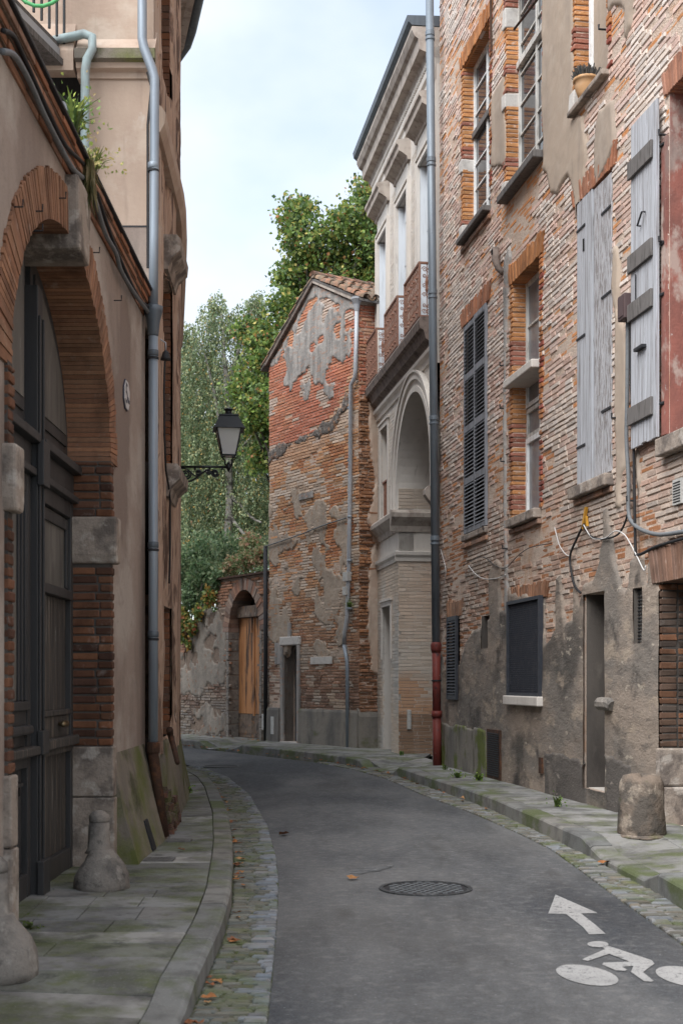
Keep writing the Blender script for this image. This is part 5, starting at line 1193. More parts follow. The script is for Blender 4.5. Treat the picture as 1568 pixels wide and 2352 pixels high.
# downpipe between the two houses
D1 = root('z','','',(1.59,21.8,.12)); del D1['label']; del D1['category']; D1.name = 'downpipe'; D1.parent = R1; D1.location = Vector((1.59,21.8,.12))-ORG[R1]
PB, PT = Vector((1.592,21.75,.12)), Vector((1.455,21.75,14.0))
pp = lambda h: PB+(PT-PB)*((h-.12)/13.88)
m = MB(); m.tube([pp(2.15),pp(14)],.068,16); m.build('zinc_pipe', M['zinc_mid'], D1, smooth=True)
m = MB(); m.tube([pp(.12),pp(.97)],.073,16); m.tube([pp(.95),pp(1.06)],.088,16); m.tube([pp(1.0),pp(2.05)],.07,16); m.tube([pp(2.03),pp(2.09),pp(2.16),pp(2.2)],[.075,.09,.092,.08],16); m.build('cast_iron_foot', M['red_pipe'], D1, smooth=True)
for z in (3.9,5.9,8.0,10.2,12.3):
    m = MB(); m.tube([pp(z),pp(z+.07)],.078,16); m.build('collar', M['zinc_mid'], D1); m = MB(); m.tube([pp(z-.07),pp(z-.04)],.08,16); m.build('clamp', M['zinc_mid'], D1)
m = MB(); m.tube([pp(1.55),pp(1.575)],.084,14); m.build('clamp', M['iron'], D1)
# ---------------------------------------------------------------- cables and boxes on the brick house
jb = root('junction_box', 'dark brown junction box beside the open plank shutter', 'junction box', WR.at(*WR.sh(1456,735),.05))
s_,h_ = WR.sh(1456,708); m = MB(); m.wbox(WR,s_-.09,s_+.1,h_-.13,h_+.13,.03,.15); m.build('box', M['box_brown'], jb, bevel=.01)
m = MB(); m.wbox(WR,s_-.07,s_+.08,h_-.10,h_+.10,.151,.157); m.build('cover', M['box_brown'], jb)
wall_cable(WR,[(1453,735),(1452,900),(1450,1000),(1455,1100),(1455,1175),(1465,1202),(1490,1219),(1530,1228),(1590,1220)],.022,'cable_grey','thick grey conduit dropping from the junction box and turning right',.06)
wall_cable(WR,[(1461,735),(1460,860),(1465,1000),(1468,1150),(1470,1258),(1476,1275),(1520,1255),(1600,1232)],.016,'cable_black','black cable running down beside the grey conduit to the entrance lintel',.055)
wall_cable(WR,[(1350,1203),(1332,1240),(1318,1275),(1320,1310),(1328,1345),(1342,1362)],.014,'cable_black','black cable bundle hanging from the yellow clip to the recessed doorway',.05)
wall_cable(WR,[(1350,1207),(1368,1232),(1398,1238),(1430,1228),(1447,1200),(1455,1170)],.011,'cable_black','black cable looping from the yellow clip to the conduit',.06)
wall_cable(WR,[(1352,1206),(1372,1236),(1402,1236),(1425,1220),(1446,1228),(1462,1252),(1478,1283),(1492,1310),(1496,1300)],.007,'cable_white','thin white cable sagging below the yellow clip',.065)
wall_cable(WR,[(1282,1212),(1292,1250),(1306,1272),(1318,1278)],.006,'cable_white','short thin white cable joining the black bundle under the shutter sill',.05)
wall_cable(WR,[(1018,1262),(1026,1290),(1030,1312),(1026,1340)],.006,'cable_white','thin white cable dangling on brick beside the dark downpipe',.05)
wall_cable(WR,[(1082,1298),(1098,1318),(1120,1330),(1150,1328),(1168,1320)],.006,'cable_white','thin white cable sagging under the louvred shutters',.05)
wall_cable(WR,[(1070,1300),(1095,1285),(1118,1280),(1142,1298),(1168,1305),(1195,1278),(1225,1258),(1275,1248)],.006,'cable_black','thin black cable strung under the window with the stone shelf',.05)
cl = root('cable_clip','yellow metal clip holding cables under the plank shutters','cable clip',WR.at(*WR.sh(1350,1215),.03))
m = MB(); s_,h_ = WR.sh(1352,1190)
m.hexa([WR.at(s_+x,h_+z,d) for d in (.03,.06) for x,z in ((-.10,-.10),(-.06,-.12),(.055,.12),(.01,.12))]); m.build('plate', M['gold'], cl)
m = MB(); m.hexa([WR.at(s_+x,h_+z,d) for d in (.03,.055) for x,z in ((.015,.02),(.04,.02),(.07,-.10),(.045,-.10))]); m.build('leg', M['gold'], cl)
# flower pot on the sill
ps_ = WR.S(1344); pc = Vector(WR.at(ps_, W3[2]+.008, .0)); 
pt_ = root('flower_pot','terracotta pot with dry heather on the sill of the blocked window','flower pot',pc)
m = MB(); m.lathe(pc,[(.075,0),(.10,.06),(.125,.14),(.128,.20),(.142,.205),(.142,.235),(.12,.235),(.115,.20)],20); m.build('pot', M['terracotta'], pt_, smooth=True)
m = MB(); m.tube([pc+Vector((.10,-.07,.17)),pc+Vector((.13,-.09,.15)),pc+Vector((.13,-.09,.09)),pc+Vector((.085,-.06,.07))],.012,6); m.build('ear', M['terracotta'], pt_, smooth=True)
m = MB()
for i in range(420):
    a = rnd.uniform(0,6.28); r = .13*math.sqrt(rnd.random()); h0 = .21; l_ = rnd.uniform(.06,.17)*(1.15-r*3); x,y = pc.x+r*math.cos(a), pc.y+r*math.sin(a); dx,dy = rnd.uniform(-.03,.03)+.25*r*math.cos(a), rnd.uniform(-.03,.03)+.25*r*math.sin(a)
    w = .006; m.add([(x-w,y,pc.z+h0),(x+w,y,pc.z+h0),(x+dx+w,y+dy,pc.z+h0+l_),(x+dx-w,y+dy,pc.z+h0+l_)],[(0,1,2,3)],jitc((.085,.08,.075),.5))
m.build('heather', M['heather'], pt_)
# stone bollard against the entrance
bc = (2.74,11.95,.15); bo = root('stone_bollard','rough mossy stone bollard standing before the brick entrance jamb','bollard',bc)
V = []; Fc = []; n = 28; pr = [(.0,.0),(.19,.0),(.195,.03),(.19,.25),(.183,.42),(.176,.49),(.15,.535),(.09,.55),(0,.553)]
for i,(r,z) in enumerate(pr):
    for k in range(n):
        a = 2*math.pi*k/n; sq = 1+.07*math.cos(2*a+.4)+.04*math.cos(4*a); q = r*sq*(1+(float(fbm(np.array([math.cos(a)*2+5]),np.array([z*6+math.sin(a)*2+5]),3)[0])-.5)*.16)
        V.append((bc[0]+q*math.cos(a), bc[1]+q*math.sin(a), bc[2]-.01+z+(.02*math.sin(a*2+1) if z > .5 else 0)))
    if i:
        for k in range(n): Fc.append(((i-1)*n+k,(i-1)*n+(k+1)%n,i*n+(k+1)%n,i*n+k))
link_mesh('block', V, Fc, M['bollard'], bo, smooth=True)
m = MB(); m.lathe((bc[0],bc[1],bc[2]-.02),[(.23,0),(.225,.012),(.19,.028)],22,.08,random.Random(3)); m.build('mortar_collar', M['bollard'], bo, smooth=True)
# ================================================================== right: pale classical mansion with balconies and carriage arch
WM = Wall((4.9-.15*27.62,27.62),(4.9-.15*22.12,22.12))
sy = lambda y: (27.62-y)*1.01119
R2 = root('classical_mansion', 'pale painted brick mansion with rusty balconies, tall arch and deep cornice', 'house', WM.at(2.5,0,0))
AF, AN = sy(25.3), sy(22.32); AC = (AF+AN)/2; AW = (AN-AF)/2; ASP, ABH = 5.25, 1.55
wins = [(sy(27.42),sy(26.42)),(sy(25.35),sy(24.35)),(sy(23.35),sy(22.35))]
WO = [(a,b,7.8,10.75) for a,b in wins]; NI = (sy(27.15),sy(26.35),4.9,6.75); DO = (sy(26.95),sy(26.05),.13,3.07)
MH = WO+[NI,DO]
SL = WM.L
# wall sheet left of the arch, above it and right of it
wall_face('wall', WM, 0, AF, .1, 6.95, [NI,DO], M['stone_pale'], R2, depth=.3)
wall_face('upper_wall', WM, 0, SL, 6.95, 12.3, WO, M['stone_pale'], R2, depth=.28)
m = MB(); n = 32; xs = [AC-AW*math.cos(math.pi*i/n) for i in range(n+1)]
ah = lambda s, e=0: ASP+(ABH+e)*math.sqrt(max(0,1-((s-AC)/(AW+e))**2))
for i in range(n): m.add([WM.at(xs[i],ah(xs[i]),0),WM.at(xs[i+1],ah(xs[i+1]),0),WM.at(xs[i+1],6.95,0),WM.at(xs[i],6.95,0)],[(0,1,2,3)])
m.add([WM.at(AN,.1,0),WM.at(SL,.1,0),WM.at(SL,6.95,0),WM.at(AN,6.95,0)],[(0,1,2,3)]); m.build('spandrel', M['stone_pale'], R2)
DEP = 1.3
m = MB(); pts = [(AF,.1),(AF,ASP)]+[(xs[i],ah(xs[i])) for i in range(n+1)]+[(AN,ASP),(AN,.1)]
for p,q in zip(pts,pts[1:]):
    if abs(p[0]-q[0])+abs(p[1]-q[1]) > 1e-6: m.add([WM.at(*p,0),WM.at(*q,0),WM.at(*q,-DEP),WM.at(*p,-DEP)],[(0,1,2,3)])
m.build('arch_reveal', M['plaster_pinkpale'] if 'plaster_pinkpale' in M else M['stone_pale'], R2, smooth=False)
part_box('arch_back', M['wood_dark'], R2, WM, AF-.1,AN+.1,.1,6.95,-DEP-.1,-DEP)
# moulded archivolt
for (e0,e1,pr) in ((.0,.10,.05),(.10,.22,.025),(.22,.34,.07),(.34,.38,.10)):
    m = MB(); tl = np.linspace(0,math.pi,41); E = lambda t,e: (AC-(AW+e)*math.cos(t), ASP+(ABH+e)*math.sin(t))
    for a,b in zip(tl,tl[1:]): m.hexa([WM.at(*E(t,e),d) for d in (-.02,pr) for t,e in ((a,e0),(b,e0),(b,e1),(a,e1))])
    for sg,s0 in ((-1,AF),(1,AN)): 
        x0,x1 = sorted((s0+sg*e0, s0+sg*e1))
        if x1 < SL: m.wbox(WM,x0,x1,4.86,ASP,-.02,pr)
    m.build('archivolt', M['stone_pale'], R2)
# impost ledge and lower band, returning into the arch
WJ = Wall(WM.at(AF,0,0)[:2], WM.at(AF,0,-DEP)[:2]); WJ.n = WM.e.copy()
imp = [(-.02,4.45),(.03,4.45),(.05,4.56),(.13,4.66),(.17,4.72),(.17,4.80),(.12,4.86),(-.02,4.88)]
band = [(-.02,3.88),(.03,3.88),(.035,3.95),(.07,4.0),(.075,4.06),(-.02,4.08)]
for nm,pf,mt in (('impost_ledge',imp,'cornice_stone'),('band_course',band,'stone_pale')):
    m = MB(); m.wprofile(WM, -.05, AF, pf); m.wprofile(WJ, -max(p[0] for p in pf), DEP, pf); m.build(nm, M[mt], R2)
m = MB(); m.wprofile(WM, sy(22.3), SL, imp); m.build('impost_ledge', M['cornice_stone'], R2)
# painted brick courses
def col_r2(s,h):
    a = N2(s,h,1.3,5)
    if h < 4.2: c = lerp((.52,.50,.465),(.58,.48,.385), min(1,max(0,(a-.4)*4)))
    else: c = lerp((.62,.575,.52),(.57,.51,.445), a)
    return jitc(c,.06), 0.0
def col_r2j(s,h):
    a = N2(s,h,1.1,15)
    if h < .9: c = (.29,.19,.13)
    elif h < 2.3: c = lerp((.50,.31,.20),(.55,.48,.41), min(1,max(0,(a-.48)*8)))
    else: c = lerp((.56,.42,.325),(.57,.49,.41), a)
    return jitc(c,.08), 0.0
bl = courses(WM,0,AF,.12,3.88,col_r2,[DO],None,ch=.066,lens=(.2,.4),joint=.006,d1=(.006,.009),chf=.003,wob=.1)
bl += courses(WM,0,AF-.4,4.9,6.9,col_r2,[NI],None,ch=.066,lens=(.2,.4),joint=.006,d1=(.006,.009),chf=.003,wob=.1)
bl += courses(WM,0,SL,7.9,11.2,col_r2,[(a-.3,b+.3,7,12) for a,b in wins],None,ch=.066,lens=(.2,.4),joint=.006,d1=(.006,.009),chf=.003,wob=.1)
bj = courses(WJ,0,DEP,.12,3.88,col_r2j,(),None,ch=.066,lens=(.2,.4),joint=.006,d1=(.004,.008),chf=.003,wob=.1)
bj += courses(WJ,0,DEP,4.9,ASP,lambda s,h:(jitc((.47,.40,.335),.05),0),(),None,ch=.066,lens=(.2,.4),joint=.006,d1=(.004,.008),chf=.003,wob=.1)
emit_bricks(bj+bl, R2, M['painted_brick'], 300)
# doorway and niche with moulded heads
part_box('side_door', M['dark'], R2, WM, DO[0],DO[1],DO[2],DO[3],-.34,-.26); part_box('niche_back', M['stone_pale'], R2, WM, NI[0],NI[1],NI[2],NI[3],-.34,-.28)
for Hl in (DO,NI):
    m = MB(); a,b,c,e = Hl
    for k,(w,pr) in enumerate(((.09,.04),(.16,.02))): pass
    m.wbox(WM,a-.10,a,c if Hl is NI else 2.0,e+.10,-.02,.035); m.wbox(WM,b,b+.10,c if Hl is NI else 2.0,e+.10,-.02,.035); m.wbox(WM,a,b,e,e+.10,-.02,.035); m.wbox(WM,a-.14,b+.14,e+.1005,e+.14,-.02,.06); m.build('moulded_surround', M['stone_pale'], R2)
m = MB()
for i in range(5): m.wbox(WM,NI[0]+.1+.12*i,NI[0]+.115+.12*i,NI[2],NI[2]+.75,-.05,-.03)
m.wbox(WM,NI[0],NI[1],NI[2]+.75,NI[2]+.78,-.06,-.02); m.build('guard_rail', M['rust_rail'], R2)
m = MB(); m.wbox(WJ,.16,.24,.62,1.0,.0,.05); m.build('letter_box', M['box_white'], R2, bevel=.01)
# balcony slab
bp = [(-.02,7.22),(.05,7.22),(.08,7.30),(.16,7.36),(.18,7.44),(.20,7.50),(.26,7.53),(.28,7.66),(.26,7.72),(-.02,7.74)]
m = MB(); m.wprofile(WM,-.12,SL,bp); m.build('balcony_slab', M['cornice_dark'], R2)
m = MB(); m.wprofile(WM,-.06,SL,[(-.02,7.02),(.035,7.02),(.05,7.1),(.10,7.16),(.11,7.218),(-.02,7.22)]); m.build('architrave', M['stone_pale'], R2)
def spiral(c, ex, r0, r1, turns, ph=0): return [tuple(Vector(c)+Vector(ex)*((r0+(r1-r0)*t)*math.cos(ph+turns*2*math.pi*t))+Vector((0,0,1))*((r0+(r1-r0)*t)*math.sin(ph+turns*2*math.pi*t))) for t in np.linspace(0,1,18)]
for (a,b) in ((sy(27.6),sy(26.40)),(sy(25.5),sy(24.2)),(sy(23.55),sy(22.25))):
    ba_ = root('balcony','','',WM.at((a+b)/2,7.74,.13)); del ba_['label']; del ba_['category']; ba_.parent = R2; ba_.location = ORG[ba_]-ORG[R2]
    d_ = .235; z0,z1 = 7.76,8.66
    m = MB(); m.wbox(WM,a,b,z1,z1+.035,d_-.025,d_+.02); m.wbox(WM,b-.045,b,z1+.0005,z1+.0345,0,d_-.0255); m.wbox(WM,a,a+.045,z1+.0005,z1+.0345,0,d_-.0255); m.build('handrail', M['rust_rail'], ba_)
    m = MB(); m.wbox(WM,a,b,z0,z0+.025,d_-.015,d_+.015); m.wbox(WM,b-.03,b,z0+.0005,z0+.0245,0,d_-.0155); m.build('bottom_rail', M['rust_rail'], ba_)
    for s_ in (a+.02,b-.02): m = MB(); m.wbox(WM,s_-.018,s_+.018,z0+.025,z1,d_-.018,d_+.018); m.build('corner_post', M['rust_rail'], ba_)
    nb = int((b-a)/.11)
    for i in range(1,nb):
        s_ = a+(b-a)*i/nb; m = MB(); m.tube([WM.at(s_,z0+.02,d_),WM.at(s_,z1,d_)],.011,5)
        if i % 2:
            for q in (.12,.45,.78): m.lathe(WM.at(s_,z0+.02+(z1-z0)*q-.03,d_),[(.012,0),(.026,.02),(.012,.05)],6)
        m.build('baluster', M['rust_rail'], ba_)
    ex = (WM.e.x,WM.e.y,0)
    m = MB()
    for i in range(0,nb-1):
        s_ = a+(b-a)*(i+.75)/nb
        for q in (.2,.37,.54,.71,.88): m.tube(spiral(WM.at(s_,z0+(z1-z0)*q,d_),ex,.006,.036,1.4,rnd.uniform(0,6)),.006,4,False)
    m.build('scrollwork', M['rust_rail'], ba_, kind='stuff')
    ey = (WM.n.x,WM.n.y,0); m = MB()
    for q,rr in ((.1,.05),(.22,.04),(.42,.045),(.6,.045),(.78,.04),(.9,.055)):
        m.tube(spiral(WM.at(b-.02,z0+(z1-z0)*q,.07),ey,.008,rr,1.5,rnd.choice([0,math.pi])),.007,5,False); m.tube(spiral(WM.at(b-.02,z0+(z1-z0)*q,.15),ey,.008,rr*.9,-1.5,rnd.choice([0,math.pi])),.007,5,False)
    m.tube([WM.at(b-.02,z0+.03,.11),WM.at(b-.02,z1,.11)],.008,5); m.lathe(WM.at(b-.02,z0+.4,.11),[(.008,0),(.03,.06),(.02,.12),(.032,.2),(.008,.3)],7)
    m.build('side_panel', M['rust_rail'], ba_)
# tall windows: moulded frame, frieze, hood on top, white shutters inside
for Hl in WO:
    a,b,c,e = Hl; fr = MB()
    for k,(w0,w1,pr) in enumerate(((.0,.07,.05),(.07,.13,.03),(.13,.17,.06))):
        fr.wbox(WM,a-w1,a-w0,c,e+w1,-.02,pr); fr.wbox(WM,b+w0,b+w1,c,e+w1,-.02,pr); fr.wbox(WM,a-w0,b+w0,e+w0,e+w1,-.02,pr)
    w = fr.build('window', M['stone_pale'], R2)
    q = MB(); q.wbox(WM,a,b,c,e,-.28,-.22); q.build('inner_blind', M['dusty_glass'], w)
    for (x0,x1) in ((a+.01,(a+b)/2-.01),((a+b)/2+.01,b-.01)):
        q = MB(); q.wbox(WM,x0,x1,c+.02,e-.05,-.16,-.12); sh_ = q.build('white_shutter', M['white_shutter'], w)
        q = MB(); 
        for zz in np.linspace(c+.1,e-.35,4): q.wbox(WM,x0+.08,x1-.08,zz,zz+.62,-.119,-.108)
        q.build('shutter_panel', M['white_shutter'], w)
    q = MB(); q.wbox(WM,a+.002,a+.035,c+.02,e-.02,-.119,-.004); q.build('folded_shutter', M['white_shutter'], w)
    q = MB(); q.wbox(WM,a-.05,b+.05,e+.172,e+.46,-.02,.03); q.build('frieze', M['stone_white'], w)
    q = MB(); q.wprofile(WM,a-.20,b+.20,[(-.02,e+.46),(.05,e+.46),(.07,e+.52),(.16,e+.58),(.22,e+.61),(.23,e+.70),(.27,e+.74),(.27,e+.80),(-.02,e+.86)]); q.build('hood', M['cornice_stone'], w)
# main cornice with dentils
m = MB(); m.wprofile(WM,-.12,SL,[(-.02,11.75),(.05,11.75),(.06,11.86),(.10,11.88),(.10,12.0),(-.02,12.02)]); m.build('cornice_band', M['stone_pale'], R2)
m = MB(); m.wprofile(WM,-.26,SL,[(-.3,12.12),(.12,12.12),(.15,12.2),(.27,12.24),(.29,12.42),(.35,12.46),(.40,12.56),(.40,12.62),(-.3,12.64)]); m.build('cornice', M['cornice_stone'], R2)
m = MB(); m.wprofile(WM,-.30,SL,[(-.3,12.645),(.40,12.645),(.46,12.70),(.48,12.80),(-.3,12.84)]); m.build('roof_gutter', M['zinc_dark'], R2)
part_box('cornice_frieze', M['stone_pale'], R2, WM, -.02,SL,12.021,12.119,-.3,.06)
s_ = -.1
while s_ < SL-.05:
    part_box('dentil', M['stone_pale'], R2, WM, s_,s_+.055,12.025,12.118,.061,.12); s_ += .095
mb = MB(); mb.wbox(WM,0.02,SL-.02,6.9,12.6,-5,-.30); mb.wbox(WM,.02,AF-.14,0,6.9,-5,-.35); mb.wbox(WM,AF-.12,SL,0,6.9,-5,-DEP-.1); mb.build('house_body', M['dark'], R2)
part_box('end_wall', M['stone_pale'], R2, WM, -.01,.015,8.5,12.3,-5,-.005)

# ================================================================== gable house at the bend
G0 = Vector((.385,27.5)); GD = Vector((-2.125,3.4)).normalized()
WG = Wall(G0, G0+GD*4.0)
R3 = root('gable_house', 'narrow brick gable house with patchy grey plaster and old clay tile roof', 'house', WG.at(2,0,0))
sA, hA = WG.sh(725,648); sE, hE = WG.sh(619,836); hR = WG.sh(820,692)[1]; GL = sE
DG = hole(WG,653,685,(653,1483),(653,1705)); DG = (DG[0],DG[1],.14,DG[3])
hw = min(hE,hR)
wall_face('wall', WG, 0, GL, .1, hw, [DG], M['mortar'], R3, depth=.3)
m = MB(); m.wprism(WG,[(0,hw),(GL,hw),(GL,hE),(sA,hA),(0,hR)],-.3,0.0); m.build('gable', M['mortar'], R3)
WGr = Wall((.385,27.5),(.80,27.66))
part_box('return_wall', M['mortar'], R3, WGr, 0.002,.44,.1,9.55,-.3,0.0)
c8 = lambda x,y: WG.sh(588+.2031*x, 624.6+.2031*y)
patches = [[c8(*p) for p in q] for q in (
  [(600,440),(700,385),(762,400),(735,500),(722,600),(765,650),(705,750),(640,800),(560,850),(500,890),(440,820),(520,700),(565,590)],
  [(790,500),(850,430),(940,470),(940,560),(860,640),(790,690)],
  [(330,950),(385,850),(420,900),(520,880),(600,960),(565,1100),(450,1220),(405,1265),(335,1255),(370,1100)],
  [(640,1010),(720,860),(790,800),(868,780),(835,960),(805,1080),(785,1250),(715,1175),(685,1195)],
  [(890,760),(945,800),(945,960),(905,920)],[(965,710),(1005,690),(1000,900),(975,960)],[(1045,700),(1070,680),(1065,880),(1045,880)],
  [(540,1280),(610,1270),(600,1340),(545,1330)],[(555,1370),(590,1360),(585,1440),(560,1440)],[(800,1340),(860,1300),(860,1370),(800,1400)],
  [(640,150),(700,180),(800,250),(1000,320),(1100,345),(1100,400),(940,330),(760,260),(660,230),(560,400),(200,1060),(165,1080),(400,680)],
  [(985,380),(1010,400),(1000,590),(985,560)])]
cr6 = lambda x,y: WG.sh(395+.41*x, 1056+.41*y)
beig3 = [[cr6(*p) for p in q] for q in ([(560,620),(700,610),(770,690),(770,800),(720,860),(640,900),(560,980),(545,760)],[(600,180),(640,170),(640,230),(590,230)],[(860,650),(885,650),(885,700),(860,690)])]
mott = [WG.polar([(612,1150),(690,1130),(800,1180),(800,1420),(770,1520),(700,1470),(612,1480)])]
lk3 = grid_lookup(patches,0,GL,0,11,st=.03,rough=.07)
sheet('grey_plaster', WG, patches, M['grey_plaster'], R3, step=.03, grow=.085, rough=.10, nscale=4.5, d_out=.03, bbox=(0,GL,0,11))
sheet('beige_plaster', WG, mott, M['render_beige'], R3, step=.03, cap=.03, grow=-.03, rough=.30, nscale=1.9, fade=.04, d_out=.026, bbox=(0,GL,0,11), seed=4, kind='stuff')
crust = [[WG.sh(*p) for p in q] for q in ([(612,1040),(640,1022),(690,1005),(730,985),(762,962),(785,925),(796,895),(802,905),(797,940),(780,965),(760,985),(720,1008),(680,1022),(640,1045),(612,1075)],)]
sheet('roof_scar', WG, crust, M['black_crust'], R3, step=.03, rough=.09, nscale=4, d_out=.03, bbox=(0,GL,0,11), seed=6)
lkc = grid_lookup(crust,0,GL,0,11,st=.03,rough=.03,seed=6)
def gtop(s): return hR+(hA-hR)*s/sA if s < sA else hA+(hE-hA)*(s-sA)/(sE-sA)
scar = lambda s: 5.9+ (1.3*max(0,(1.2-s))+.0)
def col_g(s,h):
    if h > gtop(s)-.06: return None
    sc_h = float(np.interp(s,[0,.4,1.0,2.0,3.0,4.2],[8.2,7.5,6.9,6.6,6.5,6.3])); r = rnd.random(); a = N2(s,h,1.1,2); b = N2(s,h,3,8)
    if h > sc_h:
        c = lerp((.52,.19,.12),(.58,.29,.165), min(1,max(0,(a-.4)*3))) if h > sc_h+.5 else lerp((.55,.30,.17),(.54,.39,.28),b)
        if b > .62: c = (.53,.42,.35)
        if r > .985 and h < sc_h+1.6: return None
        return jitc(c,.13), .0
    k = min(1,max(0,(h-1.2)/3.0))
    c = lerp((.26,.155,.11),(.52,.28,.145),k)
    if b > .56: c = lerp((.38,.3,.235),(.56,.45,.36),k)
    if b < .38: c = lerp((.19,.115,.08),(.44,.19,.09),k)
    return jitc(c,.2), (a-.5)*.05
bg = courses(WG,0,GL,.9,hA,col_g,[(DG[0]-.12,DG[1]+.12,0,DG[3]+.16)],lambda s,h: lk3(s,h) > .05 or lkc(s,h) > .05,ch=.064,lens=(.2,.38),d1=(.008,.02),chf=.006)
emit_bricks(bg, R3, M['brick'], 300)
def col_ret(s,h):
    if h > 7.6: return jitc((.40,.15,.09) if rnd.random() > .3 else (.44,.24,.15),.15), rnd.uniform(-.005,.01)
    return jitc(lerp((.42,.2,.09),(.25,.13,.08),N2(s,h,2.3,4)*1.2 if h > 2.5 else .8),.22), rnd.uniform(-.02,.055)
emit_bricks(courses(WGr,-.02,.42,.9,9.5,col_ret,(),None,ch=.07,lens=(.14,.4),chf=.012), R3, M['brick'], 150)
pk = [WGr.polar([(846,925),(872,915),(872,1560),(850,1540),(846,1480),(838,1440),(842,1330),(852,1250),(846,1180),(858,1110),(850,1040),(845,980)])]
sheet('pink_plaster', WGr, pk, M['plaster_pink'], R3, step=.025, rough=.05, d_out=.075, bbox=(0,.46,0,9), seed=2)
# cement dado
for (a,b) in ((-.02,DG[0]-.14),(DG[1]+.14,GL)):
    m = MB(); m.wprofile(WG,a,b,[(-.02,0),(.10,0),(.075,.88),(.06,.93),(-.02,.94)]); m.build('cement_dado', M['dado'], R3)
m = MB(); m.wprofile(WGr,-.06,.5,[(-.02,0),(.12,0),(.11,.80),(.05,.95),(-.02,.98)]); m.build('cement_dado', M['dado'], R3)
# little door
for (a,b) in ((DG[0]-.12,DG[0]),(DG[1],DG[1]+.12)): part_box('door_jamb', M['grey_plaster'], R3, WG, a,b,.14,DG[3],-.25,.05)
part_box('door_lintel', M['stone_white'], R3, WG, DG[0]-.14,DG[1]+.14,DG[3]+.002,DG[3]+.2,-.25,.06, bevel=.02)
dr = part_box('door', M['zinc_dark'], R3, WG, DG[0],DG[1],.14,DG[3],-.34,-.28); q = MB(); q.wbox(WG,DG[0],DG[0]+.3,1.65,1.70,-.28,-.15); q.build('door_bolt', M['iron'], dr)
part_box('door_sill', M['stone_pale'], R3, WG, DG[0]-.05,DG[1]+.05,.1,.16,-.25,.1)
def plate(name, px0,px1,py0,py1,mat,d0=.02,d1=.045,W=WG,par=None):
    a,h0 = W.sh(px0,py1); b,h1 = W.sh(px1,py0); return part_box(name, M[mat], par or R3, W, min(a,b),max(a,b),h0,h1,d0,d1, bevel=.006)
plate('stone_plaque',634,650,1476,1526,'grey_plaster'); plate('white_plaque',716,765,1508,1526,'stone_white'); plate('letter_slot',630,637,1646,1686,'box_white',.08,.10); plate('finial_plaster',664,672,1430,1466,'grey_plaster')
plate('lime_patch',690,722,1128,1150,'grey_plaster',.02,.05)
# downpipe with hopper and meter boxes
gd = root('downpipe','','',WG.at(.45,.1,.1)); del gd['label']; del gd['category']; gd.parent = R3; gd.location = ORG[gd]-ORG[R3]
P = [WG.at(*WG.sh(px,py,.09),.09) for px,py in ((819,712),(816,850),(815,866),(806,884),(804,1100),(801,1300),(797,1420),(792,1450),(790,1480),(797,1520),(798,1718))]
m = MB(); m.tube(P[:9],.045,10); m.build('pipe', M['zinc_light'], gd, smooth=True)
m = MB(); m.tube(P[8:],.04,10); m.build('pipe_foot', M['zinc'], gd, smooth=True)
m = MB(); h0 = Vector(P[0]); m.lathe(h0+Vector((0,0,-.02)),[(.05,0),(.07,.14),(.12,.24),(.12,.28)],10); m.build('hopper', M['zinc_light'], gd)
for py in (940,1060,1190,1290,1400): 
    s_,h_ = WG.sh(803,py,.09); m = MB(); m.lathe(WG.at(s_,h_,.09),[(.047,0),(.054,.01),(.054,.04),(.047,.05)],10); m.build('collar', M['zinc'], gd)
bx_ = lambda px0,px1,py0,py1: plate('meter_box',px0,px1,py0,py1,'box_white',.06,.16,WG,gd)
bx_(801,812,1314,1336); bx_(800,809,1348,1368)
wall_cable(WG,[(612,1256),(660,1240),(700,1226),(745,1208),(800,1190)],.014,'cable_grey','grey cable slung across the brick gable wall to the downpipe',.06)
# roof of half-round clay tiles
RDv = Vector((-WG.n.x,-WG.n.y)); RD = RDv/RDv.length; LEN = 4.0
def roof_pt(s, r, up=0.0): p = Vector(WG.at(s,0,0)[:2])+RD*r; return Vector((p.x,p.y,gtop(s)+up))
m = MB()
for (a,b) in ((-.28,sA),(sA,sE+.25)):
    for e_ in ((-.10,LEN),):
        P_ = [roof_pt(a,e_[0],.03),roof_pt(b,e_[0],.03),roof_pt(b,e_[1],.03),roof_pt(a,e_[1],.03)]
        if a < 0: P_[0] = Vector(WG.at(a,hR+(hA-hR)*a/sA+.03,.10)); q_ = Vector(WG.at(a,0,0)); P_[3] = Vector((q_.x+RD.x*LEN,q_.y+RD.y*LEN,hR+(hA-hR)*a/sA+.03))
        m.hexa([tuple(v) for v in P_]+[tuple(v+Vector((0,0,.05))) for v in P_])
m.build('roof', M['wood_dark'], R3)
def gt2(s): return hR+(hA-hR)*s/sA if s < sA else hA+(hE-hA)*(s-sA)/(sE-sA)
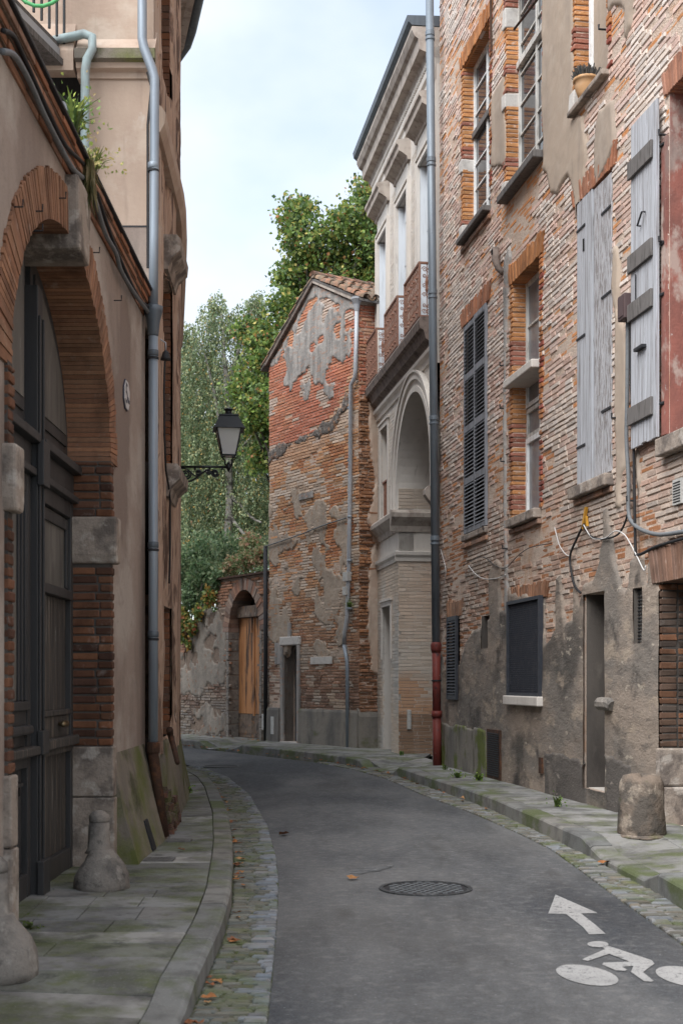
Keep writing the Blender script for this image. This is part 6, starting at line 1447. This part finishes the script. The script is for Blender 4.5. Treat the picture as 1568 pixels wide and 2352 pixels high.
def tile(s0,s1,r,rad,lift,cover):
    vs = []; n = 6
    for (s,k) in ((s0,1.0),(s1,.82)):
        c = Vector(WG.at(s,0,0)[:2]); c = Vector((c.x+RD.x*r,c.y+RD.y*r,gt2(s)+.085+lift+(.02 if k == 1 else 0)))
        for off in (0,-.016):
            for i in range(n+1):
                a = math.pi*i/n; rr = rad*k+off
                z = math.sin(a)*rr*(1 if cover else -1)+(0 if cover else rad*.6)
                vs.append((c.x+RD.x*math.cos(a)*rr, c.y+RD.y*math.cos(a)*rr, c.z+z))
    N_ = n+1; fs = []
    for i in range(n): fs += [(i,i+1,2*N_+i+1,2*N_+i),(N_+i+1,N_+i,3*N_+i,3*N_+i+1),(i,N_+i,N_+i+1,i+1),(2*N_+i,2*N_+i+1,3*N_+i+1,3*N_+i)]
    mm = MB(); mm.add(vs,fs,jitc(rnd.choice([(.30,.16,.105),(.34,.205,.14),(.19,.135,.1),(.25,.175,.12),(.36,.18,.115)]),.2)); mm.build('roof_tile', M['tile'], R3, smooth=True)
r_ = -.02; k = 0
while r_ < 2.9:
    s_ = -.30
    while s_ < sA-.02:
        tile(s_, min(s_+.44,sA+.03), r_+rnd.uniform(-.012,.012), .105, rnd.uniform(0,.015), True); tile(s_, min(s_+.44,sA+.03), r_+.12, .10, 0, False); s_ += .33
    s_ = sE+.22
    if k < 4:
        while s_ > sA+.05: tile(s_, max(s_-.44,sA-.02), r_, .105, rnd.uniform(0,.012), True); s_ -= .33
    r_ += .24; k += 1
r_ = -.1
while r_ < 2.9:
    m = MB(); a = roof_pt(sA,r_,.14); b = roof_pt(sA,r_+.42,.13); vs = []
    for c,k in ((a,1),(b,.85)):
        for i in range(7):
            t = math.pi*i/6; vs.append((c.x+GD.x*math.cos(t)*.12*k, c.y+GD.y*math.cos(t)*.12*k, c.z+math.sin(t)*.10*k))
    m.add(vs,[(i,i+1,8+i,7+i) for i in range(6)]+[tuple(range(7))],jitc((.46,.24,.16),.15)); m.build('ridge_tile', M['tile'], R3, smooth=True); r_ += .36
# verge board along the far slope
m = MB(); q = [(sA,hA-.03),(sE+.05,hE-.06),(sE+.05,hE+.05),(sA,hA+.06)]; m.wprism(WG,q,.0,.10); m.build('verge_board', M['cornice_dark'], R3)
m = MB(); q = [(sA,hA-.03),(0,hR-.05),(0,hR+.04),(sA,hA+.06)]; m.wprism(WG,q,.0,.09); m.build('verge_mortar', M['cornice_stone'], R3)
mb = MB(); p = [WG.at(s,0,-.3)[:2] for s in (0.05,GL-.05)]; q = [(x+RD.x*3.6,y+RD.y*3.6) for x,y in p]
mb.add([(*p[0],0),(*p[1],0),(*q[1],0),(*q[0],0),(*p[0],hw-.3),(*p[1],hw-.3),(*q[1],hw-.3),(*q[0],hw-.3)],[(3,2,1,0),(4,5,6,7),(0,1,5,4),(1,2,6,5),(2,3,7,6),(3,0,4,7)]); mb.build('house_body', M['plaster_pink'], R3)

# ================================================================== garden wall with the arched gate
P4 = Vector(WG.at(GL+.02,0,-.06)[:2]); WQ = Wall(P4, P4+GD*9)
R4 = root('garden_wall', 'overgrown old brick garden wall with an arched gateway', 'wall', WQ.at(2,0,0))
g0, g1 = sorted((WQ.S(527), WQ.S(598))); gc = (g0+g1)/2; ga = (g1-g0)/2; gs, gb = 2.78, 1.02
sH = WQ.S(500); HT = 4.12
gt = lambda s: gs+gb*math.sqrt(max(0,1-((s-gc)/ga)**2)) if g0 < s < g1 else .1
xs = sorted(set([0,sH]+[gc-ga*math.cos(math.pi*i/20) for i in range(21)]))
m = MB()
top4 = lambda s: HT if s <= sH else max(2.6, 3.35-.10*(s-sH))
for a,b in zip(xs,xs[1:]):
    la, lb_ = (gt(a+1e-4), gt(b-1e-4)) if g0-1e-6 <= a and b <= g1+1e-6 else (.1,.1)
    m.add([WQ.at(a,la,0),WQ.at(b,lb_,0),WQ.at(b,HT,0),WQ.at(a,HT,0)],[(0,1,2,3)])
m.add([WQ.at(sH,.1,0),WQ.at(9,.1,0),WQ.at(9,2.6,0),WQ.at(sH,3.35,0)],[(0,1,2,3)])
for p,q in zip([(g0,.1)]+[(gc-ga*math.cos(math.pi*i/20),gt(min(max(gc-ga*math.cos(math.pi*i/20),g0+1e-4),g1-1e-4))) for i in range(21)]+[(g1,.1)], ([(gc-ga*math.cos(math.pi*i/20),gt(min(max(gc-ga*math.cos(math.pi*i/20),g0+1e-4),g1-1e-4))) for i in range(21)]+[(g1,.1)])):
    m.add([WQ.at(*p,0),WQ.at(*q,0),WQ.at(*q,-.5),WQ.at(*p,-.5)],[(0,1,2,3)])
m.add([WQ.at(0,HT,0),WQ.at(sH,HT,0),WQ.at(sH,HT,-.5),WQ.at(0,HT,-.5)],[(0,1,2,3)]); m.add([WQ.at(sH,HT,0),WQ.at(sH,3.3,0),WQ.at(sH,3.3,-.5),WQ.at(sH,HT,-.5)],[(0,1,2,3)])
m.add([WQ.at(sH,3.35,0),WQ.at(9,2.6,0),WQ.at(9,2.6,-.4),WQ.at(sH,3.35,-.4)],[(0,1,2,3)])
m.build('wall', M['mortar_dark'], R4)
plq = [WQ.polar(q) for q in ([(404,1500),(430,1490),(455,1440),(480,1400),(512,1395),(518,1500),(512,1560),(480,1580),(440,1600),(404,1590)],[(445,1630),(470,1622),(522,1624),(522,1690),(440,1690)])]
sheet('render_patch', WQ, plq, M['render_old'], R4, step=.04, cap=.12, rough=.3, nscale=2.4, d_out=.028, bbox=(0,9,.1,3.6), seed=9)
lk4 = grid_lookup(plq,0,9,0,5,st=.04,rough=.10,seed=9)
def col_q(s,h):
    if h > top4(s)-.03 or (g0-.02 < s < g1+.02 and h < gt(min(max(s,g0+.01),g1-.01))+.02): return None
    if math.hypot((s-gc)/(ga+.3),max(0,h-gs)/(gb+.3)) < 1 and h > gs-.05: return None
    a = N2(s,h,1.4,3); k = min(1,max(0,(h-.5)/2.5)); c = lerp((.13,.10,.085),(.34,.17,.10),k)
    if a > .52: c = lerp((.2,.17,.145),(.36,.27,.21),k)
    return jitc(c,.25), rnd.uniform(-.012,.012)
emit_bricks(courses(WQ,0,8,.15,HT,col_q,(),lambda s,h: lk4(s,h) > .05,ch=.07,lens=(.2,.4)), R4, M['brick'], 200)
tl = np.linspace(0,math.pi,30)
for a,b in zip(tl,tl[1:]):
    m = MB(); E = lambda t,e: (gc-(ga+e)*math.cos(t), gs+(gb+e)*math.sin(t)); m.hexa([WQ.at(*E(t,e),d) for d in (-.45,.03+rnd.uniform(-.01,.01)) for t,e in ((a+.006,-.004),(b-.006,-.004),(b-.006,.30+rnd.uniform(-.03,.02)),(a+.006,.28))], jitc(lerp((.26,.135,.09),(.3,.24,.2),rnd.random()),.25)); m.build('arch_brick', M['brick_clean'], R4)
for (x0,x1) in ((g0-.12,g0+.006),(g1-.006,g1+.12)):
    z = .1
    while z < gs-.1:
        hh = rnd.uniform(.22,.42); hh = min(hh,gs-z); part_box('jamb_stone', M['guard'], R4, WQ, x0,x1,z+.006,z+hh-.006,-.46,.035+rnd.uniform(-.008,.008), bevel=.015); z += hh
gate = part_box('gate', M['dark'], R4, WQ, g0,g1,.12,gs+gb*.98,-.55,-.50); gate.name = 'gate'
mid = gc-.05
for (a,b,nm) in ((g0+.03,mid-.012,'leaf'),(mid+.012,g1-.03,'leaf')):
    m = MB(); nn = 4
    for i in range(nn): m.wbox(WQ,a+(b-a)*i/nn+.004,a+(b-a)*(i+1)/nn-.004,.75,3.12,-.29,-.25)
    m.build('gate_leaf', M['orange_wood'], gate); m = MB(); m.wbox(WQ,a,b,.16,.74,-.29,-.245); m.wbox(WQ,a+.08,b-.08,.26,.64,-.245,-.23); m.build('kick_panel', M['worn_wood'], gate)
part_box('cover_strip', M['orange_wood'], gate, WQ, mid-.03,mid+.03,.7,3.1,-.25,-.22); part_box('gate_lintel', M['worn_wood'], gate, WQ, g0-.02,g1+.02,3.13,3.42,-.32,-.15, bevel=.02); part_box('hasp', M['orange_wood'], gate, WQ, mid+.04,mid+.10,2.75,3.2,-.25,-.19)
part_box('wall_coping', M['rust'], R4, WQ, -.02,sH+.05,HT+.002,HT+.05,-.5,.09)
pl_ = plate('meter_plate',606,611,1640,1676,'box_white',.03,.06,WQ,R4)
m = MB(); m.tube([WQ.at(.10,.12,.10),WQ.at(.10,4.75,.10)],.05,10); m.build('iron_post', M['iron'], R4, smooth=True)
# ================================================================== vegetation
def leaf_mesh(P, size, cols, name, mat, parent, down=0.0, seed=1, kind=None, aspect=.62):
    r = np.random.RandomState(seed); n = len(P)
    d = r.normal(size=(n,3)); d[:,2] -= down*1.5; d /= np.linalg.norm(d,axis=1)[:,None]
    u = r.normal(size=(n,3)); u -= d*(u*d).sum(1)[:,None]; u /= np.linalg.norm(u,axis=1)[:,None]
    nn = np.cross(d,u); L = size*r.uniform(.65,1.25,n)[:,None]; w = L*aspect*.5
    V = np.stack([P, P+d*L*.45+u*w+nn*L*.08, P+d*L, P+d*L*.45-u*w+nn*L*.08],1).reshape(-1,3)
    idx = np.arange(n*4).reshape(n,4).tolist()
    C = np.repeat(np.minimum(cols*r.uniform(.75,1.25,(n,1))*2.0,.8),4,0)
    return link_mesh(name, V, idx, mat, parent, cols=C, kind=kind)
def pick_cols(n, table, seed):
    r = np.random.RandomState(seed); w = np.array([t[1] for t in table],float); w /= w.sum(); k = r.choice(len(table),n,p=w)
    return np.array([t[0] for t in table])[k]
def limb(m, a, b, r0, r1, sag=.0, n=7, wob=.12):
    a = Vector(a); b = Vector(b); L = (b-a).length; pts = []
    for i in range(n):
        t = i/(n-1); p = a.lerp(b,t)+Vector((rnd.uniform(-wob,wob),rnd.uniform(-wob,wob),rnd.uniform(-wob,wob)))*L*.12*(1 if 0 < i < n-1 else 0); p.z -= sag*math.sin(math.pi*t)*L; pts.append(p)
    m.tube(pts,[r0+(r1-r0)*i/(n-1) for i in range(n)],7); return pts
# --- plane tree behind the gable house
PY = 38.0
pl = root('plane_tree','broad leafed plane tree with yellowing leaves behind the tiled gable roof','tree',(-.9,PY,0))
blobs = [(672,500,42),(700,545,55),(745,560,60),(690,610,50),(760,640,60),(800,520,55),(850,500,60),(835,580,60),(720,680,60),(690,730,50),(650,700,36),(640,780,50),(605,800,40),(590,860,50),(660,860,60),(620,920,55),(575,760,30),(660,950,60),(590,960,40),(780,720,80),(860,660,80),(900,560,90),(930,450,80),(960,620,110),(700,480,24),(845,440,36),(660,640,26),(560,900,30),(640,1030,60),(600,1060,40),(685,690,30)]
rs = np.random.RandomState(3); pts = []; sk_ = []
m = MB(); tp = limb(m,(-.9,PY,0),(-.6,PY,5.5),.28,.22,0,8); 
for (bx,by,rr) in blobs:
    c = pix(bx,by,PY+rs.uniform(-.7,.9)); R = rr*PY/F
    limb(m, tp[-1] if by < 800 else tp[-3], c, .09, .02, .03)
    for k in range(int(9+46*R*R)):
        o = rs.normal(size=3); o = o/np.linalg.norm(o)*R*rs.uniform(.25,1.0)**.6; o[1] *= 1.2; cc = np.array(c)+o; nl = rs.randint(26,56); q = rs.normal(size=(nl,3))*.17; q[:,2] *= .7; pts.append(cc+q)
        if k % 6 == 0: limb(m, c, Vector(cc.tolist()), .02,.006,0,4)
P = np.concatenate(pts); m.build('trunk', M['bark'], pl)
leaf_mesh(P,.125,pick_cols(len(P),[((.065,.11,.028),5),((.095,.14,.03),4),((.16,.18,.045),2.4),((.25,.21,.06),.8),((.25,.11,.045),.5),((.03,.055,.018),3)],1),'crown',M['leaf'],pl,down=.5,seed=2,aspect=.85)
# --- weeping birch in the garden
BY = 40.0
bt = root('birch_tree','tall weeping birch with fine hanging foliage behind the garden wall','tree',((524-CX)/F*BY,BY,0))
bl_ = [(495,730,48),(460,780,45),(540,740,40),(585,715,40),(600,760,40),(430,830,40),(500,830,60),(560,840,50),(440,920,60),(510,930,70),(575,930,55),(620,900,50),(430,1020,55),(480,1030,60),(550,1030,65),(600,1030,50),(440,1120,60),(500,1130,60),(570,1130,60),(620,1150,50),(440,1220,60),(500,1230,50),(560,1230,50),(610,1230,50),(380,900,70),(370,1050,80),(660,1100,80),(650,1000,60),(500,690,22),(590,690,24),(420,760,24)]
pts = []; m = MB(); rs = np.random.RandomState(8)
t0 = pix(526,1300,BY); tr = limb(m,(t0.x,BY,0),pix(520,900,BY),.17,.10,0,10,.06); tr2 = limb(m,tr[-1],pix(508,720,BY),.10,.02,0,7); limb(m,tr[-1],pix(585,700,BY),.08,.02,-.1,7); limb(m,tr[-3],pix(460,790,BY),.07,.02,-.1,7)
for (a,b) in (((526,1130),(600,1200)),((526,1180),(600,1260)),((524,1110),(470,1080)),((522,1050),(580,1000)),((526,1230),(590,1235))): limb(m,pix(*a,BY),pix(*b,BY-.5),.055,.03,.08,7)
m2 = MB()
for (bx,by,rr) in bl_:
    R = rr*BY/F
    for k in range(int(20+95*R)):
        o = rs.normal(size=3); o = o/np.linalg.norm(o)*R*rs.uniform(.1,1)**.5; o[1] *= 1.6; c = np.array(pix(bx,by,BY+.3))+o
        ln = rs.uniform(.35,1.25); n = int(ln/.034); t = np.linspace(0,1,n)[:,None]; dirx = rs.normal(size=2)*.22
        st = c+np.concatenate([t*dirx[0],t*dirx[1],-t*ln+.12*np.sin(t*3)],1); pts.append(st+rs.normal(size=st.shape)*.035)
        if k % 5 == 0: m2.tube([tuple(st[0]),tuple(st[n//2]),tuple(st[-1])],.005,3,False)
P = np.concatenate(pts); m.build('trunk', M['birch_bark'], bt); m2.build('twigs', M['bark'], bt)
leaf_mesh(P,.085,pick_cols(len(P),[((.10,.14,.075),5),((.16,.19,.105),4.5),((.23,.23,.12),1.8),((.32,.21,.07),.4),((.06,.085,.045),2.5)],4),'crown',M['leaf'],bt,down=1.2,seed=5,aspect=.6)
# --- darker trees deeper in the garden
for (px_,y_,lab,sd,blb) in ((470,47,'dark broad tree in the garden depth behind the birch',21,[(420,900,110),(500,980,120),(580,940,110),(440,1100,120),(560,1120,120),(500,1240,110),(620,1240,100),(400,1260,110),(330,1000,120),(520,1340,90)]),):
    tr_ = root('garden_tree',lab,'tree',((px_-CX)/F*y_,y_,0)); m = MB(); tp = limb(m,((px_-CX)/F*y_,y_,0),((px_-CX)/F*y_,y_,5),.25,.16); rs = np.random.RandomState(sd); pts = []
    for (bx,by,rr) in blb:
        c = pix(bx,by,y_); R = rr*y_/F; limb(m,tp[-2],c,.08,.02)
        for k in range(int(60*R*R)):
            o = rs.normal(size=3); o = o/np.linalg.norm(o)*R*rs.uniform(.2,1)**.5; pts.append(np.array(c)+o+rs.normal(size=(22,3))*.22)
    P = np.concatenate(pts); m.build('trunk',M['bark'],tr_)
    leaf_mesh(P,.17,pick_cols(len(P),[((.05,.08,.03),5),((.08,.11,.035),4),((.16,.14,.05),1),((.2,.1,.05),.3)],6),'crown',M['leaf'],tr_,down=.6,seed=7)
# --- ivy and shrubs over the garden wall
iv = root('ivy','ivy and climbing leaves tumbling over the old garden wall','ivy',WQ.at(4.5,2.0,.1)); rs = np.random.RandomState(12); pts = []; cl_ = []
for (bx,by,rr,d,lv,tone) in ((425,1300,45,-.2,900,0),(465,1320,42,-.1,900,0),(440,1370,38,.1,800,0),(422,1420,30,.15,600,1),(440,1440,20,.14,250,1),(418,1460,16,.14,160,1),(432,1478,12,.13,80,1),(480,1370,26,.12,420,1),(500,1330,24,.0,350,0),(455,1405,20,.14,240,1),(530,1300,26,-.25,350,2),(565,1285,26,-.3,350,2),(595,1275,22,-.3,260,2),(400,1380,60,.1,700,0),(470,1260,50,-.6,700,0),(520,1255,40,-.6,500,0),(575,1250,36,-.7,420,2),(398,1290,50,-.3,700,0)):
    s_,h_ = WQ.sh(bx,by,d); c = np.array(WQ.at(s_,h_,d)); R = rr*c[1]/F; o = rs.normal(size=(lv,3)); o = o/np.linalg.norm(o,axis=1)[:,None]*R*(rs.uniform(0,1,(lv,1))**.45)
    # flatten against the wall
    nrm = np.array([WQ.n.x,WQ.n.y,0]); o -= nrm*(o@nrm)[:,None]*(.65 if d > .05 else .2); pts.append(c+o)
    tb = [[((.05,.085,.04),4),((.09,.13,.06),3),((.14,.16,.09),1)],[((.06,.1,.03),3),((.14,.16,.04),3),((.24,.15,.04),2),((.25,.08,.04),.8)],[((.2,.16,.09),3),((.09,.12,.05),3),((.26,.15,.1),1)]][tone]
    cl_.append(pick_cols(lv,tb,int(bx)))
leaf_mesh(np.concatenate(pts),.105,np.concatenate(cl_),'foliage',M['leaf'],iv,down=.8,seed=9,aspect=.8)
m = MB()
for (a,b) in (((440,1500),(445,1380)),((425,1520),(430,1400)),((470,1440),(465,1340))): 
    s0,h0 = WQ.sh(*a,.05); s1,h1 = WQ.sh(*b,.05); limb(m,WQ.at(s0,h0,.04),WQ.at(s1,h1,.05),.012,.02,0,7,.4)
m.build('stem',M['bark'],iv)
# --- small weeds
def weed(base, n, ht, spread, table, label, name='weed', blade=.012, leafy=0, seed=0):
    r = np.random.RandomState(seed); rt = root(name,label,'plant',base); m = MB(); b = Vector(base)
    for i in range(n):
        a = r.uniform(0,6.28); h = ht*r.uniform(.5,1.1); s = spread*r.uniform(.2,1); c = jitc(table[r.randint(len(table))],.2); p0 = b+Vector((r.uniform(-.03,.03),r.uniform(-.03,.03),0)); dx,dy = math.cos(a)*s, math.sin(a)*s
        q = Vector((-math.sin(a),math.cos(a),0))*blade; p1 = p0+Vector((dx*.4,dy*.4,h*.75)); p2 = p0+Vector((dx,dy,h*(1 if h > 0 else 1.2)))
        m.add([p0-q*.6,p0+q*.6,p1+q,p1-q,p2],[(0,1,2,3),(3,2,4)],c)
    m.build('blades',M['leaf'],rt)
    if leafy:
        P = np.array([[b.x+r.normal()*spread*.45,b.y+r.normal()*spread*.45,b.z+abs(r.normal())*abs(ht)*.6] for _ in range(leafy)]); leaf_mesh(P,.035,pick_cols(leafy,[(t,1) for t in table],seed),'leaves',M['leaf'],rt,seed=seed)
    return rt
G = [(.09,.16,.03),(.14,.2,.04),(.07,.11,.03)]
weed(gp(1278,1852,.155),9,.13,.14,G,'small green weed growing at the foot of the stained plaster wall',seed=1,blade=.016,leafy=26)
weed(gp(1100,1792,.155),30,.09,.12,G,'low weed tuft against the mossy base beside the cellar grille',seed=2,leafy=50); weed(gp(1050,1786,.155),30,.08,.14,G,'low weeds and litter between the red pipe and cellar grille',seed=3,leafy=60); weed(gp(1022,1768,.155),16,.10,.10,G,'grass blades sprouting right beside the red cast iron pipe',seed=4)
weed(gp(922,1735,.155),12,.09,.05,G,'tiny weed at the corner of the mansion arch',seed=5); weed(gp(432,1822,.12),36,.09,.10,G,'green weeds at the mossy sloping foot of the corner building',seed=6,leafy=70)
weed(gp(60,2140,.10),30,.05,.10,[(.10,.13,.04),(.07,.1,.03)],'mossy weeds in the joint before the dark carriage door',seed=12,leafy=60)
b_ = WL.at(8.5,5.11,.05); weed(b_,90,.22,.22,G+[(.2,.24,.05)],'leafy weeds sprouting from the brick cornice over the arch','cornice_plant',.010,150,7)
b_ = WL.at(8.85,5.08,.09); weed(b_,110,-.30,.10,[(.20,.17,.07),(.12,.13,.05),(.26,.2,.1)],'dry drooping grass hanging off the brick cornice','cornice_plant',.009,40,8)
b_ = WL.at(9.1,5.10,.08); weed(b_,50,.14,.20,[(.24,.2,.07),(.14,.17,.05)],'wiry yellow stonecrop on the cornice edge','cornice_plant',.006,90,9)
s_,h_ = WG.sh(803,1395,.1); weed(Vector(WG.at(s_,h_,.1)),26,.12,.10,G,'tuft of green growing behind the gable house downpipe','pipe_weed',.014,60,10)
# --- fallen leaves
LV = []
for k in range(5):
    r = random.Random(k); me = bpy.data.meshes.new('fallen_leaf'); n = 9; vs = [(0,0,.006)]
    for i in range(n):
        a = 2*math.pi*i/n; q = .045*(1+.35*math.cos(a*3+k)+r.uniform(-.15,.15)); vs.append((q*math.cos(a),q*math.sin(a)*.7,.004+r.uniform(0,.022)))
    me.from_pydata(vs,[],[(0,i+1,(i+1)%n+1) for i in range(n)]); c = me.color_attributes.new('Col','FLOAT_COLOR','POINT'); col = jitc([(.34,.14,.05),(.26,.10,.045),(.4,.2,.08),(.2,.09,.05),(.42,.24,.11)][k],.1)
    c.data.foreach_set('color',np.tile([*col,1],len(vs)).astype(np.float32)); me.materials.append(M['dry_leaf']); LV.append(me)
def drop_leaf(x,y,z,label,group,sc=1.0):
    o = bpy.data.objects.new('fallen_leaf',LV[rnd.randrange(5)]); COL.objects.link(o); o.location = (x,y,z); o.rotation_euler = (rnd.uniform(-.25,.25),rnd.uniform(-.25,.25),rnd.uniform(0,6.28)); q = sc*rnd.uniform(.6,1.15); o.scale = (q,q,q); tag(o,label,'leaf',group)
for i in range(46):
    t = pLK.t_of_y(5.2+16*rnd.random()**1.3); p = pLK.at(t); n_ = pLK.nrm(t); u = rnd.uniform(.025,.10); drop_leaf(p[0]+n_[0]*u,p[1]+n_[1]*u,.016,'dry brown leaf lying in the cobbled gutter against the left kerb','leaves in the left gutter',.8)
for i in range(60):
    t = pRK.t_of_y(15+17*rnd.random()**.6); p = pRK.at(t); n_ = -pRK.nrm(t); u = rnd.uniform(.02,.12); drop_leaf(p[0]+n_[0]*u,p[1]+n_[1]*u,.016,'dry brown leaf lying along the foot of the right kerb','leaves along the right kerb',.9)
for i in range(26):
    s_ = rnd.uniform(0,5.5); p = WQ.at(s_,0,rnd.uniform(.08,.4)); drop_leaf(p[0],p[1],.15,'dry brown leaf on the pavement before the garden wall','leaves before the garden wall',.9)
for (px_,py_,z,lab) in ((810,2020,.015,'single orange leaf on the asphalt by the worn patch'),(415,1953,.135,'single tan leaf on the left pavement between the drain grates'),(1385,1984,.02,'curled orange leaf in the gutter at the dropped kerb'),(653,1918,.012,'small dark leaf on bare asphalt near the cobbled gutter edge')):
    g = gp(px_,py_,z); drop_leaf(g.x,g.y,z+.004,lab,None,1.3)
